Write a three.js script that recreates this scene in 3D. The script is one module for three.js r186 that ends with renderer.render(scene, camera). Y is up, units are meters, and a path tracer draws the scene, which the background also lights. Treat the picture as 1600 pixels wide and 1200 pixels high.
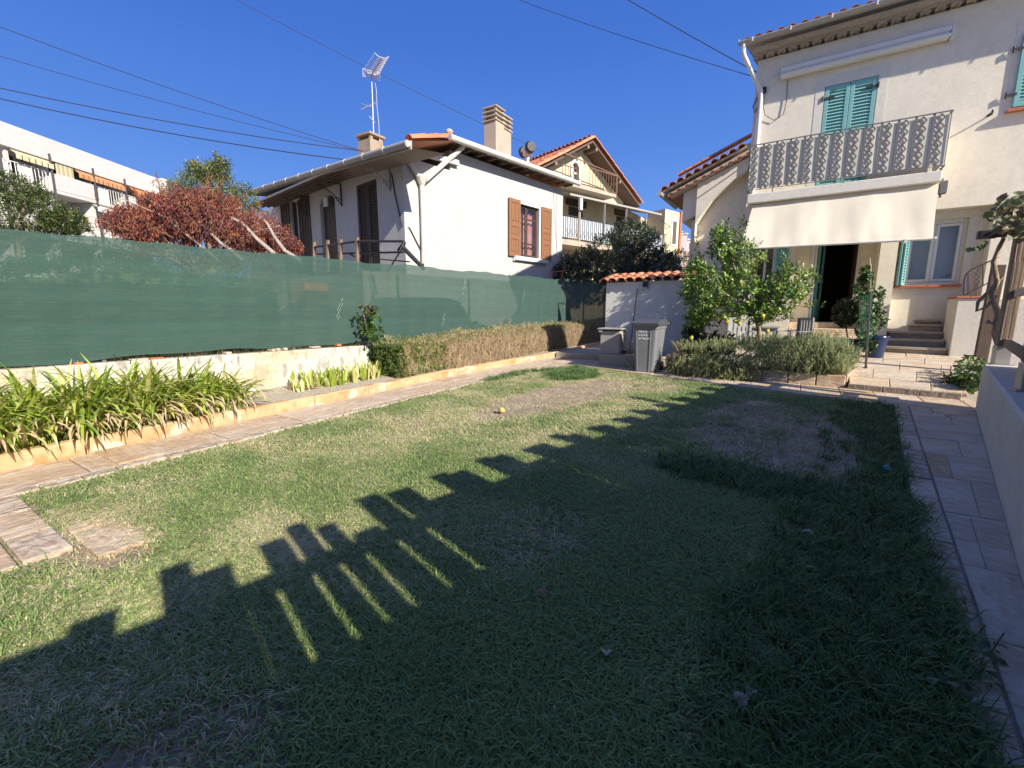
import * as THREE from 'three';
import { mergeGeometries } from 'three/addons/utils/BufferGeometryUtils.js';
import { FontLoader } from 'three/addons/loaders/FontLoader.js';

// ---------------------------------------------------------------- camera, sky, sun
const F = 690, CX = 800, CY = 600, EYE = 1.4, HZ = 487;
const PITCH = Math.atan((CY - HZ) / F), YAW = THREE.MathUtils.degToRad(32.7);
const scene = new THREE.Scene();
const camera = new THREE.PerspectiveCamera(2 * THREE.MathUtils.radToDeg(Math.atan(CY / F)), 4 / 3, 0.05, 3000);
camera.rotation.order = 'YXZ';
camera.position.set(0, EYE, 0);
camera.rotation.set(-PITCH, YAW, 0);
camera.updateMatrixWorld();
const renderer = new THREE.WebGLRenderer({ antialias: true });
renderer.setSize(1024, 768);
renderer.toneMapping = THREE.LinearToneMapping;
renderer.toneMappingExposure = 1.65;
renderer.shadowMap.enabled = true;

const SUN_EL = THREE.MathUtils.degToRad(30), SUN_AZ = THREE.MathUtils.degToRad(73);
const SUN = new THREE.Vector3(Math.sin(SUN_AZ) * Math.cos(SUN_EL), Math.sin(SUN_EL), Math.cos(SUN_AZ) * Math.cos(SUN_EL));
const sun = new THREE.DirectionalLight(new THREE.Color().setRGB(1.0, 0.92, 0.80), 5.0);
sun.position.copy(SUN).multiplyScalar(60);
sun.castShadow = true;
sun.shadow.radius = 1;
Object.assign(sun.shadow.camera, { left: -45, right: 45, top: 45, bottom: -45, near: 1, far: 160 });
scene.add(sun);

{ // clear late-autumn sky: deep blue overhead, paler towards the horizon, brighter haze round the sun
  const w = 1024, h = 512, d = new Float32Array(w * h * 4);
  const stops = [[0, .33, .52, .90], [4, .25, .45, .90], [10, .15, .345, .87], [18, .092, .25, .78], [28, .055, .178, .66], [40, .043, .145, .57], [60, .036, .12, .48], [90, .033, .11, .44]];
  const v = new THREE.Vector3();
  for (let j = 0; j < h; j++) for (let i = 0; i < w; i++) {
    const el = ((j + .5) / h - .5) * Math.PI, th = ((i + .5) / w - .5) * 2 * Math.PI;
    v.set(Math.cos(el) * Math.cos(th), Math.sin(el), Math.cos(el) * Math.sin(th));
    const e = Math.max(0, el * 180 / Math.PI);
    let k = 0; while (k < stops.length - 2 && stops[k + 1][0] < e) k++;
    const a = stops[k], b = stops[k + 1], t = Math.min(1, (e - a[0]) / (b[0] - a[0]));
    const ang = Math.acos(Math.min(1, v.dot(SUN))) * 180 / Math.PI;
    const glow = 1.1 * Math.exp(-ang / 9) + .16 * Math.exp(-ang / 24);
    const o = (j * w + i) * 4;
    for (let c = 0; c < 3; c++) d[o + c] = (a[c + 1] + (b[c + 1] - a[c + 1]) * t) * .6 * [1.1, 1.045, 1.0][c] + glow * [1.0, .95, .86][c];
    d[o + 3] = 1;
  }
  const sky = new THREE.DataTexture(d, w, h, THREE.RGBAFormat, THREE.FloatType);
  sky.mapping = THREE.EquirectangularReflectionMapping;
  sky.magFilter = sky.minFilter = THREE.LinearFilter;
  sky.wrapS = THREE.RepeatWrapping;
  sky.needsUpdate = true;
  scene.background = sky;
  scene.environment = sky;
}

// ---------------------------------------------------------------- helpers
let seed = 12345;
const rnd = () => { seed = (seed + 0x6D2B79F5) | 0; let t = Math.imul(seed ^ (seed >>> 15), 1 | seed); t = (t + Math.imul(t ^ (t >>> 7), 61 | t)) ^ t; return ((t ^ (t >>> 14)) >>> 0) / 4294967296; };
const rr = (a, b) => a + (b - a) * rnd();
const reseed = n => { seed = n * 7919 + 17; };
const V = (x, y, z) => new THREE.Vector3(x, y, z);
const clamp = (x, a = 0, b = 1) => Math.min(b, Math.max(a, x));
const lerp = (a, b, t) => a + (b - a) * t;
const sstep = (a, b, x) => { const t = clamp((x - a) / (b - a)); return t * t * (3 - 2 * t); };
const gy = z => (z < 0 ? -.017 * z : 0);             // the plot rises gently towards the house

// sight lines of the survey: where a bearing (in the 1600 x 1200 grid of the photograph) meets a known plane of the place
const AX = { f: V(0, 0, -1).applyEuler(camera.rotation), r: V(1, 0, 0).applyEuler(camera.rotation), u: V(0, 1, 0).applyEuler(camera.rotation) };
const ray = (x, y) => AX.f.clone().addScaledVector(AX.r, (x - CX) / F).addScaledVector(AX.u, (CY - y) / F);
const ZP = (x, y, z) => { const d = ray(x, y); return d.multiplyScalar(z / d.z).add(camera.position); };
const XP = (x, y, X) => { const d = ray(x, y); return d.multiplyScalar(X / d.x).add(camera.position); };
const GP = (x, y, h = 0) => { const d = ray(x, y); return d.clone().multiplyScalar((h - EYE) / (d.y + .017 * d.z)).add(camera.position); };
const DP = (x, y, D) => ray(x, y).multiplyScalar(D).add(camera.position);

// geometry
function clean(g) {
  let o = g.index ? g.toNonIndexed() : g.clone();
  for (const k of Object.keys(o.attributes)) if (!['position', 'normal', 'uv'].includes(k)) o.deleteAttribute(k);
  if (!o.attributes.normal) o.computeVertexNormals();
  if (!g.userData.keepUV || !o.attributes.uv) boxUV(o);
  o.morphAttributes = {}; o.clearGroups();
  return o;
}
function boxUV(g) {
  const p = g.attributes.position, n = g.attributes.normal, uv = new Float32Array(p.count * 2);
  const A = V(), B = V(), C = V(), N = V();
  for (let i = 0; i < p.count; i += 3) {
    A.fromBufferAttribute(p, i); B.fromBufferAttribute(p, i + 1); C.fromBufferAttribute(p, i + 2);
    N.copy(B).sub(A).cross(C.clone().sub(A));
    const ax = Math.abs(N.x), ay = Math.abs(N.y), az = Math.abs(N.z);
    [A, B, C].forEach((q, k) => {
      let u, v;
      if (ay > ax && ay > az) { u = q.x; v = q.z; } else if (ax > az) { u = q.z; v = q.y; } else { u = q.x; v = q.y; }
      uv[(i + k) * 2] = u; uv[(i + k) * 2 + 1] = v;
    });
  }
  g.setAttribute('uv', new THREE.BufferAttribute(uv, 2));
}
const merged = list => { const l = (Array.isArray(list) ? list.flat(4) : [list]).map(clean); return l.length === 1 ? l[0] : mergeGeometries(l); };
const taken = new Map();
const NAME = n => { const k = taken.get(n) || 0; taken.set(n, k + 1); return k ? `${n}_${String(k).padStart(3, '0')}` : n; };
// a mesh; without a parent it is a thing of its own
function mesh(name, geos, mat, parent, extra) {
  const m = new THREE.Mesh(merged(geos), mat);
  m.castShadow = m.receiveShadow = true;
  if (parent) { m.name = name; parent.add(m); } else { m.name = NAME(name); scene.add(m); }
  if (extra) Object.assign(m.userData, extra);
  return m;
}
const struct = (name, geos, mat) => mesh(name, geos, mat, null, { kind: 'structure' });
function thing(name, label, category, group) {
  const g = new THREE.Group(); g.name = NAME(name); g.userData = { label, category };
  if (group) g.userData.group = group;
  scene.add(g); return g;
}
// set the origin of a finished thing at its base
function based(t) {
  t.updateMatrixWorld(true);
  const b = new THREE.Box3().setFromObject(t);
  const c = V((b.min.x + b.max.x) / 2, b.min.y, (b.min.z + b.max.z) / 2);
  if (t.isMesh) t.geometry.translate(-c.x, -c.y, -c.z); else for (const k of t.children) k.position.sub(c);
  t.position.add(c); return t;
}
function instanced(name, geo, mat, list, parent, extra) { // list of {m: Matrix4, c: Color}
  const g = clean(geo);
  const im = new THREE.InstancedMesh(g, mat, list.length);
  list.forEach((e, i) => { im.setMatrixAt(i, e.m); if (e.c) im.setColorAt(i, e.c); });
  im.castShadow = im.receiveShadow = true;
  im.userData = Object.assign({ kind: 'stuff' }, extra || {});
  if (parent) { im.name = name; parent.add(im); } else { im.name = NAME(name); scene.add(im); }
  return im;
}
function box(x0, x1, y0, y1, z0, z1, b = 0) {
  const w = Math.abs(x1 - x0), h = Math.abs(y1 - y0), d = Math.abs(z1 - z0);
  const g = b > 0 ? chamfer(w, h, d, Math.min(b, w * .4, h * .4, d * .4)) : new THREE.BoxGeometry(w, h, d);
  return g.translate((x0 + x1) / 2, (y0 + y1) / 2, (z0 + z1) / 2);
}
function chamfer(w, h, d, b) { // box with bevelled edges: 44 triangles
  const X = w / 2, Y = h / 2, Z = d / 2, pos = [];
  const P = (sx, sy, sz, ax) => [sx * (ax === 0 ? X : X - b), sy * (ax === 1 ? Y : Y - b), sz * (ax === 2 ? Z : Z - b)];
  const quad = (a, b2, c, e) => { const A = V(...a), B = V(...b2), C = V(...c); const n = B.clone().sub(A).cross(C.clone().sub(A)); const m = A.clone().add(C); if (n.dot(m) < 0) pos.push(...a, ...c, ...b2, ...a, ...e, ...c); else pos.push(...a, ...b2, ...c, ...a, ...c, ...e); };
  const tri = (a, b2, c) => { const A = V(...a), B = V(...b2), C = V(...c); const n = B.clone().sub(A).cross(C.clone().sub(A)); if (n.dot(A) < 0) pos.push(...a, ...c, ...b2); else pos.push(...a, ...b2, ...c); };
  for (const s of [-1, 1]) {
    quad(P(s, -1, -1, 0), P(s, 1, -1, 0), P(s, 1, 1, 0), P(s, -1, 1, 0));
    quad(P(-1, s, -1, 1), P(1, s, -1, 1), P(1, s, 1, 1), P(-1, s, 1, 1));
    quad(P(-1, -1, s, 2), P(1, -1, s, 2), P(1, 1, s, 2), P(-1, 1, s, 2));
    for (const t of [-1, 1]) {
      quad(P(s, t, -1, 0), P(s, t, 1, 0), P(s, t, 1, 1), P(s, t, -1, 1));
      quad(P(s, -1, t, 0), P(s, 1, t, 0), P(s, 1, t, 2), P(s, -1, t, 2));
      quad(P(-1, s, t, 1), P(1, s, t, 1), P(1, s, t, 2), P(-1, s, t, 2));
      for (const q of [-1, 1]) tri(P(s, t, q, 0), P(s, t, q, 1), P(s, t, q, 2));
    }
  }
  const g = new THREE.BufferGeometry();
  g.setAttribute('position', new THREE.Float32BufferAttribute(pos, 3)); g.computeVertexNormals(); return g;
}
function tube(pts, r0, r1 = r0, n = 6, cap = true) { // tapered tube along points; r0 may be a list of radii
  const pos = [], nor = [], rings = [];
  let up = V(0, 1, 0);
  for (let i = 0; i < pts.length; i++) {
    const t = pts[Math.min(i + 1, pts.length - 1)].clone().sub(pts[Math.max(i - 1, 0)]).normalize();
    if (Math.abs(t.dot(up)) > .95) up = Math.abs(t.x) < .8 ? V(1, 0, 0) : V(0, 0, 1);
    const a = up.clone().cross(t).normalize(), b = t.clone().cross(a).normalize(); up = b.clone();
    const r = Array.isArray(r0) ? r0[i] : lerp(r0, r1, i / Math.max(1, pts.length - 1)), ring = [];
    for (let k = 0; k < n; k++) { const w = k / n * Math.PI * 2; const d = a.clone().multiplyScalar(Math.cos(w)).addScaledVector(b, Math.sin(w)); ring.push([pts[i].clone().addScaledVector(d, r), d]); }
    rings.push(ring);
  }
  const put = (q) => { pos.push(q[0].x, q[0].y, q[0].z); nor.push(q[1].x, q[1].y, q[1].z); };
  for (let i = 0; i + 1 < rings.length; i++) for (let k = 0; k < n; k++) {
    const A = rings[i][k], B = rings[i][(k + 1) % n], C = rings[i + 1][(k + 1) % n], D = rings[i + 1][k];
    put(A); put(B); put(C); put(A); put(C); put(D);
  }
  if (cap) for (const [ring, c, s] of [[rings[0], pts[0], -1], [rings.at(-1), pts.at(-1), 1]]) {
    const t = (s > 0 ? pts.at(-1).clone().sub(pts.at(-2)) : pts[0].clone().sub(pts[1])).normalize();
    for (let k = 0; k < n; k++) { const A = ring[k][0], B = ring[(k + 1) % n][0]; for (const q of s > 0 ? [c, A, B] : [c, B, A]) { pos.push(q.x, q.y, q.z); nor.push(t.x, t.y, t.z); } }
  }
  const g = new THREE.BufferGeometry();
  g.setAttribute('position', new THREE.Float32BufferAttribute(pos, 3)); g.setAttribute('normal', new THREE.Float32BufferAttribute(nor, 3)); return g;
}
const bar = (a, b, r, n = 6) => tube([a, b], r, r, n);
function beam(a, b, w, h, b0 = 0) { // rectangular bar from a to b
  const L = a.distanceTo(b), g = b0 ? chamfer(w, h, L, b0) : new THREE.BoxGeometry(w, h, L);
  const m = new THREE.Matrix4().lookAt(a, b, V(0, 1, 0)); if (Math.abs(b.clone().sub(a).normalize().y) > .99) m.lookAt(a, b, V(0, 0, 1));
  g.applyMatrix4(m); const c = a.clone().add(b).multiplyScalar(.5); return g.translate(c.x, c.y, c.z);
}
function quadGeo(a, b, c, d) { const nn = b.clone().sub(a).cross(c.clone().sub(a)); if (Math.abs(nn.y) > .7 * nn.length() && nn.y < 0) [b, d] = [d, b]; const g = new THREE.BufferGeometry(); g.setAttribute('position', new THREE.Float32BufferAttribute([a, b, c, a, c, d].flatMap(p => [p.x, p.y, p.z]), 3)); g.computeVertexNormals(); return g; }
function lathe(pts, n = 16) { return new THREE.LatheGeometry(pts.map(p => new THREE.Vector2(p[0], p[1])), n); }

// an upright plane of a facade: s runs left to right as seen from outside, n outwards
class Plane {
  constructor(x, z, dx, dz) { const l = Math.hypot(dx, dz); this.x = x; this.z = z; this.dx = dx / l; this.dz = dz / l; this.M = new THREE.Matrix4().makeBasis(V(this.dx, 0, this.dz), V(0, 1, 0), V(-this.dz, 0, this.dx)).setPosition(x, 0, z); }
  W(s, y, n = 0) { return V(s, y, n).applyMatrix4(this.M); }
  at(px, py, n = 0) { // surveyed point on the plane moved outwards by n
    const d = ray(px, py), N = V(-this.dz, 0, this.dx), o = this.W(0, 0, n);
    const p = d.multiplyScalar(o.sub(camera.position).dot(N) / d.dot(N)).add(camera.position);
    return [(p.x - this.x) * this.dx + (p.z - this.z) * this.dz, p.y];
  }
  box(s0, s1, y0, y1, n0, n1, b = 0) { return box(s0, s1, y0, y1, n0, n1, b).applyMatrix4(this.M); }
  prism(pts, n0, n1, holes = [], bev = 0) {
    const sh = new THREE.Shape(pts.map(p => new THREE.Vector2(p[0], p[1])));
    for (const h of holes) sh.holes.push(new THREE.Path(h.map(p => new THREE.Vector2(p[0], p[1]))));
    const g = new THREE.ExtrudeGeometry(sh, { depth: n1 - n0, bevelEnabled: bev > 0, bevelThickness: bev, bevelSize: bev, bevelOffset: -bev, bevelSegments: 1, curveSegments: 10 });
    return g.translate(0, 0, n0).applyMatrix4(this.M);
  }
  line(pts, r, n = 6) { return tube(pts.map(p => this.W(...p)), r, r, n); }
  beam(a, b, w, h, bev) { return beam(this.W(...a), this.W(...b), w, h, bev); }
}
const rect = (s0, s1, y0, y1) => [[s0, y0], [s1, y0], [s1, y1], [s0, y1]];
const archPts = (s0, s1, y0, ys, top, n = 10) => { const o = [[s0, y0], [s1, y0]]; for (let i = 0; i <= n; i++) { const a = i / n * Math.PI; o.push([(s0 + s1) / 2 + Math.cos(a) * (s1 - s0) / 2, ys + Math.sin(a) * (top - ys)]); } return o; };

// ---------------------------------------------------------------- textures and materials
function noiseTile(n, cells, oct, sd) { // periodic value noise, 0..1
  const out = new Float32Array(n * n); let amp = 1, tot = 0;
  for (let o = 0; o < oct; o++) {
    const c = cells << o; if (c > n / 2) break;
    let s = (sd * 1013 + o * 7907) >>> 0; const lat = new Float32Array(c * c);
    for (let i = 0; i < c * c; i++) { s = (Math.imul(s, 1664525) + 1013904223) >>> 0; lat[i] = ((s >>> 8) & 0xffff) / 65535; }
    for (let j = 0; j < n; j++) { const fy = j / n * c, y0 = Math.floor(fy), ty = fy - y0, sy = ty * ty * (3 - 2 * ty), r0 = (y0 % c) * c, r1 = ((y0 + 1) % c) * c;
      for (let i = 0; i < n; i++) { const fx = i / n * c, x0 = Math.floor(fx), tx = fx - x0, sx = tx * tx * (3 - 2 * tx), a = x0 % c, b = (x0 + 1) % c;
        const p = lat[r0 + a], q = lat[r0 + b], u = lat[r1 + a], w = lat[r1 + b];
        out[j * n + i] += amp * ((p + (q - p) * sx) * (1 - sy) + (u + (w - u) * sx) * sy); } }
    tot += amp; amp *= .55;
  }
  for (let i = 0; i < out.length; i++) out[i] = clamp((out[i] / tot - .5) * 1.5 + .5);
  return out;
}
const N1 = noiseTile(512, 4, 7, 1), N2 = noiseTile(512, 8, 6, 2), N3 = noiseTile(512, 32, 4, 3), N4 = noiseTile(512, 3, 3, 4);
const at = (N, i, j) => N[((Math.floor(j) % 512) + 512) % 512 * 512 + ((Math.floor(i) % 512) + 512) % 512];
const s8 = c => { c = clamp(c); return Math.round(255 * (c <= .0031308 ? c * 12.92 : 1.055 * Math.pow(c, 1 / 2.4) - .055)); };
function colorTex(n, metres, fn) {
  const d = new Uint8Array(n * n * 4);
  for (let j = 0; j < n; j++) for (let i = 0; i < n; i++) { const c = fn(i * 512 / n | 0, j * 512 / n | 0, i, j), o = (j * n + i) * 4; d[o] = s8(c[0]); d[o + 1] = s8(c[1]); d[o + 2] = s8(c[2]); d[o + 3] = 255; }
  const t = new THREE.DataTexture(d, n, n); t.colorSpace = THREE.SRGBColorSpace; t.wrapS = t.wrapT = THREE.RepeatWrapping; t.magFilter = THREE.LinearFilter; t.minFilter = THREE.LinearMipmapLinearFilter; t.generateMipmaps = true;
  const m = Array.isArray(metres) ? metres : [metres, metres]; t.repeat.set(1 / m[0], 1 / m[1]); t.needsUpdate = true; return t;
}
function grayTex(n, metres, fn) {
  const t = colorTex(n, metres, () => [0, 0, 0]); const d = t.image.data;
  for (let j = 0; j < n; j++) for (let i = 0; i < n; i++) { const v = Math.round(255 * clamp(fn(i * 512 / n | 0, j * 512 / n | 0, i, j))), o = (j * n + i) * 4; d[o] = d[o + 1] = d[o + 2] = v; }
  t.colorSpace = THREE.NoColorSpace; return t;
}
const mix3 = (a, b, t) => [lerp(a[0], b[0], t), lerp(a[1], b[1], t), lerp(a[2], b[2], t)];
const mul3 = (a, k) => [a[0] * k, a[1] * k, a[2] * k];
function mat(rgb, rough = .8, o = {}) { const M = o.physical ? THREE.MeshPhysicalMaterial : THREE.MeshStandardMaterial; delete o.physical; return new M({ color: Array.isArray(rgb) ? new THREE.Color().setRGB(...rgb) : rgb, roughness: rough, metalness: 0, side: THREE.DoubleSide, ...o }); }
const grain = grayTex(512, .5, (i, j) => .5 * at(N3, i, j) + .5 * at(N3, i * 3, j * 3));
const lumps = grayTex(512, 1.4, (i, j) => .6 * at(N1, i, j) + .4 * at(N3, i, j));
function surf(a, b, metres, rough, bumpTex, bump, o = {}) { // mottled surface between two tones
  return mat(0xffffff, rough, { map: colorTex(256, metres, (i, j) => { const t = at(N1, i, j) * .65 + at(N2, i * 2, j * 2) * .35; return mul3(mix3(a, b, t), .94 + .12 * at(N3, i, j)); }), bumpMap: bumpTex, bumpScale: bump, ...o });
}
const M = {};
M.cream = surf([.70, .635, .505], [.755, .69, .565], 2.6, .92, grain, .0025);
M.creamTrim = surf([.63, .585, .50], [.68, .64, .555], 2.0, .9, grain, .002);
M.white = surf([.445, .435, .415], [.50, .49, .47], 3.1, .92, grain, .005);
M.whitePaint = mat([.66, .655, .63], .45);
M.gardenWall = surf([.55, .50, .42], [.64, .59, .505], 1.3, .93, grain, .004);
M.shedWall = surf([.63, .605, .55], [.70, .675, .62], 1.3, .93, grain, .004);
M.lowWall = mat(0xffffff, .93, { map: colorTex(512, [3.2, 1.4], (i, j) => { // limewash worn in vertical runs and patches
  const run = at(N2, i * 5, j >> 2), st = sstep(.58, .8, at(N2, i * 3 + 90, (j >> 1) + 40)) * .75, oc = sstep(.62, .8, at(N4, i, j + 200)) * .5;
  let c = mix3([.46, .43, .365], [.56, .535, .475], run); c = mix3(c, [.27, .25, .21], st); c = mix3(c, [.50, .36, .18], oc); return mul3(c, .9 + .2 * at(N3, i, j)); }), bumpMap: lumps, bumpScale: .02 });
M.kerb = mat(0xffffff, .9, { map: colorTex(512, 2.3, (i, j) => { let c = mix3([.44, .255, .115], [.53, .385, .225], at(N1, i, j)); c = mix3(c, [.44, .20, .07], sstep(.6, .82, at(N2, i + 77, j)) * .8); c = mix3(c, [.62, .57, .47], sstep(.66, .82, at(N2, i, j + 190)) * .7); return mul3(c, .88 + .24 * at(N3, i, j)); }), bumpMap: lumps, bumpScale: .012 });
const stoneTex = (a, b, pale, sd) => colorTex(512, [1.5, 1.1], (i, j) => { // layered limestone: streaks, ochre veins, chalky skin
  const w = at(N1, i + sd, j) * 45, st = at(N1, i + w + sd * 3, j * 2 + w), ch = sstep(.5, .75, at(N1, i + sd * 2 + w, j * 2 + w * .7)) * .5 + sstep(.6, .75, at(N2, i * 2 + sd, j * 3 + w)) * .25;
  let c = mix3(a, b, st); c = mix3(c, pale, ch); c = mix3(c, [.33, .2, .11], sstep(.72, .9, at(N2, i * 2 + 50 + sd + w, j * 3)) * .4); return mul3(c, .88 + .24 * at(N3, i, j)); });
const stoneBump = grayTex(512, [1.5, 1.1], (i, j) => { const w = at(N1, i, j) * 60; return .45 * at(N2, i + w, j * 2 + w) + .35 * at(N1, i * 2, j * 2) + .2 * at(N3, i, j); });
M.slabs = [0, 140, 290].map((sd, k) => mat(0xffffff, .86, { map: stoneTex([[.48, .36, .24], [.50, .39, .265], [.45, .34, .235]][k], [[.43, .30, .19], [.53, .41, .27], [.49, .37, .255]][k], [.58, .49, .38], sd), bumpMap: stoneBump, bumpScale: .022 }));
M.slabsPale = [60, 210, 350].map((sd, k) => mat(0xffffff, .82, { map: stoneTex([[.50, .42, .325], [.53, .45, .35], [.47, .40, .315]][k], [[.45, .345, .23], [.50, .40, .28], [.46, .365, .265]][k], [.60, .53, .43], sd), bumpMap: stoneBump, bumpScale: .016 }));
M.slabOchre = mat(0xffffff, .85, { map: stoneTex([.42, .29, .17], [.48, .33, .19], [.55, .45, .33], 17), bumpMap: stoneBump, bumpScale: .015 });
M.border = mat(0xffffff, .9, { map: colorTex(256, .9, (i, j) => mul3(mix3([.49, .42, .33], [.38, .28, .20], sstep(.35, .8, at(N2, i * 2, j * 2))), .85 + .3 * at(N3, i, j))), bumpMap: stoneBump, bumpScale: .04 });
M.joint = surf([.34, .27, .195], [.44, .36, .27], .8, .97, grain, .005);
M.gravel = mat(0xffffff, .96, { map: colorTex(512, .9, (i, j) => mul3(mix3([.46, .39, .29], [.70, .62, .49], at(N3, i * 2, j * 2)), .8 + .35 * at(N3, i, j))), bumpMap: grain, bumpScale: .03 });
M.concrete = surf([.36, .305, .235], [.46, .40, .32], 1.5, .93, grain, .008);
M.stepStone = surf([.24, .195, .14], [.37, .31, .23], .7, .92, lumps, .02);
M.ground = surf([.30, .25, .19], [.38, .33, .26], 6, .97, lumps, .02);
M.asphalt = surf([.07, .07, .07], [.10, .10, .095], 4, .95, grain, .01);
const tileTex = (a, b, c0) => colorTex(256, .9, (i, j) => mul3(mix3(mix3(a, b, at(N1, i, j)), c0, sstep(.62, .85, at(N2, i * 2, j * 2)) * .6), .85 + .3 * at(N3, i, j)));
M.tiles = [[[.50, .175, .085], [.58, .235, .12], [.40, .25, .17]], [[.42, .14, .07], [.54, .20, .10], [.30, .19, .13]], [[.56, .215, .11], [.62, .28, .16], [.50, .33, .22]]].map(a => mat(0xffffff, .85, { map: tileTex(...a), bumpMap: grain, bumpScale: .004 }));
M.oldTile = mat(0xffffff, .9, { map: tileTex([.34, .15, .085], [.45, .23, .14], [.28, .22, .17]), bumpMap: grain, bumpScale: .005 });
M.genoise = surf([.42, .36, .29], [.50, .44, .35], 1, .92, grain, .004);
M.brick = surf([.40, .12, .055], [.48, .16, .08], .4, .8, grain, .003);
M.teal = mat([.19, .42, .395], .5);
M.green = mat([.07, .24, .16], .55);
const woodTex = (a, b, sc) => colorTex(256, sc, (i, j) => mul3(mix3(a, b, at(N2, i * 6, j >> 2)), .85 + .3 * at(N3, i * 3, j >> 1)));
const woodBump = grayTex(256, [.6, 2], (i, j) => at(N2, i * 6, j >> 2));
M.brown = mat(0xffffff, .62, { map: woodTex([.20, .088, .038], [.27, .125, .055], [.5, 1.5]), bumpMap: woodBump, bumpScale: .003 });
M.darkBrown = mat(0xffffff, .6, { map: woodTex([.042, .026, .02], [.065, .043, .034], [.5, 1.5]), bumpMap: woodBump, bumpScale: .003 });
M.postWood = mat(0xffffff, .85, { map: woodTex([.17, .115, .075], [.28, .205, .14], [.5, 1.6]), bumpMap: woodBump, bumpScale: .006 });
M.paleWood = mat(0xffffff, .85, { map: woodTex([.40, .33, .25], [.52, .45, .36], [.5, 1.6]), bumpMap: woodBump, bumpScale: .004 });
M.rafters = mat(0xffffff, .9, { map: woodTex([.09, .06, .045], [.14, .095, .07], [.5, 1.6]) });
M.zinc = mat([.36, .34, .31], .55, { bumpMap: lumps, bumpScale: .002 });
M.pvc = mat(0xffffff, .5, { map: colorTex(256, 1.2, (i, j) => mul3(mix3([.60, .565, .50], [.66, .63, .57], at(N1, i, j)), .96 + .06 * at(N3, i, j))) });
M.glass = new THREE.MeshPhysicalMaterial({ color: 0xffffff, roughness: .03, transmission: 1, thickness: 0, ior: 1.5, side: THREE.DoubleSide });
M.unlitRoom = mat([.10, .085, .07], .95);  // dark tone painted in for the gloom of unlit interiors
M.iron = mat([.055, .048, .05], .55, { metalness: .3 });
M.railGrey = mat([.15, .14, .135], .6);
M.rust = surf([.16, .085, .055], [.26, .15, .10], .4, .85, grain, .003);
M.galv = mat([.45, .44, .43], .4, { metalness: .6 });
M.cable = mat([.03, .03, .035], .7);
M.fabric = mat(0xffffff, .95, { map: colorTex(256, .5, (i, j) => mul3([.75, .68, .53], .955 + .06 * at(N2, i, j) + .03 * ((i + j) % 2))), bumpMap: grain, bumpScale: .001 });
M.fabric = new THREE.MeshPhysicalMaterial({ map: M.fabric.map, roughness: .95, side: THREE.DoubleSide, transmission: .22, thickness: 0 });
M.screen = mat([.66, .62, .50], .9);
M.net = mat(0xffffff, .9, { map: colorTex(1024, [1.9, .75], (i, j, I, J) => { // woven polyethylene: bands, threads, dust and a few bleached marks
  const band = noiseRow(J), th = .94 + .06 * ((J >> 1) % 2) + .05 * (at(N3, I * 2, J >> 2) - .5), dust = sstep(.5, .9, at(N2, i, j * 3)) * .3 + sstep(.62, .8, at(N3, i * 2, j * 5)) * .35;
  let c = mul3([.034, .080, .064], band * th); return mix3(c, [.10, .145, .12], dust * .4); }), transparent: true, opacity: .86 });
function noiseRow(J) { return .80 + .34 * at(N2, 37, J >> 1) * .6 + .30 * at(N3, 11, J); }
M.chain = mat([.42, .45, .43], .5, { metalness: .4 });
M.bark = mat(0xffffff, .95, { map: colorTex(256, [.4, 1.2], (i, j) => mul3(mix3([.22, .155, .10], [.40, .31, .22], at(N2, i * 3, j)), .75 + .5 * at(N3, i, j >> 1))), bumpMap: lumps, bumpScale: .02 });
M.paleBark = mat(0xffffff, .95, { map: colorTex(256, [.4, 1.2], (i, j) => mul3(mix3([.20, .16, .135], [.42, .36, .31], at(N2, i * 3, j)), .8 + .4 * at(N3, i, j >> 1))), bumpMap: lumps, bumpScale: .02 });
const leafMat = (tr = .35) => new THREE.MeshPhysicalMaterial({ color: 0xffffff, roughness: .62, side: THREE.DoubleSide, transmission: tr, thickness: 0 });
M.leaf = leafMat(.3); M.gloss = new THREE.MeshPhysicalMaterial({ color: 0xffffff, roughness: .38, side: THREE.DoubleSide, transmission: .25, thickness: 0 });
M.dry = mat(0xffffff, .95);
M.black = mat([.02, .02, .022], .5);
M.blueGlaze = mat([.018, .03, .085], .2);
M.binGrey = mat(0xffffff, .5, { map: colorTex(512, 1.4, (i, j) => { let c = mix3([.155, .165, .175], [.21, .22, .228], at(N2, i, j >> 3)); return mul3(c, .94 + .1 * at(N3, i, j)); }) });
M.binLid = mat([.075, .082, .095], .45);
M.meter = mat(0xffffff, .8, { map: colorTex(256, .7, (i, j) => mul3(mix3([.34, .315, .29], [.40, .375, .345], at(N1, i, j)), .93 + .12 * at(N3, i, j))) });

// ---------------------------------------------------------------- ground and garden floor
struct('ground', quadGeo(V(-1500, -.12, 60), V(1500, -.12, 60), V(1500, -.12, -2500), V(-1500, -.12, -2500)), M.ground);
struct('driveway', box(-12, -7.0, -.11, .02, -22, 4), M.asphalt);

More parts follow.
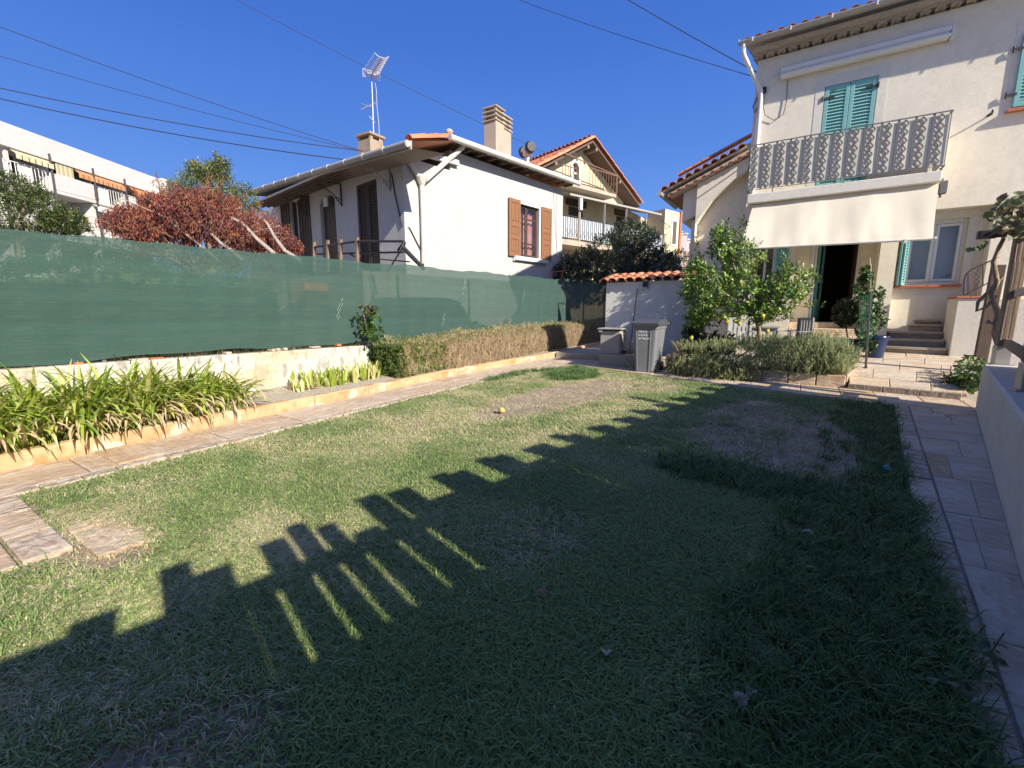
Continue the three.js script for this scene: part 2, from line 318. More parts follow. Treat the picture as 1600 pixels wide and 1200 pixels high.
// lawn outline: left edge along the path, far edge along the cross path, right edge along the paving
const rightEdge = z => .33 - .107 * Math.min(z, 0) + (z > 0 ? -.05 * z : 0);
const farEdge = x => lerp(-9.35, -7.72, clamp((x + 4.3) / 5.4));
const leftEdge = z => (z > -7.6 ? -4.93 : lerp(-4.93, -4.2, sstep(-7.6, -9.3, z)));
const inSlab = (x, z) => x < -3.5 && z > -.66 && z < 1.6;
const inLawn = (x, z) => x > leftEdge(z) && x < rightEdge(z) + .03 + sstep(-5, -2.2, z) * .14 * fb(x * 3 + 20, z * 3) && z > farEdge(x) && z < 4 && !inSlab(x, z);
const vnoise = (x, z, s) => { const i = x * s, j = z * s, x0 = Math.floor(i), y0 = Math.floor(j), tx = i - x0, ty = j - y0, q = (a, b) => at(N3, a * 7 + 3, b * 11 + 5); const sx = tx * tx * (3 - 2 * tx), sy = ty * ty * (3 - 2 * ty); return lerp(lerp(q(x0, y0), q(x0 + 1, y0), sx), lerp(q(x0, y0 + 1), q(x0 + 1, y0 + 1), sx), sy); };
const fb = (x, z) => .5 * vnoise(x, z, 1.1) + .3 * vnoise(x + 9, z, 2.7) + .2 * vnoise(x, z + 5, 6.1);
const blob = (x, z, cx, cz, rx, rz, rot = 0) => { const c = Math.cos(rot), s = Math.sin(rot), u = ((x - cx) * c + (z - cz) * s) / rx, v = (-(x - cx) * s + (z - cz) * c) / rz; return 1 - Math.sqrt(u * u + v * v); };
// how bare the soil is at a place, 0..1
function bare(x, z) {
  const w = (fb(x * 1.7, z * 1.7) - .5) * 1.1;
  let b = 0;
  for (const [cx, cz, rx, rz, ro, k] of [[-3.0, -6.3, .75, 2.2, .18, 1], [-2.0, -7.7, .7, .8, 0, .75], [-.2, -5.7, .95, 1.9, -.1, .9], [.25, -3.3, .42, 1.0, 0, .6], [-1.25, -2.25, .38, .5, .4, .75], [-1.45, -.3, .5, .5, .4, .9], [-.05, -1.75, .3, .55, .2, .7], [-3.4, -.75, .55, .3, 0, 1], [-3.9, -3.7, .5, .3, 0, .45], [-.55, -3.6, .35, .35, 0, .5]])
    b = Math.max(b, k * sstep(-.12, .28, blob(x, z, cx, cz, rx, rz, ro) + w * .42));
  return clamp(Math.max(b, sstep(.62, .85, fb(x * 1.3 + 40, z * 1.3)) * .35));
}
const lush = (x, z) => clamp(Math.max(sstep(.95, .2, rightEdge(z) - x + (fb(x, z) - .5) * .8), sstep(.45, .05, x - leftEdge(z)) * sstep(-6.3, -6.9, z), sstep(.1, .5, blob(x, z, -3.75, -8.1, .75, 1.1)), sstep(0, .4, blob(x, z, -.3, -3.9, .8, .45) + (fb(x * 2, z * 2) - .5)) * .8));
{
  const x0 = -5.2, x1 = 1.6, z0 = -10, z1 = 4.2, nx = 140, nz = 280;
  const g = new THREE.PlaneGeometry(x1 - x0, z1 - z0, nx, nz).rotateX(-Math.PI / 2).translate((x0 + x1) / 2, 0, (z0 + z1) / 2);
  const p = g.attributes.position;
  for (let i = 0; i < p.count; i++) { const x = p.getX(i), z = p.getZ(i); p.setY(i, gy(z) - .012 + (fb(x * 2.2, z * 2.2) - .5) * .035 + (fb(x * 7, z * 7) - .5) * .012); }
  g.computeVertexNormals();
  const uv = g.attributes.uv; for (let i = 0; i < p.count; i++) uv.setXY(i, (p.getX(i) - x0) / (x1 - x0), (p.getZ(i) - z0) / (z1 - z0));
  g.userData.keepUV = true;
  const n = 1024, d = new Uint8Array(n * n * 4);
  for (let j = 0; j < n; j++) for (let i = 0; i < n; i++) {
    const x = x0 + (i + .5) / n * (x1 - x0), z = z0 + (j + .5) / n * (z1 - z0), b = bare(x, z), gr = at(N3, i * 3, j * 3), st = at(N2, i * 2, j * 2);
    let c = mix3(mix3([.17, .15, .08], [.30, .27, .15], st), [.31, .24, .165], clamp(b * 1.1)); c = mix3(c, [.36, .30, .20], sstep(.55, .8, st) * .35 * (1 - lush(x, z)));
    c = mul3(c, .62 + .7 * gr); const o = (j * n + i) * 4; d[o] = s8(c[0]); d[o + 1] = s8(c[1]); d[o + 2] = s8(c[2]); d[o + 3] = 255;
  }
  const t = new THREE.DataTexture(d, n, n); t.colorSpace = THREE.SRGBColorSpace; t.magFilter = THREE.LinearFilter; t.needsUpdate = true;
  struct('lawn', g, mat(0xffffff, .98, { map: t }));
}
// grass
function tuftGeo(blades, rad, h0, h1, w, lie) {
  const pos = [];
  for (let k = 0; k < blades; k++) {
    const a = rr(0, 7), q = rad * Math.sqrt(rnd()), bx = Math.cos(a) * q, bz = Math.sin(a) * q, dir = rr(0, Math.PI * 2), L = rr(h0, h1), lean = rr(lie * .5, lie * 1.25), ww = w * rr(.7, 1.2);
    const dx = Math.cos(dir), dz = Math.sin(dir), P = [];
    let x = bx, y = -.008, z = bz, th = Math.PI / 2 - lean * .35;
    for (let s = 0; s <= 3; s++) { const wv = ww * [1, .95, .65, 0][s]; P.push([x - dz * wv, y, z + dx * wv, x + dz * wv, y, z - dx * wv]); x += dx * Math.cos(th) * L / 3; z += dz * Math.cos(th) * L / 3; y += Math.sin(th) * L / 3; th -= lean * .55; }
    for (let s = 0; s < 3; s++) { const A = P[s], B = P[s + 1]; pos.push(A[0], A[1], A[2], A[3], A[4], A[5], B[3], B[4], B[5]); if (s < 2) pos.push(A[0], A[1], A[2], B[3], B[4], B[5], B[0], B[1], B[2]); }
  }
  const g = new THREE.BufferGeometry(); g.setAttribute('position', new THREE.Float32BufferAttribute(pos, 3)); g.computeVertexNormals(); return g;
}
const C3 = (r, g, b) => new THREE.Color().setRGB(r, g, b);
const vary = (c, k = .25) => { const v = 1 + (rnd() - .5) * 2 * k, h = (rnd() - .5) * .12; return C3(c[0] * v * (1 + h), c[1] * v, c[2] * v * (1 - h)); };
const place = (x, y, z, ry, s, sy = s, tx = 0, tz = 0) => new THREE.Matrix4().compose(V(x, y, z), new THREE.Quaternion().setFromEuler(new THREE.Euler(tx, ry, tz)), V(s, sy, s));
{
  reseed(3);
  const short = tuftGeo(18, .10, .03, .095, .0032, 1.75), dry = tuftGeo(16, .11, .04, .12, .0026, 2.3), tall = tuftGeo(18, .075, .07, .17, .0038, 1.15);
  const A = [], B = [], T = [];
  const add = (x, z) => {
    if (!inLawn(x, z)) return;
    const b = bare(x, z), l = lush(x, z), y = gy(z) - .004, f = fb(x * 2 + 3, z * 2);
    if (rnd() < b * .93) { if (rnd() < .10) B.push({ m: place(x, y, z, rr(0, 7), rr(.5, .9), .35), c: vary([.40, .33, .20]) }); return; }
    if (l > .35 && rnd() < l) { if (rnd() < .62) T.push({ m: place(x, y, z, rr(0, 7), rr(.65, 1.1), rr(.6, 1.15)), c: vary(mix3([.07, .155, .03], [.13, .215, .045], rnd()), .25) }); return; }
    const dryP = clamp(.66 + (f - .5) * 2.2 + b * .3 - .62 * sstep(-2.6, -.9, x + (fb(x, z) - .5) * 2.4));  // less straw to the right: greener there, and it deepens the fence shade
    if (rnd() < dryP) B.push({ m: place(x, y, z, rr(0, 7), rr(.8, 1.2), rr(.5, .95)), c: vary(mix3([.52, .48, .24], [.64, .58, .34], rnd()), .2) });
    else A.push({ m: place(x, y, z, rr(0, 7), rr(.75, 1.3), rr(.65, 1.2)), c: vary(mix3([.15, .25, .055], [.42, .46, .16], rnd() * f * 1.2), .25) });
  };
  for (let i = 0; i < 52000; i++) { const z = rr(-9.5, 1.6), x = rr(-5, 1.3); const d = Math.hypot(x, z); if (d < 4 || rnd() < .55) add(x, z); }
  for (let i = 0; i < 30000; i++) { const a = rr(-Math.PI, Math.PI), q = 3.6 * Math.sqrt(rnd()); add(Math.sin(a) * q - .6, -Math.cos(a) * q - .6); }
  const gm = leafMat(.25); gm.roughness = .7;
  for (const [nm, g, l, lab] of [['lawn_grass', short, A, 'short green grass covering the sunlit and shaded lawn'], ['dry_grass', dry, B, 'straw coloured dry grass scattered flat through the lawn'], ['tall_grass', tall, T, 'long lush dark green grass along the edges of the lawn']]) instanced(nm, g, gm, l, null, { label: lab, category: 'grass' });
}

// ---------------------------------------------------------------- paths
// slabs laid in courses inside a strip; each slab is a piece of the path
function slabCourses(parent, quad, courses, mats, opt = {}) { // quad(u, v) -> Vector3 on the path's top; courses: [v0, v1, [u breaks]]
  for (const [v0, v1, us] of courses) for (let k = 0; k + 1 < us.length; k++) {
    const g0 = opt.gap ?? .006, a = quad(us[k], v0), b = quad(us[k + 1], v0), c = quad(us[k + 1], v1), d = quad(us[k], v1);
    const cen = a.clone().add(b).add(c).add(d).multiplyScalar(.25), ins = p => { const q = cen.clone().sub(p); const L = q.length(); return p.clone().addScaledVector(q, g0 * 1.4 / L); };
    const lift = rr(0, .006), P = [a, b, c, d].map(p => { const q = ins(p); q.y += lift + rr(-.0015, .0015); return q; });
    const In = P.map(p => p.clone().lerp(cen, .006 / Math.max(.2, p.distanceTo(cen)) * 2)); In.forEach(p => p.y += .004);
    const Lo = P.map(p => V(p.x, p.y - .05, p.z)), pos = [];
    const down = P[1].clone().sub(P[0]).cross(P[2].clone().sub(P[0])).y < 0;
    const q4 = (A, B, Cc, D) => down ? pos.push(A, Cc, B, A, D, Cc) : pos.push(A, B, Cc, A, Cc, D);
    q4(In[0], In[1], In[2], In[3]);
    for (let e = 0; e < 4; e++) { const f = (e + 1) % 4; q4(P[e], P[f], In[f], In[e]); q4(Lo[e], Lo[f], P[f], P[e]); }
    const g = new THREE.BufferGeometry(); g.setAttribute('position', new THREE.Float32BufferAttribute(pos.flatMap(p => [p.x, p.y, p.z]), 3)); g.computeVertexNormals();
    const c2 = clean(g), uv = c2.attributes.uv, ou = rr(0, 3), ov = rr(0, 3), sw = rnd() < .3; for (let i = 0; i < uv.count; i++) { const U = uv.getX(i) + ou, W = uv.getY(i) + ov; sw ? uv.setXY(i, W, U) : uv.setXY(i, U, W); }
    c2.userData.keepUV = true;
    mesh('paving_slab', c2, mats[Math.floor(rnd() * mats.length)], parent);
  }
}
reseed(11);
{ // left path beside the kerb
  const L = struct('path', [box(-5.72, -4.86, -.1, .0, 0, 5), box(-5.72, -4.86, -.1, .0, -7.6, 0)], M.joint);
  const p = L.geometry.attributes.position; for (let i = 0; i < p.count; i++) if (p.getY(i) > -.05) p.setY(i, gy(p.getZ(i)) - .008);
  const top = (u, z) => V(u, gy(z) + .012, z);
  const cs = []; let z = 4;
  while (z > -7.4) { const n = Math.max(-7.6, z - rr(.55, 1.25)); const br = Math.abs(z + 1.0) < .7 || rnd() < .55 ? [-5.69, -5.02] : [-5.69, rr(-5.5, -5.25), -5.02]; cs.push([z, n, br]); z = n; }
  slabCourses(L, top, cs, M.slabs);
  // broken limestone edging between the path and the lawn
  for (let e = 4; e > -7.6;) { const len = rr(.16, .42); slabCourses(L, (u, w) => V(u + (w === e ? 0 : 0), gy(w) + .016, w), [[e, e - len, [-5.01, -4.86 + rr(-.05, .05)]]], [M.border]); e -= len; }
}
{ // cross path in front of the bins and the planter, widening in the far corner
  const F0 = x => farEdge(x) - .02, B0 = x => lerp(-10.15, -8.75, clamp((x + 4.2) / 6.2));
  const Q = (u, v) => { const x = u; return V(x, gy(lerp(F0(x), B0(x), v)) + .014, lerp(F0(x), B0(x), v)); };
  const base = []; for (let x = -4.9; x < 2.2; x += .5) base.push(quadGeo(V(x, gy(F0(x)) - .006, F0(x) + .05), V(x + .5, gy(F0(x + .5)) - .006, F0(x + .5) + .05), V(x + .5, gy(B0(x + .5)) - .006, B0(x + .5) - 1.6), V(x, gy(B0(x)) - .006, B0(x) - 1.6)));
  base.push(quadGeo(V(-5.7, .12, -7.55), V(-4.2, .12, -7.55), V(-4.0, .2, -11.4), V(-5.7, .2, -11.4)), quadGeo(V(-5.95, .172, -11.4), V(-3.9, .172, -11.4), V(-3.9, .29, -18.5), V(-6.1, .29, -18.5)));
  const P = struct('path', base, M.concrete);
  const us = n => { const o = [-4.2]; while (o.at(-1) < 2.1) o.push(Math.min(2.15, o.at(-1) + rr(.42, .75))); return o; };
  slabCourses(P, Q, [[0, .16, us()], [.16, 1, us()]], [M.slabs[0], M.slabs[2], M.slabOchre]);
  const Lf = (u, z) => V(u, gy(z) + .0125, z);
  slabCourses(P, Lf, [[-7.62, -8.5, [-5.68, -5.0]], [-8.5, -9.5, [-5.62, -4.95]], [-9.5, -10.3, [-5.55, -4.8, -4.2]]], M.slabs);
  slabCourses(P, Lf, [[-7.62, -8.5, [-4.99, -4.72]], [-8.5, -9.4, [-4.94, -4.28]]], M.slabs);
}
{ // paved walk along the right-hand wall: pale slabs, a soldier course of small blocks at the lawn
  const wallX = z => .44 - .2 * z, e0 = z => rightEdge(z) + .05;
  const Q = (u, z) => { const x = lerp(e0(z) + .136, wallX(z), u); return V(x, gy(z) + .014, z); };
  const g = []; for (let z = 3; z > -8.2; z -= .4) g.push(quadGeo(V(e0(z) - .02, gy(z) + .007, z), V(wallX(z) + .1, gy(z) + .007, z), V(wallX(z - .4) + .1, gy(z - .4) + .007, z - .4), V(e0(z - .4) - .02, gy(z - .4) + .007, z - .4)));
  const P = struct('path', g, M.joint);
  const cs = []; let z = 2.5, alt = 0;
  while (z > -8.1) { const len = rr(.52, .8), n = Math.max(-8.15, z - len); alt = 1 - alt; const r = rnd(); cs.push([z, n, z > -2.6 ? [0, 1] : r < .3 ? [0, alt ? .72 : .34, 1] : r < .9 ? [0, alt ? .6 : .42, 1] : [0, 1]]); z = n; }
  slabCourses(P, Q, cs, [...M.slabsPale, ...M.slabsPale, M.slabOchre], { gap: .004 });
  for (let e = 2.5; e > -7.6;) { const len = rr(.2, .44); const e1 = e - len; slabCourses(P, (u, w) => V(e0(w) + u, gy(w) + .02, w), [[e, e1, [-.02, .125]]], [M.border, M.slabsPale[1]]); e = e1; }
}
{ // worn landing of slabs at the near left corner of the lawn
  const S = struct('paving', box(-4.92, -3.55, -.06, -.004, -.62, 1.7), M.joint);
  slabCourses(S, (x, z) => V(x, .014, z), [[-.42, .35, [-4.95, -4.3, -3.7]], [.36, 1.5, [-4.95, -4.2, -3.7]]], [M.slabs[0], M.slabs[1]]);
  slabCourses(S, (x, z) => V(x, .022, z), [[-.64, -.43, [-4.95, -4.45, -3.95, -3.5]], [-.42, .3, [-3.69, -3.49]], [.31, 1.4, [-3.69, -3.49]]], [M.border, M.slabs[0]]);
  slabCourses(S, (x, z) => V(x, .012, z), [[-1.02, -.68, [-4.35, -3.75, -3.25]]], [M.slabOchre, M.slabs[0]]);
  slabCourses(S, (x, z) => V(x, gy(z) + .034, z), [[-1.62, -1.28, [-5.66, -5.0]]], [M.slabOchre]);
}
// kerb of the left bed
{
  const K = thing('kerb', 'ochre stained stone kerb holding the planting bed beside the left path', 'kerb');
  let z = 4; reseed(21);
  while (z > -10.9) { const len = rr(.75, 1.15), n = Math.max(-10.95, z - len), h = lerp(.165, .145, clamp(-z / 8)) + rr(-.006, .006), xo = z < -7.5 ? lerp(0, .28, clamp((-7.5 - z) / 3.4)) : 0, xn = n < -7.5 ? lerp(0, .28, clamp((-7.5 - n) / 3.4)) : 0;
    const g = clean(chamfer(.12, h + .12, z - n - .006, .012)), p = g.attributes.position; g.translate(-5.76, 0, (z + n) / 2);
    for (let i = 0; i < p.count; i++) { const zz = p.getZ(i), t = (z - zz) / (z - n); p.setX(i, p.getX(i) + lerp(xo, xn, t)); p.setY(i, p.getY(i) + (h - .12) / 2 + gy(zz) + 0.0); }
    g.computeVertexNormals(); const c = clean(g); mesh('kerb_stone', c, M.kerb, K); z = n; }
  // return of the kerb towards the back passage
  for (const [a, b] of [[V(-5.46, 0, -11.05), V(-5.46, 0, -12.6)], [V(-5.5, 0, -12.62), V(-5.55, 0, -14.4)], [V(-5.56, 0, -14.42), V(-5.6, 0, -16.5)]]) { const y = gy(a.z) + .06; mesh('kerb_stone', beam(V(a.x, y, a.z), V(b.x, gy(b.z) + .06, b.z), .12, .2, .012), M.kerb, K); }
  based(K);
}
{ // bed soil: pale gravelly earth
  const g = new THREE.PlaneGeometry(1.12, 22.5, 14, 160).rotateX(-Math.PI / 2).translate(-6.32, 0, -7); const p = g.attributes.position;
  for (let i = 0; i < p.count; i++) { const x = p.getX(i), z = p.getZ(i); p.setY(i, gy(z) + .105 + (fb(x * 3, z * 3) - .5) * .05 + (-5.8 - x) * .05 * (z < -3.4 ? 1 : .3)); }
  g.computeVertexNormals(); struct('soil', g, M.gravel);
}
{ // low boundary wall under the screen fence
  const W = thing('boundary_wall', 'low weathered limewashed wall behind the left planting bed', 'wall');
  const B = new Plane(-6.85, 4, 0, -1);
  mesh('wall', [B.prism([[0, -.1], [22.5, -.1], [22.5, .95], [20, .9], [9.8, .765], [7.5, .785], [6, .80], [0, .83]], -.22, 0, [], .015)], M.lowWall, W);
  reseed(31);
  for (let k = 0; k < 9; k++) { const s = rr(5.5, 9); mesh('stone_chip', B.box(s, s + rr(.05, .2), .785, .815 + rr(0, .02), -.16, -.06, .006), k % 3 ? M.border : M.brick, W); }
  based(W);
}
// ---------------------------------------------------------------- green screen fence
const FX = -6.95;
{
  const T = thing('screen_fence', 'long fence of wire mesh covered with green woven screen cloth', 'fence');
  const g = new THREE.PlaneGeometry(1, 1, 220, 14), p = g.attributes.position, uv = g.attributes.uv; reseed(41);
  for (let i = 0; i < p.count; i++) {
    const t = p.getX(i) + .5, v = p.getY(i) + .5, z = lerp(4, -18.2, t);
    const topY = 2.215 - .0195 * z + .018 * Math.sin(z * 2.6 + 1) * (z < -5 ? 1 : .3) + .008 * Math.sin(z * 9), botY = (z > -5.5 ? .84 : lerp(.82, .97, clamp((-5.5 - z) / 12))) + .02 * Math.sin(z * 1.7) + .012 * Math.sin(z * 5.3);
    const y = lerp(botY, topY, v); p.setXYZ(i, FX + .012 * Math.sin(z * 2.1 + y * 2) + .006 * Math.sin(z * 11 + y * 3), y, z); uv.setXY(i, z, y);
  }
  g.computeVertexNormals(); g.userData.keepUV = true;
  mesh('screen_cloth', g, M.net, T);
  for (const z of [2.6, .4, -1.8, -4.2, -6.55, -8.9, -11.25, -13.6, -16, -18.15]) mesh('post', [box(FX - .07, FX - .03, .5, 2.02 - .019 * z, z - .02, z + .02, .004)], M.railGrey, T);
  const wires = []; const yb = z => .9 - .004 * z, yt = z => 2.05 - .019 * z; // diamond mesh of the fence, seen through the cloth
  for (let k = 0; k < 330; k++) { const z0 = -4.4 - k * .05, H = 1.2; for (const s of [1, -1]) wires.push(beam(V(FX - .022 + s * .002, yb(z0), z0 + (s > 0 ? 0 : -H * .62)), V(FX - .022 + s * .002, yt(z0), z0 + (s > 0 ? -H * .62 : 0)), .006, .006)); }
  mesh('wire_mesh', wires, M.chain, T, { kind: 'stuff' });
  mesh('wire', [0, .5, 1].map(t => bar(V(FX - .027, lerp(.92, 2.13, t), 4), V(FX - .027, lerp(1.0, 2.47, t), -18.15), .003, 5)), M.chain, T);
  // end of the cloth folded back behind the meter shed
  mesh('screen_cloth', quadGeo(V(FX + .02, .95, -18.2), V(FX + .02, 2.54, -18.2), V(FX + 1.4, 2.5, -18.6), V(FX + 1.4, .95, -18.6)), M.net, T);
  based(T);
}

// ---------------------------------------------------------------- the cream house on the right
const HF = new Plane(0, -13, 1, 0);              // its garden front: s = x, n = z + 13
function barrel(r, L, th = .012, n = 8, taper = .8) { // canal tile: half barrel, hollow side down, along +z, origin at its lower end
  const pos = [], ring = (z, k) => { const o = []; for (const R of [r * k, r * k - th]) { const row = []; for (let i = 0; i <= n; i++) { const a = i / n * Math.PI; row.push(V(Math.cos(a) * R, Math.sin(a) * R * .8, z)); } o.push(row); } return o; };
  const A = ring(0, 1), B = ring(-L, taper), q = (a, b, c, d) => pos.push(a, b, c, a, c, d);
  for (let i = 0; i < n; i++) { q(A[0][i], A[0][i + 1], B[0][i + 1], B[0][i]); q(A[1][i + 1], A[1][i], B[1][i], B[1][i + 1]); q(A[0][i + 1], A[0][i], A[1][i], A[1][i + 1]); q(B[0][i], B[0][i + 1], B[1][i + 1], B[1][i]); }
  const g = new THREE.BufferGeometry(); g.setAttribute('position', new THREE.Float32BufferAttribute(pos.flatMap(p => [p.x, p.y, p.z]).map((v, i, a) => a[i]), 3)); g.computeVertexNormals();
  // make the outside face outwards
  const p = g.attributes.position, nn = g.attributes.normal; let c = 0; for (let i = 0; i < 6; i++) c += nn.getY(i); if (c < 0) for (let i = 0; i < p.count; i += 3) { const t = [p.getX(i + 1), p.getY(i + 1), p.getZ(i + 1)]; p.setXYZ(i + 1, p.getX(i + 2), p.getY(i + 2), p.getZ(i + 2)); p.setXYZ(i + 2, ...t); }
  g.computeVertexNormals(); return g;
}
const TILE = barrel(.095, .42, .014, 8, .82), TILE_G = clean(TILE), TILE_S = clean(barrel(.085, .34, .013, 8, .85));
function tilePiece(parent, m4, mats = M.tiles, geo = TILE_G, name = 'roof_tile') { const m = new THREE.Mesh(geo, mats[Math.floor(rnd() * mats.length)]); m.name = name; m.castShadow = m.receiveShadow = true; m.applyMatrix4(m4); parent.add(m); return m; }
const frameOf = (o, zdir, ydir) => { const z = zdir.clone().normalize(), x = ydir.clone().cross(z).normalize(), y = z.clone().cross(x); return new THREE.Matrix4().makeBasis(x, y, z).setPosition(o); };
// louvred leaf in a plane: returns {frame, slats}
function louvre(pl, s0, s1, y0, y1, n, pitch = .062, fr = .07) {
  const f = [pl.box(s0, s0 + fr, y0, y1, n, n + .035, .004), pl.box(s1 - fr, s1, y0, y1, n, n + .035, .004), pl.box(s0 + fr, s1 - fr, y0, y0 + fr * 1.3, n + .001, n + .034), pl.box(s0 + fr, s1 - fr, y1 - fr * 1.1, y1, n + .001, n + .034)], sl = [];
  for (let y = y0 + fr * 1.3 + .015; y < y1 - fr * 1.1 - .02; y += pitch) { const g = new THREE.BoxGeometry(s1 - s0 - 2 * fr, .058, .009).rotateX(-.62).translate((s0 + s1) / 2, y + .02, n + .016).applyMatrix4(pl.M); sl.push(g); }
  return { f, sl, back: pl.box(s0 + fr, s1 - fr, y0 + fr, y1 - fr, n + .0, n + .004) };
}
const house = thing('house', 'cream rendered two-storey house with turquoise shutters, balcony and cream awning', 'house');
const hAnnexX = -2.5;
{
  const H = house; reseed(51);
  const porch = rect(-.2, 1.4, .3, 3.42), niche = rect(1.7, 3.12, .3, 3.52), fdoor = rect(.05, .99, 4.1, 6.4), lwin = rect(-1.05, -.62, 1.75, 3.0), uwin = rect(3.16, 4.3, 5.26, 6.56);
  const wall = [HF.prism([[-1.36, .1], [7.2, .1], [7.2, 7.32], [-1.36, 7.32]], -.32, 0, [porch, niche, fdoor, lwin, uwin])];
  // niche back wall with its window, porch back wall with the door
  wall.push(HF.prism(rect(1.5, 3.3, .1, 3.7), -.5, -.321, [rect(1.86, 2.84, 1.98, 3.36)]));
  wall.push(HF.prism(rect(-.4, 1.6, .1, 3.6), -.86, -.62, [rect(.26, 1.07, 1.14, 3.2)]), HF.box(-.33, -.2, .1, 3.6, -.619, -.321), HF.box(1.4, 1.53, .1, 3.6, -.619, -.321), HF.box(-.2, 1.4, 3.42, 3.6, -.619, -.321));
  wall.push(HF.box(-1.36, -1.06, .1, 7.32, -8, -.321), HF.box(6.9, 7.2, .1, 7.32, -8, -.321), HF.box(-1.36, 7.2, .1, 7.32, -8.3, -8.001), HF.box(-1.05, 6.89, 3.72, 3.98, -8, -.322));
  mesh('wall', wall, M.cream, H);
  mesh('ceiling', HF.box(-1.05, 6.89, 7.1, 7.3, -7.99, -.33), M.creamTrim, H);
  mesh('inner_wall', [HF.box(-1.0, 6.8, 1.0, 3.7, -4.2, -4.1), HF.box(-1.0, 6.8, .95, 1.13, -7.9, -.87), HF.box(1.5, 1.6, 1.14, 3.7, -4.09, -.87), HF.box(-.9, -.8, 1.14, 3.7, -4.09, -.34)], M.unlitRoom, H);
  // white bands round the openings
  mesh('window_band', HF.prism([[-.12, 4.08], [-.12, 6.62], [1.16, 6.62], [1.16, 4.08], [1.0, 4.08], [1.0, 6.405], [.045, 6.405], [.045, 4.08]], .001, .006), M.creamTrim, H); mesh('window_band', HF.prism(rect(3.0, 4.45, 5.2, 6.78), .001, .006, [rect(3.155, 4.305, 5.24, 6.57)]), M.creamTrim, H);
  const wb = HF.prism([[1.72, 1.75], [2.99, 1.75], [2.99, 3.515], [1.72, 3.515]], -.319, -.312, [rect(1.85, 2.85, 1.97, 3.37)]); mesh('window_band', wb, M.creamTrim, H);
  // roof: tiles, gutter, genoise course
  
  mesh('roof_deck', [beam(V(2.9, 7.54, -12.46), V(2.9, 7.54 + 4.4 * Math.sin(.28), -12.46 - 4.4 * Math.cos(.28)), 9.0, .05)], M.genoise, H);
  const up = V(0, Math.sin(.28), -Math.cos(.28)), nrm = V(0, Math.cos(.28), Math.sin(.28));
  for (let k = 0; k < 40; k++) { const x = -1.56 + k * .222; for (let r = 0; r < 2; r++) tilePiece(H, frameOf(V(x + rr(-.006, .006), 7.585 + r * .09 + rr(-.006, .006), -12.50 - r * .32), up.clone().negate(), nrm)); }
  const rest = []; for (let k = 0; k < 40; k++) { const x = -1.56 + k * .222; for (let r = 2; r < 12; r++) rest.push(TILE_G.clone().applyMatrix4(frameOf(V(x, 7.585 + r * .09, -12.50 - r * .32), up.clone().negate(), nrm))); }
  mesh('roof_tiles', rest, M.tiles[0], H, { kind: 'stuff' });
  // genoise: half-round tiles bedded in mortar under the eave
  mesh('cornice', [HF.box(-1.42, 7.2, 7.375, 7.41, -.2, .14), HF.box(-1.46, 7.2, 7.411, 7.50, -.2, .28)], M.genoise, H);
  for (let k = 0; k < 38; k++) { const x = -1.32 + k * .225; tilePiece(H, frameOf(V(x, 7.30, -12.83), V(0, 0, 1), V(0, 1, 0)), [M.genoise], TILE_S, 'cornice_tile'); }
  // gutter
  const gp = []; for (let i = 0; i <= 10; i++) { const a = Math.PI + i / 10 * Math.PI; gp.push([Math.cos(a) * .07, Math.sin(a) * .07]); } const gin = gp.map(p => [p[0] * .93, p[1] * .93]).reverse();
  const gut = new THREE.ExtrudeGeometry(new THREE.Shape([...gp, ...gin].map(p => new THREE.Vector2(...p))), { depth: 9.0, bevelEnabled: false }).rotateY(Math.PI / 2).translate(-1.72, 7.56, -12.44);
  const gutter = mesh('gutter', [gut, lathe([[0, 0], [.069, 0], [.069, .01], [0, .01]], 12).rotateZ(Math.PI / 2).translate(-1.715, 7.56, -12.44)], M.zinc, H);
  for (let k = 0; k < 12; k++) mesh('bracket', box(-1.45 + k * .74, -1.42 + k * .74, 7.485, 7.57, -12.375, -12.364), M.creamTrim, gutter);
  mesh('downpipe', tube([V(-1.62, 7.5, -12.44), V(-1.62, 7.36, -12.46), V(-1.6, 7.28, -12.5), V(-1.3, 6.72, -12.86), V(-1.23, 6.6, -12.92), V(-1.22, 6.4, -12.93), V(-1.22, 5.4, -12.93), V(-1.23, 4.2, -12.93)], .05, .05, 10), M.whitePaint, H);
  // upper awning case
  const cas = mesh('awning_case', [HF.box(-.84, 2.04, 6.86, 6.97, .0, .20, .03), HF.box(-.85, 2.05, 6.74, 6.855, .015, .215, .05)], M.whitePaint, H);
  mesh('end_bracket', [HF.box(2.04, 2.10, 6.72, 6.99, .0, .15, .015)], M.whitePaint, cas);
  // french door shutters, hinges
  for (const [a, b] of [[.06, .515], [.525, .98]]) { const L = louvre(HF, a, b, 4.12, 6.39, -.03, .068, .075); const m = mesh('shutter', [...L.f, L.back], M.teal, H); mesh('louvre', L.sl, M.teal, m, { kind: 'stuff' }); }
  const hinge = (s, y, d) => [HF.box(Math.min(s, s + d * .2), Math.max(s, s + d * .2), y - .022, y + .022, .006, .022, .004), HF.line([[s - d * .02, y - .05, .02], [s - d * .02, y + .06, .02]], .016)];
  for (const [s, d, ys] of [[.05, 1, [4.6, 6.15]], [.99, -1, [4.6, 6.2]]]) for (const y of ys) mesh('hinge', hinge(s, y, d), M.iron, H);
  // window on the upper floor at the right
  { const L = louvre(HF, 3.10, 3.72, 5.27, 6.55, .02, .062, .075); const m = mesh('shutter', [...L.f, L.back], M.teal, H); mesh('louvre', L.sl, M.teal, m, { kind: 'stuff' }); const L2 = louvre(HF, 3.73, 4.34, 5.27, 6.55, .02, .062, .075); const m2 = mesh('shutter', [...L2.f, L2.back], M.teal, H); mesh('louvre', L2.sl, M.teal, m2, { kind: 'stuff' }); }
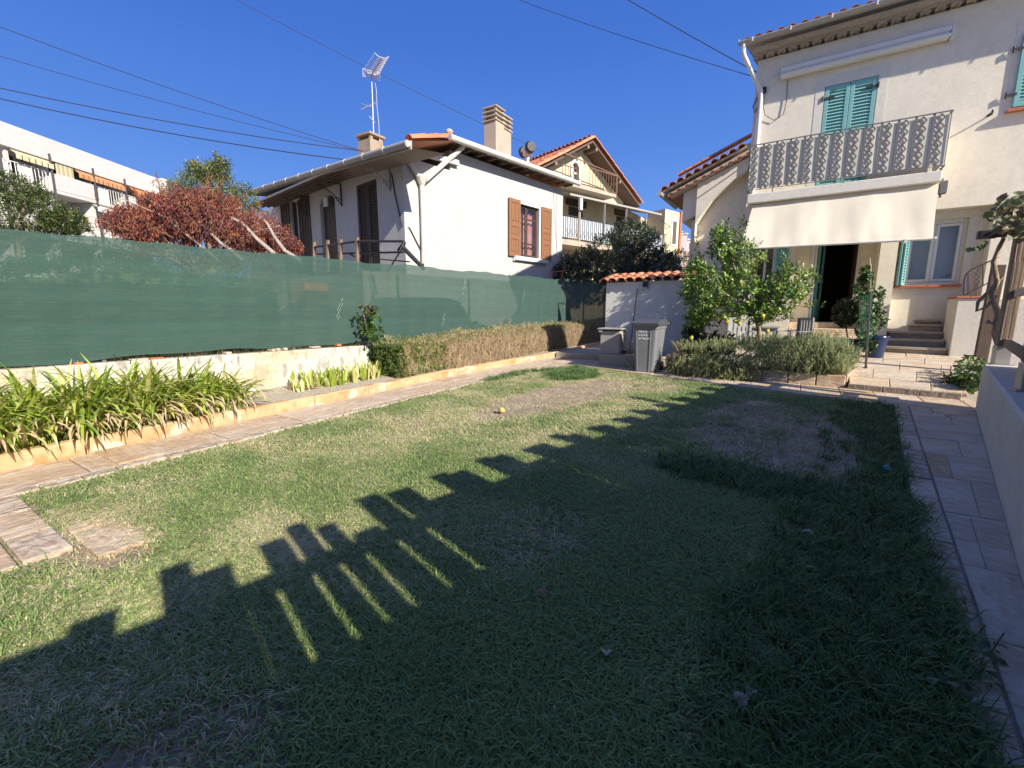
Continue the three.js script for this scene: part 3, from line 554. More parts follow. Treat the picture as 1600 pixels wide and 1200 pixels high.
  for (const y of [5.5, 6.3]) mesh('hinge', [HF.box(2.98, 3.13, y - .02, y + .02, .05, .065), HF.line([[2.99, y - .05, .05], [2.99, y + .06, .05]], .018), HF.line([[3.0, y, 0], [3.0, y, .06]], .012)], M.iron, H);
  for (let k = 0; k < 5; k++) mesh('sill_brick', HF.box(3.02 + k * .27, 3.285 + k * .27, 5.18, 5.235, .007, .12, .006), M.brick, H);
  // wall hook, cable clamp
  mesh('wall_hook', [HF.line([[2.84, 5.22, 0], [2.82, 5.22, .12], [2.80, 5.24, .2], [2.78, 5.21, .26]], .014), HF.line([[2.78, 5.19, .0], [2.84, 5.25, .01]], .02)], M.iron, H);
  // balcony
  const bal = mesh('balcony', [HF.box(-1.24, 2.07, 3.87, 4.07, .001, 1.0, .012), HF.box(-1.1, 1.95, 3.76, 3.869, .001, .6)], M.creamTrim, H);
  const bx0 = -1.26, bx1 = 2.09, BN = .985;
  mesh('railing', [HF.beam([bx0, 5.12, BN], [bx1, 5.12, BN], .022, .02), HF.beam([bx0, 4.155, BN], [bx1, 4.155, BN], .008, .014), HF.beam([bx0, 5.12, BN], [bx0, 5.12, 0], .03, .02), HF.beam([bx1, 5.12, BN], [bx1, 5.12, 0], .03, .02), HF.beam([bx0, 4.155, BN], [bx0, 4.155, 0], .022, .014), HF.beam([bx1, 4.155, BN], [bx1, 4.155, 0], .022, .014), HF.beam([bx0 + .01, 4.16, BN], [bx0 + .01, 5.11, BN], .012, .012), HF.beam([bx1 - .01, 4.16, BN], [bx1 - .01, 5.11, BN], .012, .012)], M.railGrey, bal);
  const np = 13, step = (bx1 - bx0) / np;
  for (let k = 0; k < np; k++) {
    const c = bx0 + step * (k + .42), nd = 6, h = .935 / nd, w = .056, g = [];
    for (let d = 0; d < nd; d++) for (const sg of [-1, 1]) { const y = 4.165 + d * h; g.push(HF.beam([c, y + .006, BN], [c + sg * w, y + h / 2, BN], .005, .024), HF.beam([c + sg * w, y + h / 2, BN], [c, y + h - .006, BN], .005, .024)); }
    mesh('diamond_baluster', g, M.railGrey, bal);
    if (k < np - 1) mesh('bar', HF.box(bx0 + step * (k + .955), bx0 + step * (k + .955) + .04, 4.16, 5.11, BN - .003, BN + .003), M.railGrey, bal);
  }
  for (const k of [1, 6, 11]) mesh('stay', [HF.box(bx0 + step * (k + .955), bx0 + step * (k + .955) + .02, 3.98, 4.16, BN - .004, BN + .012), HF.line([[bx0 + step * (k + .965), 3.985, BN + .008], [bx0 + step * (k + .965), 3.985, BN + .01]], .01)], M.railGrey, bal);
  for (const s of [bx0 + .03, bx1 - .03]) mesh('corner_bracket', [HF.beam([s, 4.15, BN - .02], [s, 3.92, BN - .02], .02, .012), HF.beam([s, 3.92, BN - .02], [s, 3.92, BN - .16], .02, .012), HF.beam([s, 3.92, BN - .16], [s, 4.15, BN - .16], .02, .012)], M.rust, bal);
  { // canvas screen tied behind the railing, slightly slack
    const g = new THREE.PlaneGeometry(1, 1, 90, 10), p = g.attributes.position; for (let i = 0; i < p.count; i++) { const t = p.getX(i) + .5, v = p.getY(i) + .5; const w = HF.W(lerp(bx0 + .015, bx1 - .015, t), lerp(4.19, 5.075, v) - .008 * Math.abs(Math.sin(t * 40)), BN - .014 + .002 * Math.sin(t * 41 + v * 2) + .001 * Math.sin(t * 97)); p.setXYZ(i, w.x, w.y, w.z); } g.computeVertexNormals();
    mesh('canvas_screen', [g, quadGeo(HF.W(bx1 - .02, 4.19, BN - .05), HF.W(bx1 - .02, 5.07, BN - .05), HF.W(bx1 - .02, 5.07, .02), HF.W(bx1 - .02, 4.19, .02))], M.screen, bal);
  }
  // lower awning, let down over the door
  { const g = new THREE.PlaneGeometry(1, 1, 60, 24), p = g.attributes.position;
    const T0 = V(-1.12, 3.85, -12.13), T1 = V(2.06, 3.86, -12.13), B0 = V(-1.23, 2.78, -11.18), B1 = V(1.93, 2.73, -11.18);
    for (let i = 0; i < p.count; i++) { const u = p.getX(i) + .5, v = p.getY(i) + .5; const a = B0.clone().lerp(B1, u), b = T0.clone().lerp(T1, u), q = a.lerp(b, v); const sag = .045 * Math.sin(v * Math.PI) * (.6 + .4 * Math.cos((u * 3 - .5) * 6.28)); q.z -= sag * .6; q.y -= sag; q.z += .006 * Math.sin(u * 60 + v * 3) * (1 - v) + .007 * Math.exp(-Math.pow((u - .36 - .05 * v) * 40, 2)) + .007 * Math.exp(-Math.pow((u - .66 - .03 * v) * 45, 2)); p.setXYZ(i, q.x, q.y, q.z); }
    g.computeVertexNormals(); const uv = g.attributes.uv; for (let i = 0; i < uv.count; i++) uv.setXY(i, uv.getX(i) * 3.2, uv.getY(i) * 1.2); g.userData.keepUV = true;
    const aw = mesh('awning', g, M.fabric, H);
    const hg = new THREE.PlaneGeometry(1, 1, 60, 1), hp = hg.attributes.position; for (let i = 0; i <= 60; i++) for (const r of [0, 1]) { const src = (r ? 24 : 21) * 61 + i, dst = r * 61 + i; hp.setXYZ(dst, p.getX(src), p.getY(src) + .004, p.getZ(src) + .005); } hg.computeVertexNormals(); mesh('hem', hg, M.fabric, aw);
    mesh('front_bar', bar(B0.clone().add(V(-.03, -.02, .0)), B1.clone().add(V(.03, -.02, 0)), .025, 10), M.creamTrim, aw);
    mesh('end_cap', [bar(B0.clone().add(V(-.05, -.02, 0)), B0.clone().add(V(-.02, -.02, 0)), .034, 8), bar(B1.clone().add(V(.02, -.02, 0)), B1.clone().add(V(.05, -.02, 0)), .034, 8), box(-.96, -.93, 2.70, 2.77, -11.19, -11.14), box(1.53, 1.57, 2.66, 2.73, -11.19, -11.14)], M.whitePaint, aw);
    mesh('arm', [bar(V(-1.06, 3.72, -12.2), V(-1.19, 2.78, -11.2), .018), bar(V(2.0, 3.75, -12.2), V(1.89, 2.74, -11.2), .018)], M.whitePaint, aw);
    mesh('roller', [bar(V(-1.14, 3.83, -12.16), V(2.09, 3.86, -12.16), .035, 10)], M.creamTrim, aw);
    mesh('bracket', [box(2.08, 2.2, 3.66, 3.90, -12.22, -12.12, .01), box(2.1, 2.13, 3.6, 3.95, -12.2, -12.16)], M.railGrey, aw); }
  // niche window
  { const f = []; const W = (a, b, c, d, n0 = -.47, n1 = -.40) => HF.box(a, b, c, d, n0, n1, .006);
    f.push(W(1.86, 1.93, 1.98, 3.36), W(2.77, 2.84, 1.98, 3.36), W(1.931, 2.769, 1.98, 2.05), W(1.931, 2.769, 3.27, 3.36));
    const win = mesh('window', f, M.creamTrim, H);
    mesh('sash', [W(1.935, 1.985, 2.055, 3.265, -.465, -.39), W(2.29, 2.345, 2.055, 3.265, -.465, -.385), W(2.35, 2.41, 2.055, 3.265, -.465, -.39), W(2.715, 2.765, 2.055, 3.265, -.465, -.39), W(1.986, 2.289, 2.055, 2.11, -.464, -.391), W(1.986, 2.289, 3.21, 3.265, -.464, -.391), W(2.411, 2.714, 2.055, 2.11, -.464, -.391), W(2.411, 2.714, 3.21, 3.265, -.464, -.391)], M.whitePaint, win);
    mesh('pane', [HF.box(1.986, 2.289, 2.111, 3.209, -.44, -.436), HF.box(2.411, 2.714, 2.111, 3.209, -.44, -.436)], M.glass, win);
    mesh('curtain', [HF.box(1.87, 2.83, 2.0, 3.3, -.62, -.61)], mat([.30, .31, .29], .95), win);
    for (let k = 0; k < 4; k++) mesh('sill_brick', HF.box(1.75 + k * .275, 2.02 + k * .275, 1.925, 1.978, -.312, -.19, .006), M.brick, H);
    // turquoise shutter folded back against the left jamb
    for (const [ox, col] of [[1.745, M.teal], [1.80, M.teal]]) { const P2 = new Plane(ox, -13.02, .10, -.28); const L = louvre(P2, 0, .28, 1.98, 3.36, 0, .06, .05); const m = mesh('shutter', [...L.f, L.back], col, H); mesh('louvre', L.sl, col, m, { kind: 'stuff' }); } }
  // left ground floor window with one shutter
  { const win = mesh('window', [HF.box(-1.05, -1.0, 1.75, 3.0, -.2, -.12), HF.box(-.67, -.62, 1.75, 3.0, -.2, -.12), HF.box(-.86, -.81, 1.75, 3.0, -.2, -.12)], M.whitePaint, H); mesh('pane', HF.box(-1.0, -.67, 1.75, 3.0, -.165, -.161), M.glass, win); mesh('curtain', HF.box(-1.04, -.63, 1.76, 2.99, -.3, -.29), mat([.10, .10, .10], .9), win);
    const L = louvre(HF, -.62, -.33, 1.72, 3.02, .012, .06, .045); const m = mesh('shutter', [...L.f, L.back], M.teal, H); mesh('louvre', L.sl, M.teal, m, { kind: 'stuff' }); }
  // front door: white outer frame, dark glazed leaf open inwards
  { mesh('door_frame', [HF.box(.14, .2, 1.14, 3.26, -.62, -.57, .006), HF.box(.205, .259, 1.14, 3.26, -.66, -.6, .006), HF.box(1.071, 1.10, 1.14, 3.26, -.66, -.6, .006), HF.box(.2, 1.1, 3.2, 3.26, -.66, -.6, .006)], M.whitePaint, H);
    const P2 = new Plane(.28, -13.86, .16, -.9); const d = mesh('door', [P2.box(0, .1, 1.14, 3.19, 0, .045), P2.box(.62, .72, 1.14, 3.19, 0, .045), P2.box(.1, .62, 1.14, 1.7, .001, .044), P2.box(.1, .62, 3.08, 3.19, .001, .044)], mat([.155, .45, .42], .45), H); mesh('pane', P2.box(.1, .62, 1.7, 3.08, .02, .024), M.glass, d); mesh('door_handle', [P2.line([[.64, 2.15, .05], [.64, 2.15, .09], [.55, 2.15, .09]], .01)], M.galv, d);
    const P3 = new Plane(1.06, -13.86, -.1, -.8); mesh('door', P3.box(0, .4, 1.14, 3.19, 0, .045), M.darkBrown, H); }
  // porch steps
  mesh('doorstep', [HF.box(-.19, 1.39, .3, 1.0, -.3, .0, .01), HF.box(-.19, 1.39, .3, 1.135, -.86, -.301, .01), HF.box(-.19, 1.39, .3, .83, .001, .28, .01)], M.slabs[1], H);
  // wall lamp on the wall by the awning, telephone cable
  mesh('wall_cable', [tube([V(-1.17, 6.62, -12.96), V(-1.17, 6.3, -12.96), V(-1.1, 6.05, -12.96), V(-.9, 5.9, -12.97), V(-.72, 6.0, -12.97), V(-.68, 6.3, -12.97), V(-.7, 6.72, -12.96)], .008, .008, 5), tube([V(-1.3, 6.5, -12.96), V(-1.38, 6.3, -12.95), V(-1.33, 6.15, -12.95), V(-1.25, 6.3, -12.95)], .012, .012, 5), HF.box(-1.2, -1.12, 6.56, 6.68, .01, .07)], M.cable, H);
  // annex on the left: lower wing with a raking tiled edge and a shallow arched recess
  const AN = .0, A = (x, y) => HF.at(x, y, AN);
  const rake0 = A(1040, 305), rake1 = A(1170, 236), sl = (rake1[1] - rake0[1]) / (rake1[0] - rake0[0]);
  const ry = s => rake0[1] + (s - rake0[0]) * sl;
  const lx = A(1083, 400)[0], bx = A(1065, 330)[0], cx = A(1076, 380)[0];
  const P = [[1086, 350], [1096, 335], [1112, 313], [1128, 297], [1146, 281], [1168, 265]].map(p => A(...p));
  mesh('annex_wall', [HF.prism([[lx, .1], [P[0][0], .1], ...P, [-1.37, P.at(-1)[1] + .1], [-1.37, ry(-1.37) - .14], [lx, ry(lx) - .14]], -.3, AN - .002), HF.box(lx, -1.37, .1, ry(-1.37) - .4, -.36, -.305), HF.prism([[bx, A(1065, 346)[1]], [lx - .001, A(1083, 338)[1] + .05], [lx - .001, ry(lx) - .16], [bx, ry(bx) - .16]], -1.5, -.12), HF.box(cx, lx - .001, .1, A(1076, 346)[1] + .05, -1.4, -.2), HF.box(lx, -1.37, .1, ry(lx) - .3, -5, -.361),
    HF.prism([[A(1062, 283)[0], ry(A(1062, 283)[0]) + .02], [-1.37, ry(-1.37) + .02], [-1.37, A(1166, 215)[1]], [A(1062, 272)[0], A(1062, 272)[1]]], -2.2, -.35)], M.cream, H);
  { const win = mesh('window', [HF.box(-1.42, -1.385, 1.9, 2.95, -.30, -.22), HF.box(-1.9, -1.86, 1.9, 2.95, -.30, -.22), HF.box(-1.86, -1.42, 2.9, 2.95, -.299, -.221), HF.box(-1.86, -1.42, 1.9, 1.95, -.299, -.221)], M.whitePaint, H); mesh('pane', HF.box(-1.855, -1.425, 1.95, 2.9, -.26, -.256), M.glass, win); mesh('curtain', HF.box(-1.86, -1.42, 1.95, 2.9, -.302, -.29), M.unlitRoom, win); }  // this curtain is a dark sheet standing for the unlit interior
  const dirR = V(1, sl, 0).normalize(), nR = V(-sl, 1, 0).normalize(), L0 = V(rake0[0], rake0[1], -13), Lr = Math.hypot(rake1[0] - rake0[0], rake1[1] - rake0[1]);
  for (let k = 0; k < Math.round(Lr / .215); k++) { const o = L0.clone().addScaledVector(dirR, .06 + k * .215); tilePiece(H, frameOf(o.clone().addScaledVector(nR, .07).add(V(0, 0, .33)), V(0, 0, 1), nR), M.tiles.slice(0, 2)); tilePiece(H, frameOf(o.clone().addScaledVector(nR, -.10).add(V(.1, 0, .2)), V(0, 0, 1), nR), M.tiles.slice(0, 2), TILE_S, 'cornice_tile'); }
  mesh('annex_cornice', [beam(L0.clone().addScaledVector(nR, .05).add(V(0, 0, .0)), L0.clone().addScaledVector(dirR, Lr).addScaledVector(nR, .05), .5, .035), beam(L0.clone().addScaledVector(nR, -.06).add(V(.1, 0, 0)), L0.clone().addScaledVector(dirR, Lr).addScaledVector(nR, -.06), .3, .09)], M.genoise, H);
  mesh('annex_roof', [beam(L0.clone().addScaledVector(nR, .03).add(V(-.05, 0, -1.2)), L0.clone().addScaledVector(dirR, Lr).addScaledVector(nR, .03).add(V(0, 0, -1.2)), 2, .05)], M.oldTile, H);
  const h0 = A(1056, 272), h1 = A(1166, 211);
  for (let k = 0; k < 8; k++) { const t = k / 7, o = V(lerp(h0[0], h1[0] - .2, t), lerp(h0[1], h1[1] - .08, t) + .02, -13.3); tilePiece(H, frameOf(o, V(-1, -(h1[1] - h0[1]) / (h1[0] - h0[0]), 0), V(-.4, 1, 0)), M.tiles, TILE_G, 'verge_tile'); }
  mesh('annex_gutter', [tube([V(rake0[0] - .06, rake0[1] - .03, -12.6), V(rake0[0] - .06, rake0[1] - .03, -14.5)], .06, .06, 8)], M.zinc, H);
}
// terrace, ramp, planter and steps in front of the house
reseed(61);
{
  const tz = z => lerp(.255, .52, clamp((-8.85 - z) / 3.6));     // the paved ramp up to the steps
  const left = z => lerp(.78, 1.05, clamp((-9 - z) / 3.4)), right = z => lerp(2.10, 3.0, clamp((-8.75 - z) / 4));
  const g = []; for (let z = -8.85; z > -13; z -= .5) { const n = z - .5; g.push(quadGeo(V(left(z), tz(z) - .018, z - (z === -8.85 ? .0 : 0)), V(right(z), tz(z) - .018, z + (z === -8.85 ? .22 : 0)), V(right(n), tz(n) - .018, n), V(left(n), tz(n) - .018, n))); }
  const R = struct('terrace', [...g, box(-5.4, 6.8, -.1, .32, -13.2, -10.6), box(.9, 6.8, .1, .5, -13.4, -12.45)], M.concrete);
  const Q = (u, v) => { const zf = lerp(-8.87, -8.64, u), z = lerp(zf, -12.6, v); return V(lerp(left(z), right(z), u), tz(Math.min(z, -8.85)) + .0, z); };
  slabCourses(R, Q, [[0, .17, [0, .37, .72, 1]], [.17, .4, [0, .22, .6, 1]], [.4, .62, [0, .45, .8, 1]], [.62, .82, [0, .3, .66, 1]], [.82, 1, [0, .5, 1]]], [M.slabsPale[1], M.slabs[1], M.slabsPale[0]], { gap: .005 });
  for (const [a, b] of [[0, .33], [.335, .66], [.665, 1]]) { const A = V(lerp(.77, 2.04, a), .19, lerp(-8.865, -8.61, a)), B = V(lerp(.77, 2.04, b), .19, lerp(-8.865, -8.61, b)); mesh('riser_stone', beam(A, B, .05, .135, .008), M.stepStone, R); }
  // planter kerb of the rosemary
  const K = thing('planter', 'low planter edged with ochre stone blocks, under the rosemary in front of the terrace', 'planter');
  const a0 = GP(1047, 585), a1 = GP(1320, 607), nb = 7; for (let k = 0; k < nb; k++) { const p = a0.clone().lerp(a1, (k + .015) / nb), q = a0.clone().lerp(a1, (k + .985) / nb); for (const e of [p, q]) e.y = gy(e.z) + .1; mesh('edging_stone', beam(p, q, .12, .24 - rr(0, .02), .012), k < 4 ? M.kerb : [M.slabOchre, M.concrete, M.slabs[0]][k % 3], K); }
  mesh('edging_stone', beam(V(a0.x + .04, .27, a0.z - .1), V(a0.x + .04, .27, -10.6), .12, .24, .012), M.kerb, K); mesh('edging_stone', beam(V(a1.x - .03, .3, a1.z - .1), V(.98, .4, -11.2), .12, .26, .012), M.slabs[0], K);
  mesh('soil', quadGeo(V(a0.x, .33, a0.z - .05), V(a1.x, .34, a1.z - .05), V(.9, .36, -10.9), V(a0.x, .35, -10.6)), M.ground, K); based(K);
  // four curved stone steps
  const S = thing('stone_steps', 'four worn curved stone steps climbing between the cream pillar and the low stair wall', 'steps');
  const rows = [[1.52, 2.62, -12.42, .48, .66], [1.62, 2.62, -12.68, .48, .815], [1.76, 2.62, -12.93, .48, .97], [2.12, 2.62, -13.12, .48, 1.13], [2.2, 2.62, -13.26, .48, 1.22]];
  for (const [x0, x1, zf, y0, y1] of rows) {
    const pl = new Plane(0, 0, 1, 0), sh = (o, t, yy0, yy1) => { const pts = []; for (let i = 0; i <= 12; i++) { const u = i / 12; pts.push([lerp(x0 - o, x1, u), zf + o - .16 * Math.pow(1 - u, 2.2)]); } const s = new THREE.Shape(); s.moveTo(pts[0][0], -pts[0][1]); for (const q of pts) s.lineTo(q[0], -q[1]); s.lineTo(x1, 13.3); s.lineTo(x0 - o, 13.3); return new THREE.ExtrudeGeometry(s, { depth: yy1 - yy0, bevelEnabled: false }).rotateX(-Math.PI / 2).translate(0, yy0, 0); };
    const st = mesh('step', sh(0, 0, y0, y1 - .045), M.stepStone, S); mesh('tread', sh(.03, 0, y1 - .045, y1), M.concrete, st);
  }
  based(S);
  const W = thing('stair_wall', 'low rendered stair wall with a brick cap beside the curved steps, topped by an iron handrail', 'wall');
  mesh('wall', box(2.63, 3.02, .3, 1.66, -13.0, -12.3, .008), M.gardenWall, W); mesh('wall', [box(3.03, 6.5, .3, 1.64, -13.0, -12.32, .008)], M.gardenWall, W);
  for (let k = 0; k < 3; k++) mesh('cap_brick', box(2.6 + k * .2, 2.795 + k * .2, 1.661, 1.70, -12.98, -12.27, .006), M.brick, W);
  const rp = [[1506, 461], [1507, 437], [1510, 428], [1519, 421], [1536, 413], [1560, 402]].map(p => ZP(...p, -12.55));
  const rail = mesh('handrail', tube(rp, .014, .014, 6), M.iron, W); mesh('baluster', [...[[1513, 426, 459], [1536, 413, 446], [1556, 404, 436]].map(([x, a, b]) => bar(ZP(x, a, -12.55), ZP(x, b, -12.55), .011)), bar(ZP(1507, 461, -12.55), ZP(1560, 434, -12.55), .011), ...[[1521, 1530]].map(([a, b]) => tube([ZP(a, 424, -12.55), ZP(a + 9, 432, -12.55), ZP(a, 441, -12.55), ZP(a + 9, 450, -12.55)], .008)), tube([ZP(1530, 419, -12.55), ZP(1522, 432, -12.55), ZP(1530, 441, -12.55), ZP(1521, 452, -12.55)], .008)], M.iron, rail);
  based(W);
}
based(house);

// ---------------------------------------------------------------- the white neighbouring house on the left
{
  reseed(71);
  const T = thing('neighbour_house', 'white rendered house with brown shutters and a long corrugated porch canopy', 'house');
  const far = V(-9.1, 0, -18.5), D = V(.153, 0, -.988).normalize();
  const R0 = new Plane(far.x, far.z, D.x, D.z);                         // right-hand gable-end wall, s grows away from the camera
  const sc = R0.at(634, 400)[0], corner = R0.W(sc, 0);
  const R = new Plane(corner.x, corner.z, D.x, D.z), L = new Plane(corner.x, corner.z, .988, .153); // L: s runs up to 0 at the corner
  const sF = R.at(878, 400)[0], a = (x, y, n = 0) => R.at(x, y, n), b = (x, y, n = 0) => L.at(x, y, n);
  const topY = a(790, 265)[1], s1 = a(704, 300)[0], lowY = a(670, 256)[1];
  // wall with window
  const wS0 = a(808, 360)[0], wS1 = a(842, 360)[0], wY0 = a(826, 402)[1], wY1 = a(812, 318)[1];
  const win = rect(wS0, wS1, wY0, wY1);
  mesh('wall', [R.prism([[0, -.1], [sF, -.1], [sF, topY], [s1, topY], [s1, lowY], [0, lowY]], -.3, 0, [win]), R.box(sF - .3, sF, -.1, topY, -9, -.301), R.box(.3, sF - .3, lowY - .3, lowY, -9, -.301), R.box(s1, s1 + .25, lowY + .001, topY, -9, -.301)], M.white, T);
  // porch front wall with doors and window openings
  const Lend = b(384, 330)[0];
  const d1 = [b(557, 300)[0], b(589, 300)[0]], d2 = [b(500, 330)[0], b(524, 330)[0]], w3 = [b(453, 330)[0], b(470, 330)[0]];
  const dTop1 = b(573, 284)[1], dTop2 = b(512, 304)[1], fl = b(589, 412)[1];
  const shutT = b(460, 312)[1];
  mesh('wall', L.prism([[Lend, -.1], [-.001, -.1], [-.001, lowY], [Lend, lowY]], -.3, -.002, [rect(d1[0], d1[1], fl - .6, dTop1), archPts(d2[0], d2[1], fl - .6, dTop2 - .3, dTop2), rect(w3[0], w3[1], fl - .6, shutT)]), M.white, T);
  mesh('inner_wall', [L.box(Lend, -.31, 0, lowY, -2.2, -2.1)], M.unlitRoom, T);
  // doors on the porch: slatted brown shutters, an arched door, a half open window
  const leaf = (s0, s1, y0, y1, n, parent, m = M.darkBrown) => { const q = louvre(L, s0, s1, y0, y1, n, .09, .09); const k = mesh('shutter', [...q.f, q.back], m, parent); mesh('louvre', q.sl, m, k, { kind: 'stuff' }); return k; };
  const mid1 = (d1[0] + d1[1]) / 2; leaf(d1[0], mid1 - .01, fl - .5, dTop1, -.06, T); leaf(mid1 + .01, d1[1], fl - .5, dTop1, -.06, T);
  mesh('door', L.prism(archPts(d2[0] + .01, d2[1] - .01, fl - .6, dTop2 - .32, dTop2 - .02), -.2, -.14), M.darkBrown, T);
  const ww = w3[1] - w3[0]; for (const [s, e] of [[w3[0] - ww * .85, w3[0] - .03], [w3[1] + .03, w3[1] + ww * .8]]) leaf(s, e, fl - .5, shutT, .01, T);
  const pw = mesh('window', [L.box(w3[0], w3[0] + .08, fl - .6, shutT, -.2, -.13), L.box(w3[1] - .08, w3[1], fl - .6, shutT, -.2, -.13), L.box((w3[0] + w3[1]) / 2 - .05, (w3[0] + w3[1]) / 2 + .05, fl - .6, shutT, -.2, -.13)], M.darkBrown, T); mesh('curtain', L.box(w3[0] + .08, w3[1] - .08, fl - .6, shutT - .05, -.26, -.25), M.whitePaint, pw);
  mesh('wall_lamp', L.box((d2[0] + d2[1]) / 2 - .1, (d2[0] + d2[1]) / 2 + .16, dTop2 - .42, dTop2 - .1, .02, .1, .02), M.whitePaint, T);
  // corrugated porch canopy on scrolled iron brackets
  { let n1 = .6; for (let k = 0; k < 60; k++) { if (b(567, 251, n1)[0] > b(621, 245, 0)[0]) break; n1 += .03; } const cL = b(386, 309, n1)[0], cR = b(566, 252, n1)[0], yF = b(500, 272.5, n1)[1], yB = yF + .22, ps = [], N = 150;
    const g = new THREE.PlaneGeometry(1, 1, N * 4, 6), p = g.attributes.position; for (let i = 0; i < p.count; i++) { const u = p.getX(i) + .5, v = p.getY(i) + .5; const w = L.W(lerp(cL, cR + (1 - v) * 0, u) + v * 0, lerp(yF, yB, v) + .02 * Math.sin(u * N * Math.PI), lerp(n1, .02, v)); p.setXYZ(i, w.x, w.y, w.z); } g.computeVertexNormals();
    const can = mesh('canopy', g, M.zinc, T); const bs = []; for (let k = 0; k < 5; k++) { const n = lerp(.15, n1 - .08, k / 4); bs.push(L.box(cL, cR - .02, lerp(yB, yF, n / n1) - .085, lerp(yB, yF, n / n1) - .035, n - .04, n + .04)); } bs.forEach(q => mesh('rafter', q, M.rafters, can));
    mesh('soffit', quadGeo(L.W(cL, yB - .03, .02), L.W(cR, yB - .03, .02), L.W(cR, yF - .03, n1 - .03), L.W(cL, yF - .03, n1 - .03)), M.rafters, can);
    mesh('edge_strip', L.beam([cR, yF + .02, n1], [cR + .05, yB + .06, .05], .05, .05), M.pvc, can); { const tt = []; for (let q = 0; q < N; q++) { const u = (q + .5) / N; tt.push(L.box(lerp(cL, cR, u) - .045, lerp(cL, cR, u) + .02, yF - .035, yF + .03, n1 - .01, n1 + .02)); } mesh('scalloped_edge', tt, M.pvc, can, { kind: 'stuff' }); }
    for (const [px, py] of [[610, 290], [532, 275], [478, 295], [418, 315]]) { const s = b(px, py)[0], y = yB - .12, h = .75; const pts = [], sc = (t) => { const o = []; for (let i = 0; i <= 14; i++) { const q = i / 14, r = .10 * (1 - q * .8); o.push([t[0] + Math.cos(q * 7 + t[2]) * r, t[1] + Math.sin(q * 7 + t[2]) * r]); } return o; };
      mesh('bracket', [L.beam([s, y, .03], [s, y - h, .03], .045, .03), L.beam([s, y, .03], [s, y - .1, .95], .04, .03), tube([[0.06, -h + .05], [.22, -h * .62], [.5, -.3], [.86, -.16]].map(q => L.W(s, y + q[1], q[0])), .018), tube(sc([.16, -h + .2, 0]).map(q => L.W(s, y + q[1], q[0])), .013), tube(sc([.8, -.24, 2]).map(q => L.W(s, y + q[1], q[0])), .013)], px === 610 ? M.zinc : M.iron, can); } }
  // gutters, eaves, visible hip tiles
  const gN = .55, gl0 = L.at(384, 302, gN + .7), gl1 = L.at(637, 224, gN + .7), gA = L.W(gl0[0], gl0[1], gN + .7), gB = L.W(gl1[0], gl1[1], gN + .7);
  const gut = mesh('gutter', tube([gA, gB], .085, .085, 10), M.zinc, T); mesh('fascia', [beam(gA.clone().add(V(0, .0, -.12)), gB.clone().add(V(0, .0, -.12)), .05, .2)], M.zinc, gut);
  for (let k = 1; k < 11; k++) { const q = gA.clone().lerp(gB, k / 11); if (k === 1) { mesh('soffit', quadGeo(gA.clone().add(V(0, -.06, -.1)), gB.clone().add(V(0, -.06, -.1)), L.W(gl1[0], gl1[1] + .06, 0), L.W(gl0[0], gl0[1] + .06, 0)), mat([.24, .195, .15], .9), T); } mesh('gutter_joint', tube([q.clone().addScaledVector(V(.988, 0, .153), -.025), q.clone().addScaledVector(V(.988, 0, .153), .025)], .094, .094, 10), M.pvc, gut); }
  const r0 = R.at(703, 214, .6), r1 = R.at(905, 287, .6), rA = R.W(r0[0], r0[1], .6), rB = R.W(r1[0], r1[1], .6);
  mesh('gutter', tube([rA, rB], .095, .095, 10), M.pvc, T);
  const soff = quadGeo(R.W(r0[0], r0[1] - .02, .55), R.W(r1[0], r1[1] - .02, .55), R.W(r1[0], r1[1] + .12, -.2), R.W(r0[0], r0[1] + .12, -.2)); mesh('soffit', soff, mat([.30, .255, .205], .9), T);
  for (let k = 0; k < 12; k++) { const s = lerp(r0[0] + .5, r1[0] - .25, k / 11), y = lerp(r0[1], r1[1], k / 11); mesh('rafter_end', R.box(s - .045, s + .045, y - .09, y - .03, 0, .42), M.rafters, T); }
  // roof slopes
  { const ridge = R.W((r0[0] + r1[0]) / 2 + 1, topY + 1.25, -4.6), rg2 = R.W((r0[0] + r1[0]) / 2 - 1, topY + 1.1, -7), e = [gA, gB.clone().add(V(0, .06, 0)), R.W(s1, r0[1] + .05, .5), R.W(r1[0], r1[1] + .05, .5)], bk = R.W(r1[0], topY + .1, -9);
    const tri = (...p) => { const g = new THREE.BufferGeometry(); g.setAttribute('position', new THREE.Float32BufferAttribute(p.flatMap(q => [q.x, q.y, q.z]), 3)); g.computeVertexNormals(); return g; };
    mesh('roof', [tri(e[2], e[3], ridge), tri(e[2], ridge, rg2), tri(e[0], e[1], rg2), tri(e[1], e[2], rg2), tri(e[3], bk, ridge), tri(e[0], rg2, bk), tri(rg2, ridge, bk)], M.tiles[0], T); }
  { const A = R.W(a(641, 214, .3)[0], a(641, 214, .3)[1], .3), B = R.W(a(702, 213, .3)[0], a(702, 213, .3)[1], .3); const dir = B.clone().sub(A), L3 = dir.length() / 3; dir.normalize();
    for (let k = 0; k < 3; k++) { const o = A.clone().addScaledVector(dir, L3 * (k + 1.0)).add(V(0, -.07 - .0 * k, 0)); const g = barrel(.2, L3 * 1.12, .02, 8, .86); tilePiece(T, frameOf(o, dir, V(0, 1, 0)), M.tiles, clean(g), 'ridge_tile'); }
    mesh('eave_board', beam(A.clone().add(V(0, -.13, 0)), B.clone().add(V(0, -.13, 0)), .1, .06), M.rafters, T);
    mesh('beam', R.beam([a(639, 234, .1)[0], a(639, 234, .1)[1], .1], [a(716, 255, .1)[0], a(716, 255, .1)[1], .1], .12, .16, .01), M.pvc, T);
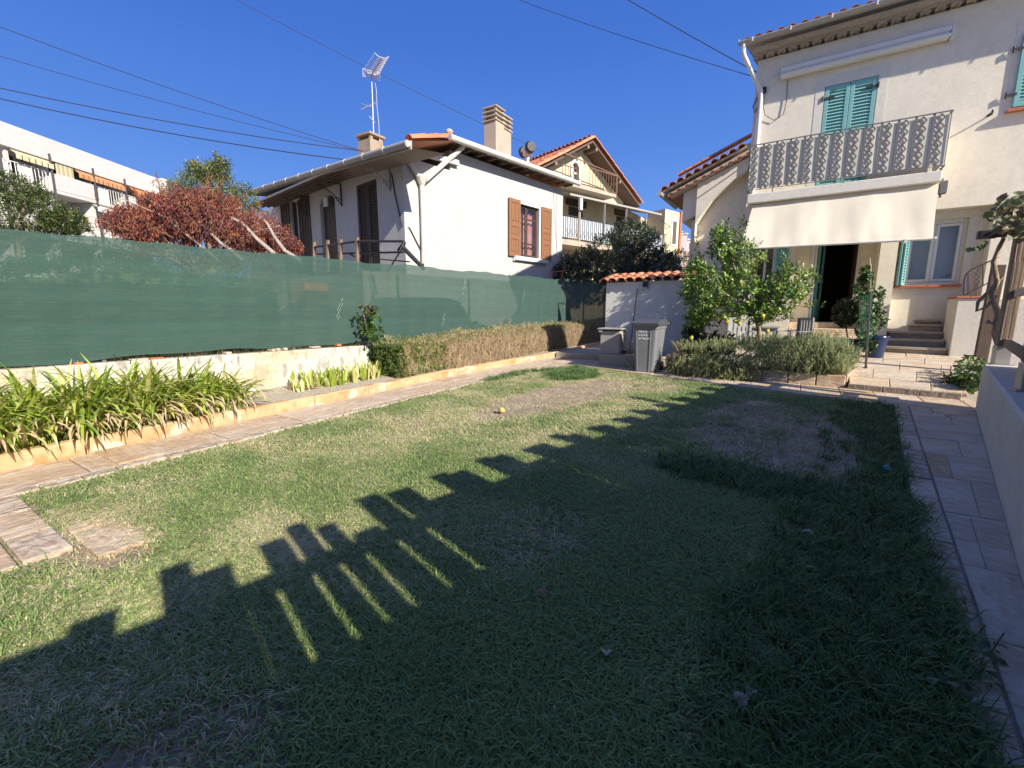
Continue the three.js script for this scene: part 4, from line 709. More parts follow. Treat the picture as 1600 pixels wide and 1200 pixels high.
    mesh('roof_stone', new THREE.IcosahedronGeometry(.13, 1).scale(1, .8, 1).translate(B.x, B.y + .12, B.z), M.concrete, T); }
  // downpipes meeting in a hopper
  { const p = (x, y, n = .12) => { const q = R.at(x, y, n); return R.W(q[0], q[1], n); };
    mesh('downpipe', [tube([gB.clone(), p(635, 240, .3), p(637, 248), p(655, 278)], .075, .075, 8), tube([p(724, 222, .5), p(723, 230, .4), p(700, 250), p(664, 282)], .085, .085, 8), tube([p(659, 284), p(661, 340), p(662.5, 412)], .08, .08, 8), lathe([[.06, -.22], [.1, -.16], [.19, .02], [.2, .1], [.17, .1]], 12).applyMatrix4(new THREE.Matrix4().setPosition(p(659, 280)))], M.pvc, T);
    mesh('wall_cable', tube([L.W(-.55, lowY - .4, .02), L.W(-.4, lowY - 1.1, .02), L.W(-.1, lowY - 2.0, .02), p(640, 356, .03), p(652, 380, .03), p(662, 398, .05)], .018, .018, 5), M.cable, T); }
  // window with glazing bars and panelled brown shutters
  { const W = mesh('window', [R.prism(rect(wS0 - .22, wS1 + .3, wY0 - .02, wY1 + .16), .001, .03, [rect(wS0, wS1, wY0 - .01, wY1)])], M.whitePaint, T);
    const m = (wS0 + wS1) / 2, fr = []; const B = (s0, s1b, y0, y1) => fr.push(R.box(s0, s1b, y0, y1, -.16, -.1, .008)); B(wS0, wS0 + .09, wY0, wY1); B(wS1 - .09, wS1, wY0, wY1); B(m - .07, m + .07, wY0, wY1); B(wS0 + .091, m - .071, wY0, wY0 + .1); B(m + .071, wS1 - .091, wY0, wY0 + .1); B(wS0 + .091, m - .071, wY1 - .1, wY1); B(m + .071, wS1 - .091, wY1 - .1, wY1);
    const h = wY1 - wY0; for (const t of [.27, .75]) for (const [p, q] of [[wS0 + .091, m - .071], [m + .071, wS1 - .091]]) fr.push(R.box(p, q, wY0 + h * t - .025, wY0 + h * t + .025, -.155, -.115)); mesh('sash', fr, M.darkBrown, W);
    const rows = [[.05, .25], [.29, .73], [.77, .95]]; for (const [t0, t1] of rows) for (const [p, q] of [[wS0 + .09, m - .07], [m + .07, wS1 - .09]]) mesh('pane', R.box(p, q, wY0 + h * t0, wY0 + h * t1, -.138, -.134), M.glass, W);
    const cg = new THREE.PlaneGeometry(1, 1, 80, 4), cp = cg.attributes.position; for (let i = 0; i < cp.count; i++) { const u = cp.getX(i) + .5, v = cp.getY(i) + .5; const q = R.W(lerp(wS0 + .02, wS1 - .02, u), lerp(wY0, wY1, v), -.34 + .04 * Math.sin(u * 40)); cp.setXYZ(i, q.x, q.y, q.z); } cg.computeVertexNormals(); mesh('curtain', cg, surf([.30, .05, .045], [.42, .28, .22], .6, .95, grain, .002), W);
    mesh('sill', R.box(wS0 - .25, wS1 + .5, wY0 - .19, wY0 - .03, .001, .16, .015), M.whitePaint, T);
    for (const [q0, q1] of [[a(793, 360)[0], a(811, 360)[0]], [a(844, 360)[0], a(859.5, 360)[0]]]) { const y0 = wY0 - .06, y1 = wY1 + .1, g = [R.box(q0, q1, y0, y1, .05, .075), R.box(q0, q0 + .12, y0, y1, .0751, .095, .008), R.box(q1 - .12, q1, y0, y1, .0751, .095, .008)]; for (const t of [0, .3, .52, .93]) g.push(R.box(q0 + .12, q1 - .12, y0 + (y1 - y0) * t, y0 + (y1 - y0) * t + .13, .0752, .0945, .008)); const sh = mesh('shutter', g, M.brown, T); const pz = (q0 + q1) / 2; for (const t of [.045, .355, .575]) { const u = { .045: .3, .355: .52, .575: .93 }[t], yy0 = y0 + (y1 - y0) * t + .09, yy1 = y0 + (y1 - y0) * u - .02; for (const [e0, e1] of [[q0 + .15, pz - .02], [pz + .02, q1 - .15]]) mesh('panel', R.box(e0, e1, yy0, yy1, .0751, .089, .01), M.brown, sh); } mesh('shutter_stay', R.box(pz - .05, pz + .03, y0 - .16, y0 - .02, .01, .1), M.whitePaint, sh); } }
  // porch floor, railing posts and handrails, sloping pole
  mesh('porch_floor', L.box(Lend, .0, .0, fl - .42, .001, 1.5), M.concrete, T);
  based(T);
}
// neighbour's porch railing and things on its roof
{
  const L = new Plane(-10.4, -10.1, .988, .153), q = (x, y, n) => { const s = L.at(x, y, n); return L.W(s[0], s[1], n); };
  const T = thing('porch_railing', 'thin dark metal railing with leaning posts on the porch of the white house', 'railing');
  mesh('handrail', [tube([q(492, 386, 1.4), q(560, 377, 1.4), q(631, 377, 1.4), q(622, 391, 1.4)], .035, .035, 6), tube([q(496, 397, 1.3), q(631, 394, 1.3)], .03, .03, 6), tube([q(545, 396, 1.3), q(566, 408, 1.3)], .025, .025, 5)], M.iron, T);
  for (const [x, y0, y1] of [[491, 378, 402], [512, 375, 400], [532, 374, 404], [558, 371, 410]]) mesh('post', beam(q(x, y0, 1.4), q(x, y1 + 25, 1.4), .09, .07), M.postWood, T);
  mesh('brace', [tube([q(630, 387, 1.5), q(662, 420, 1.5)], .06, .05, 7), tube([q(634, 379, 1.4), q(605, 425, 1.4)], .02), tube([q(592, 405, 1.4), q(640, 409, 1.4)], .02)], M.iron, T);
  based(T);
}
const chimneyCap = (x, z, w, d, y, n) => { const g = []; for (let k = 0; k < n; k++) g.push(box(x - w / 2 - .05, x + w / 2 + .05, y + k * .17, y + k * .17 + .05, z - d / 2 - .05, z + d / 2 + .05, .008)); for (const [a, b] of [[-1, -1], [1, -1], [-1, 1], [1, 1]]) g.push(box(x + a * (w / 2 - .06) - .04, x + a * (w / 2 - .06) + .04, y, y + (n - 1) * .17, z + b * (d / 2 - .06) - .04, z + b * (d / 2 - .06) + .04)); return g; };
{
  const T = thing('chimney', 'tall paired concrete chimney with stacked slab caps on the white house', 'chimney');
  for (const [px, w, dtop, dy] of [[772, .62, 186, 0], [785, .55, 199, .02]]) { const p = DP(px, dtop + 8, px === 772 ? 18.5 : 19.0), y1 = p.y; mesh('shaft', box(p.x - w / 2, p.x + w / 2, y1 - 4, y1, p.z - w / 2, p.z + w / 2, .015), M.concrete, T); mesh('cap', chimneyCap(p.x, p.z, w, w, y1 + .01, 4), M.concrete, T); }
  based(T);
  const S = thing('chimney', 'short rendered chimney with a flat cap behind the porch gutter of the white house', 'chimney');
  const p = DP(579, 222, 16); mesh('shaft', box(p.x - .33, p.x + .33, p.y - 2, p.y, p.z - .3, p.z + .3, .01), M.stepStone, S); mesh('cap', [box(p.x - .39, p.x + .39, p.y + .12, p.y + .2, p.z - .36, p.z + .36, .01), ...[[-1, -1], [1, -1], [-1, 1], [1, 1]].map(([a, b]) => box(p.x + a * .27 - .05, p.x + a * .27 + .05, p.y, p.y + .12, p.z + b * .22 - .06, p.z + b * .22 + .06))], M.stepStone, S); based(S);
  const Vt = thing('roof_vent', 'rusty rotating roof vent with two dark round cups', 'vent');
  const v = DP(824, 250, 18.6), k = 18.6 / 690; mesh('pipe', [bar(v.clone().add(V(0, -.6, 0)), v.clone().add(V(0, .3, 0)), .11, 10), lathe([[.11, 0], [.2, .06], [.2, .3], [.12, .34]], 12).translate(v.x, v.y + .12, v.z)], M.galv, Vt); mesh('cross_arm', bar(v.clone().add(V(-.24, .47, -.16)), v.clone().add(V(.24, .47, .16)), .05, 8), M.rust, Vt);
  for (const s of [-1, 1]) mesh('cup', new THREE.CylinderGeometry(.24, .19, .14, 16).rotateZ(Math.PI / 2).rotateY(-.55).translate(v.x + s * .27, v.y + .42, v.z + s * .18), M.black, Vt); based(Vt);
  // aerial
  const Aer = thing('television_aerial', 'tall roof aerial of white toothed rods strapped to the short chimney', 'aerial');
  const P = (x, y, D = 15.9) => DP(x, y, D); mesh('mast', tube([P(584, 222), P(582.5, 170), P(580.5, 120), P(580, 114)], .024, .018, 7), M.galv, Aer); mesh('stay', tube([P(593, 222), P(592, 195), P(589, 165), P(588, 140), P(585, 122)], .009, .009, 5), M.galv, Aer);
  const b0 = P(580, 118), b1 = P(597, 90, 15.2); mesh('boom', bar(b0, b1, .03), M.galv, Aer);
  const dir = b1.clone().sub(b0).normalize(), sd = AX.r.clone().multiplyScalar(.95).addScaledVector(AX.u, -.25).normalize();
  for (let i = 0; i < 11; i++) { const c = b0.clone().lerp(b1, .05 + i * .093), w = .30 - .004 * i; for (const s of [-1, 1]) mesh('element', tube([c, c.clone().addScaledVector(sd, s * w * .55).addScaledVector(AX.u, .03), c.clone().addScaledVector(sd, s * w).addScaledVector(AX.u, .12)], .014, .010, 5), M.whitePaint, Aer); }
  mesh('reflector', [...Array(7)].map((_, i) => bar(b0.clone().addScaledVector(sd, -.33).addScaledVector(AX.u, -.1 + i * .045), b0.clone().addScaledVector(sd, .33).addScaledVector(AX.u, -.1 + i * .045), .01, 4)), M.whitePaint, Aer);
  mesh('small_dipole', [bar(P(564, 171), P(588, 160), .018), bar(P(565, 162), P(583, 168), .012), bar(P(577, 182), P(586, 192), .03)], M.galv, Aer); mesh('clamp', [bar(P(572, 232), P(586, 210), .025), bar(P(590, 232), P(582, 212), .025)], M.galv, Aer); based(Aer);
}

// ---------------------------------------------------------------- the yellow gabled house further back
{
  reseed(81);
  const T = thing('gabled_house', 'old pale yellow house with red tiled gable roof and iron balconies', 'house');
  const o = DP(880, 400, 26); const G = new Plane(o.x, o.z, Math.sin(.314), -Math.cos(.314));
  const a = (x, y, n = 0) => G.at(x, y, n);
  const ap = a(908, 232), lf = a(835, 268), rt = a(978, 322), rEnd = a(1032, 400)[0], floorY = a(900, 385)[1], canY = a(950, 318)[1];
  const ar0 = a(893, 280)[0], ar1 = a(904, 280)[0], arY0 = a(898, 283)[1], arY1 = a(899, 254)[1];
  const dd = [[a(885, 350)[0], a(913, 350)[0], a(900, 316)[1]], [a(960, 360)[0], a(977, 360)[0], a(968, 331)[1]]];
  const sL = lf[0] - 1.5;
  const yS = s => s < ap[0] ? lerp(lf[1], ap[1], (s - lf[0]) / (ap[0] - lf[0])) : lerp(ap[1], rt[1], (s - ap[0]) / (rt[0] - ap[0]));
  mesh('wall', [G.prism([[sL, -.1], [rEnd, -.1], [rEnd, canY - .8], [rt[0] - .3, canY], [rt[0] - .3, yS(rt[0] - .3)], ap, [sL, yS(sL)]], -.4, 0, [archPts(ar0, ar1, arY0, arY1 - .35, arY1), ...dd.map(d => rect(d[0] + .15, d[1] - .15, floorY, d[2] - .25))])], surf([.52, .45, .29], [.60, .53, .36], 3, .93, grain, .006), T);
  const sideW = a(1032, 330)[0]; mesh('wall', [G.box(a(1012, 340)[0], rEnd, floorY, a(1022, 334)[1], .0, 1.35)], surf([.54, .47, .30], [.60, .53, .36], 3, .93, grain, .006), T);
  { const w = mesh('window', [G.box(a(1018, 350)[0] + .3, rEnd - .25, floorY + .6, floorY + 2.4, 1.351, 1.40, .01)], M.whitePaint, T); mesh('pane', G.box(a(1018, 350)[0] + .45, rEnd - .4, floorY + .75, floorY + 2.25, 1.401, 1.41), M.unlitRoom, w); mesh('corner_trim', G.box(rEnd - .02, rEnd + .16, floorY, a(1022, 334)[1] + .05, 1.0, 1.45), M.brick, w); }
  { const w = mesh('window', [G.box((ar0 + ar1) / 2 - .05, (ar0 + ar1) / 2 + .05, arY0, arY1 - .1, -.25, -.18), G.box(ar0, ar1, (arY0 + arY1) / 2 - .05, (arY0 + arY1) / 2 + .05, -.25, -.18), G.prism(archPts(ar0 - .14, ar1 + .14, arY0, arY1 - .35, arY1 + .16), .001, .05, [archPts(ar0, ar1, arY0 + .001, arY1 - .35, arY1)])], M.whitePaint, T); mesh('pane', G.prism(archPts(ar0, ar1, arY0, arY1 - .35, arY1), -.3, -.27), M.unlitRoom, w); }
  for (const d of dd) { const m = mesh('shutter', [G.box(d[0] + .15, d[1] - .15, floorY, d[2] - .25, -.25, -.18)], M.darkBrown, T); mesh('lintel', G.box(d[0] - .1, d[1] + .1, d[2] - .25, d[2] + .12, .001, .06, .01), M.darkBrown, T); mesh('lower_panel', G.box(d[0] + .15, d[1] - .15, floorY, floorY + .95, -.17, -.12), M.brown, m); }
  // roof: two tiled slopes, the near-left one running back along the ridge
  const N = -9; // ridge length backwards
  const ov = .9, A0 = [lf[0] - 1.6, yS(lf[0] - 1.6) + .12], AP = [ap[0], ap[1] + .2], B0 = [rt[0] + .3, yS(rt[0] + .3) + .12];
  const W = (p, n) => G.W(p[0], p[1], n);
  for (const [p, q] of [[A0, AP], [AP, B0]]) { mesh('roof_deck', [quadGeo(W(p, ov), W(q, ov), W(q, N), W(p, N)), quadGeo(W([p[0], p[1] - .12], ov), W([q[0], q[1] - .12], ov), W([q[0], q[1] - .12], N), W([p[0], p[1] - .12], N)), quadGeo(W(p, ov), W([p[0], p[1] - .12], ov), W([q[0], q[1] - .12], ov), W(q, ov))], M.rafters, T); }
  const big = clean(barrel(.18, .62, .02, 6, .85));
  const slope = (p, q, list) => { const u = V(q[0] - p[0], q[1] - p[1], 0), L = u.length(); const d = W(q, 0).sub(W(p, 0)).normalize(), nn = V(-G.dz, 0, G.dx), up = nn.clone().cross(d); if (up.y < 0) up.negate(); for (let r = 0; r * .52 < L; r++) for (let n = ov - .15; n > N; n -= .34) list.push(big.clone().applyMatrix4(frameOf(W(p, n).addScaledVector(d, r * .52).addScaledVector(up, .05 + rr(-.012, .012)), d.clone().negate(), up))); };
  const l1 = []; slope(A0, AP, l1); mesh('roof_tiles', l1, M.tiles[1], T, { kind: 'stuff' });
  const l2 = []; slope(B0, AP, l2); mesh('roof_tiles', l2, M.tiles[1], T, { kind: 'stuff' });
  for (const [p, q] of [[A0, AP], [B0, AP]]) { const d = W(q, 0).sub(W(p, 0)), L = d.length(); d.normalize(); const up = V(-G.dz, 0, G.dx).cross(d); if (up.y < 0) up.negate(); const n = Math.floor(L / .5); for (let r = 0; r < n; r++) tilePiece(T, frameOf(W(p, ov + .02).addScaledVector(d, r * L / n).addScaledVector(up, .10 + rr(-.01, .01)), d.clone().negate(), up), [M.tiles[2], M.tiles[0]], big, 'verge_tile'); }
  for (const [p, q] of [[A0, AP], [AP, B0]]) for (const t of [.45, .93]) { const s = lerp(p[0], q[0], p === A0 ? t : 1 - t), y = lerp(p[1], q[1], p === A0 ? t : 1 - t) - .22; mesh('purlin_end', G.beam([s, y, 0], [s, y, ov], .16, .16), M.postWood, T); }
  // upper balcony, canopy roof over the lower balcony, posts
  const s0 = a(878, 300)[0] - 1, s1 = a(943, 300)[0], bY = a(920, 302)[1];
  const ub = mesh('upper_balcony', [G.box(s0, s1, bY - .22, bY - .05, .001, 1.0)], M.concrete, T); const rail = (n, x0, x1, y0, y1, par, m, step = .28) => { const g = [G.beam([x0, y1, n], [x1, y1, n], .05, .04), G.beam([x0, y0, n], [x1, y0, n], .04, .03)]; for (let s = x0; s < x1; s += step) g.push(G.beam([s, y0, n], [s, y1, n], .025, .025)); mesh('railing', g, m, par); };
  rail(1.0, a(921, 300, 1)[0], s1, bY, bY + 1.0, ub, M.rust, .24); mesh('handrail', [G.beam([s0, bY + 1.35, 1.0], [s1 + .1, bY + 1.02, 1.0], .05, .04), G.beam([s1, bY, 1], [s1, bY + 1.15, 1], .07, .07)], M.rust, ub); rail(1.0, s0, a(900, 290, 1)[0], bY + .1, bY + .75, ub, M.rust, .22);
  const cS1 = a(1034, 335, 1.6)[0], cyA = a(880, 299, 1.6)[1]; mesh('canopy', [quadGeo(G.W(s0, cyA, 1.6), G.W(cS1, a(1034, 334, 1.6)[1], 1.6), G.W(cS1, a(1034, 334, 1.6)[1] + .3, 0), G.W(s0, cyA + .3, 0)), G.beam([s0, cyA - .05, 1.58], [cS1, a(1034, 334, 1.6)[1] - .05, 1.58], .06, .1)], M.zinc, T);
  const lb = mesh('lower_balcony', [G.box(s0 - 1, a(1010, 400)[0], floorY - .28, floorY, .001, 1.5)], M.concrete, T); rail(1.48, s0 - 1, a(1010, 400)[0], floorY + .08, floorY + 1.25, lb, M.iron, .17); mesh('cloth_screen', quadGeo(G.W(s0 - 1, floorY + .1, 1.43), G.W(a(1005, 400)[0], floorY + .1, 1.43), G.W(a(1005, 400)[0], floorY + 1.2, 1.43), G.W(s0 - 1, floorY + 1.2, 1.43)), mat([.55, .60, .64], .9), lb);
  { const g = []; for (let s = s0; s < s1 + 3; s += .34) g.push(tube([[0, .1], [.06, .3], [-.04, .5], [.02, .7], [0, 1.2]].map(q => G.W(s + q[0], floorY + q[1], 1.5)), .012, .012, 4)); mesh('scroll_bars', g, M.galv, lb, { kind: 'stuff' }); }
  for (const px of [905, 944, 978, 1008]) { const s = a(px, 350, 1.5)[0]; mesh('post', G.beam([s, floorY, 1.5], [s, lerp(cyA, a(1034, 334, 1.6)[1], (s - s0) / (cS1 - s0)) - .05, 1.5], .09, .09), px === 905 ? M.paleWood : M.galv, T); }
  { const s = a(905, 330, 1.52)[0]; mesh('rolled_blind', G.box(s - .1, s + .1, floorY + 1.6, cyA - .15, 1.52, 1.7, .02), M.whitePaint, T); }
  based(T);
}
// ---------------------------------------------------------------- apartment block at the far left
{
  reseed(91);
  const T = thing('apartment_building', 'long white apartment block with balconies, awnings and thin dark posts', 'building');
  const th = Math.atan((815 - 800) / 690) - YAW * -1 * -1; const ang = Math.atan(15 / 690) + -YAW; // bearing of its front
  const o = DP(262, 300, 38); const P = new Plane(o.x, o.z, Math.sin(ang), -Math.cos(ang));
  const a = (x, y, n = 0) => P.at(x, y, n); const e = a(258, 300)[0], st = e - 34;
  const topY = a(130, 237)[1], fas = topY - 1.35, H = 2.95;
  const wallM = surf([.54, .525, .49], [.60, .585, .55], 5, .92, grain, .005), f1 = a(86, 297)[1], f2 = f1 - H;
  mesh('wall', [P.box(st, e, -.1, topY - .1, -9, -1.6)], wallM, T);
  mesh('roof_fascia', [P.box(st, e, fas, topY, -1.7, .12, .02)], wallM, T);
  mesh('parapet_cap', P.box(e - .3, e + .15, fas - .3, topY + .15, -1.6, .2, .02), wallM, T);
  for (const y of [f1, f2, f2 - H]) mesh('floor_slab', P.box(st, e, y - .22, y, -1.6, .1, .02), wallM, T);
  // balcony bays: solid parapets and open railings
  const cut = [0, 28, 86, 150, 197, 235, 262].map(x => x === 0 ? st : x === 262 ? e : a(x, 330)[0]);
  for (const [lvl, y] of [[0, f1], [1, f2], [2, f2 - H]]) for (let k = 0; k < 6; k++) {
    const solid = (k + lvl) % 2 === 1 || (lvl === 0 && k === 2);
    if (k === 2 && lvl === 0 || k === 5 || (lvl === 1 && k === 2)) { mesh('balcony_wall', P.box(cut[k], cut[k + 1], y + .001, y + 1.05, -.05, .11, .02), wallM, T); continue; }
    const g = [P.beam([cut[k], y + 1.02, .05], [cut[k + 1], y + 1.02, .05], .05, .05)]; for (let s = cut[k]; s < cut[k + 1]; s += .22) g.push(P.beam([s, y + .05, .05], [s, y + 1.0, .05], .03, .03)); mesh('balcony_railing', g, M.whitePaint, T);
    for (let s = cut[k] + .4; s + .9 < cut[k + 1]; s += 2.6) mesh('balcony_wall', P.box(s, s + .8, y + .001, y + .98, -.03, .03), wallM, T);
  }
  for (const [lvl, y] of [[0, f1], [1, f2], [2, f2 - H]]) for (let k = 0; k < 6; k++) { const m = (cut[k] + cut[k + 1]) / 2, w = Math.min(1.2, (cut[k + 1] - cut[k]) * .28); const win = mesh('window', P.box(m - w, m + w, y + .05, y + 2.2, -1.599, -1.55, .01), M.whitePaint, T); mesh('pane', P.box(m - w + .1, m + w - .1, y + .15, y + 2.1, -1.549, -1.545), M.unlitRoom, win); mesh('party_wall', P.box(cut[k] - .1, cut[k] + .1, y + .001, y + H - .25, -1.6, -.1), wallM, T); }
  for (const x of [8, 86, 150, 197]) { const s = a(x, 300, .25)[0]; mesh('post', P.beam([s, -.1, .25], [s, fas + .35, .25], .1, .1), M.iron, T); }
  const canvas = (c, s0, s1, y, drop, out) => { const aw = mesh('awning', quadGeo(P.W(s0, y, .0), P.W(s1, y, .0), P.W(s1, y - drop, out), P.W(s0, y - drop, out)), c, T); const vs = [], n = Math.round((s1 - s0) / .35); for (let i = 0; i < n; i++) { const u = lerp(s0, s1, i / n), v = lerp(s0, s1, (i + .86) / n); vs.push(quadGeo(P.W(u, y - drop, out), P.W(v, y - drop, out), P.W(v, y - drop - .28, out), P.W(u, y - drop - .28, out))); } mesh('valance', vs, c, aw, { kind: 'stuff' }); };
  const stripe = (p, q) => mat(0xffffff, .9, { map: colorTex(256, .5, (i) => (i % 256 < 128 ? p : q)) });
  const yel = stripe([.62, .52, .26], [.60, .55, .40]), org = stripe([.60, .22, .085], [.55, .30, .14]), or2 = mat([.62, .22, .08], .9), whi = mat([.66, .64, .58], .9);
  canvas(yel, a(12, 220)[0], a(74, 240)[0], fas - .05, .25, .35); canvas(org, a(114, 255)[0], a(188, 275)[0], fas - .05, .25, .3); canvas(or2, a(200, 280)[0], e - .6, fas - .05, .5, .5); canvas(whi, a(144, 318)[0], a(194, 330)[0], f1 - .3, .2, .35);
  { const g = []; const s0 = a(84, 245)[0], s1 = a(111, 250)[0]; mesh('curtain', P.box(s0, s1, f1 + 1.0, fas - .02, .0, .03), stripe([.42, .36, .20], [.58, .52, .36]), T); }
  based(T);
}
// far pink block beyond the passage
{
  const T = thing('distant_building', 'distant pink apartment block between the trees and the cream house', 'building'); const D = 110, k = D / 690; const o = DP(1062, 400, D), P = new Plane(o.x, o.z, Math.cos(YAW - .25), -Math.sin(YAW - .25)); const a = (x, y) => P.at(x, y);
  const pink = surf([.62, .46, .44], [.68, .52, .50], 6, .93, grain, .01), b0 = a(1060, 367), b1 = a(1074, 367), c0 = a(1045, 375), c1 = a(1085, 374);
  mesh('wall', [P.box(b0[0], b1[0], 0, b0[1], -6, 0), P.box(b1[0], c1[0], 0, c1[1], -8, -.8)], pink, T); mesh('wall', P.box(c0[0], b0[0], 0, c0[1], -9, -1), surf([.50, .28, .20], [.55, .33, .25], 6, .93, grain, .01), T);
  mesh('roof_edge', [P.box(b0[0] - .2, b1[0] + .2, b0[1], b0[1] + .35, -6.2, .2), P.box(b1[0] + .21, c1[0], c1[1], c1[1] + .3, -8.2, -.6)], M.creamTrim, T); mesh('roof_aerial', bar(P.W(b0[0] + 1, b0[1], -2), P.W(b0[0] + 1, b0[1] + 1.2, -2), .3, 5), M.galv, T);
  for (let r = 0; r < 4; r++) for (let c = 0; c < 2; c++) mesh('window', P.box(b1[0] + .8 + c * 1.6, b1[0] + 1.8 + c * 1.6, c1[1] - 2.2 - r * 2.8, c1[1] - .8 - r * 2.8, -.799, -.7), M.unlitRoom, T); based(T);
}

// ---------------------------------------------------------------- right-hand garden wall, pergola, board fence
reseed(101);
const wallX = z => .44 - .2 * z;
{
  const W = thing('garden_wall', 'low pale rendered garden wall with a broad flat top along the right-hand walk', 'wall');
  const P = new Plane(wallX(3), 3, .2, -1); // s from near to far, outside towards the house side: n points right
  const L = Math.hypot(11 * .2, 11);
  mesh('wall', P.box(0, L, -.2, .74, .0, .62, .02), M.gardenWall, W); based(W);
}
{ // tall board fence on the far side of the wall: it stands beside the camera and throws its toothed shadow across the lawn
  const T = thing('board_fence', 'weathered board fence with uneven tops standing along the garden wall', 'fence', undefined);
  const P = new Plane(.92, 0, .2, -1);
  const prof = [[-.79, -.66, 2.03], [-.635, -.5, 2.08], [-.485, -.312, 1.95], [-.31, -.185, 2.22], [-.172, -.003, 2.11], [-.0, .128, 1.95], [.150, .303, 2.16], [.325, .448, 2.23], [.47, .594, 2.14], [.616, .794, 2.0], [.816, 1.003, 2.27], [1.025, 1.2, 2.23], [1.215, 1.42, 2.04], [1.45, 1.59, 2.26], [1.605, 1.76, 2.22], [1.775, 1.93, 1.99]];
  let s = 1.945; while (s < 7.35) { for (const [w, h] of [[.17, 2.24 + rr(-.03, .05)], [.16, 2.2 + rr(-.04, .04)], [.2, 2.05 + rr(-.03, .03)]]) {  prof.push([s, s + w - .012 + (rnd() < .25 ? -.008 : .0), h + s * .006]); s += w; } }
  s = -.81; while (s > -7) { const w = rr(.12, .18); prof.unshift([s - w + .012, s, rr(1.96, 2.2)]); s -= w; }
  for (const [a, b, h] of prof) mesh('board', P.box(a, b + (a > 1.0 ? (b < 1.5 ? .032 : .0135) : a < -.2 ? (a > -.4 ? .014 : .03) : 0), .6, h, -.012, .012, .003), M.paleWood, T);
  for (const [y0, y1] of [[1.87, 1.965], [.6, 1.52]]) mesh('rail', P.box(-7, 7.45, y0, y1, .0125, .05, .004), M.postWood, T);
  for (let k = -3; k < 4; k++) mesh('post', P.box(k * 1.9 - .46, k * 1.9 - .37, -.1, 1.9, .051, .14, .004), M.postWood, T);
  based(T);
}
{ // pergola: two posts on steel shoes, beam, rails
  const T = thing('pergola', 'brown timber pergola posts with a dark top beam and rails standing on the garden wall', 'pergola');
  const pa = V(2.19, 0, -8.0), pb = V(1.66, 0, -5.4);
  for (const [p, top, w] of [[pa, 2.36, .13], [pb, 2.36, .105]]) { mesh('post', beam(V(p.x, .98, p.z), V(p.x, top, p.z), w, w, .012), M.postWood, T); mesh('post_shoe', [box(p.x - w * .55, p.x + w * .55, .752, .98, p.z - w * .55, p.z + w * .55, .006), box(p.x - w * .8, p.x + w * .8, .741, .752, p.z - w * .8, p.z + w * .8)], M.galv, T); }
  mesh('rail', beam(V(pa.x + .02, 1.02, pa.z), V(pb.x + .02, 1.0, pb.z), .05, .1, .006), M.postWood, T); mesh('rail', beam(V(pa.x + .03, 1.62, pa.z), V(pb.x + .03, 1.62, pb.z), .04, .09, .006), M.paleWood, T);
  mesh('top_beam', beam(V(1.98, 2.35, -8.05), V(4.6, 2.38, -7.5), .09, .08, .008), M.darkBrown, T);
  mesh('solar_lamp', [box(1.80, 1.98, 2.30, 2.40, -8.09, -8.0, .01)], M.black, T);
  for (let k = 0; k < 5; k++) mesh('board', box(2.38 + k * .13, 2.5 + k * .13, .76, 2.2, -7.30 + k * .02, -7.275 + k * .02, .003), M.paleWood, T);
  const q = (x, y, z) => ZP(x, y, z); const dk = q(1540, 510, -10.5); mesh('dark_post', beam(V(dk.x, .4, dk.z), V(dk.x + .03, 2.15, dk.z), .16, .1, .008), M.rafters, T); based(T);
  const G = thing('grape_vine', 'old grape vine with a gnarled dark trunk and browning leaves on the pergola', 'vine');
  const Z = -8.2; const tr = [[1562, 545], [1553, 520], [1560, 490], [1549, 462], [1558, 440], [1552, 410], [1562, 385], [1575, 360]].map(p => q(p[0], p[1], Z)); mesh('trunk', tube(tr, [.034, .03, .036, .026, .03, .026, .024, .02], 0, 8), M.bark, G);
  mesh('branch', tube([q(1566, 432, Z), q(1545, 455, Z), q(1528, 472, Z), q(1526, 486, Z), q(1540, 480, Z), q(1558, 462, Z)], .022, .018, 6), M.bark, G);
  mesh('branch', tube([q(1541, 502, Z), q(1553, 506, Z), q(1564, 490, Z)], .03, .02, 6), M.bark, G); mesh('branch', tube([q(1575, 365, Z), q(1560, 350, Z), q(1590, 325, Z), q(1620, 310, Z)], .025, .015, 6), M.bark, G);
  const leaf = leafGeo(.075, .085, .3), list = []; for (let i = 0; i < 760; i++) { const cx = rr(1546, 1660), cy = rr(300, 372); if (Math.pow((cx - 1605) / 58, 2) + Math.pow((cy - 338) / 38, 2) > 1 - rnd() * .25) continue; const p = q(cx, cy, rr(-8.9, -7.4)); list.push({ m: place(p.x, p.y, p.z, rr(0, 7), rr(.6, 1.25), undefined, rr(-1.2, 1.2), rr(-1.2, 1.2)), c: vary([[.13, .15, .05], [.17, .11, .055], [.20, .19, .08], [.09, .12, .04]][i % 4], .3) }); }
  for (const [x, y] of [[1516, 386], [1526, 384], [1535, 380], [1541, 376], [1528, 388]]) { const p = q(x, y, -8.0); list.push({ m: place(p.x, p.y, p.z, rr(0, 7), .9, undefined, 1.2, .2), c: C3(.15, .17, .05) }); }
  instanced('foliage', leaf, M.leaf, list, G); based(G);
}
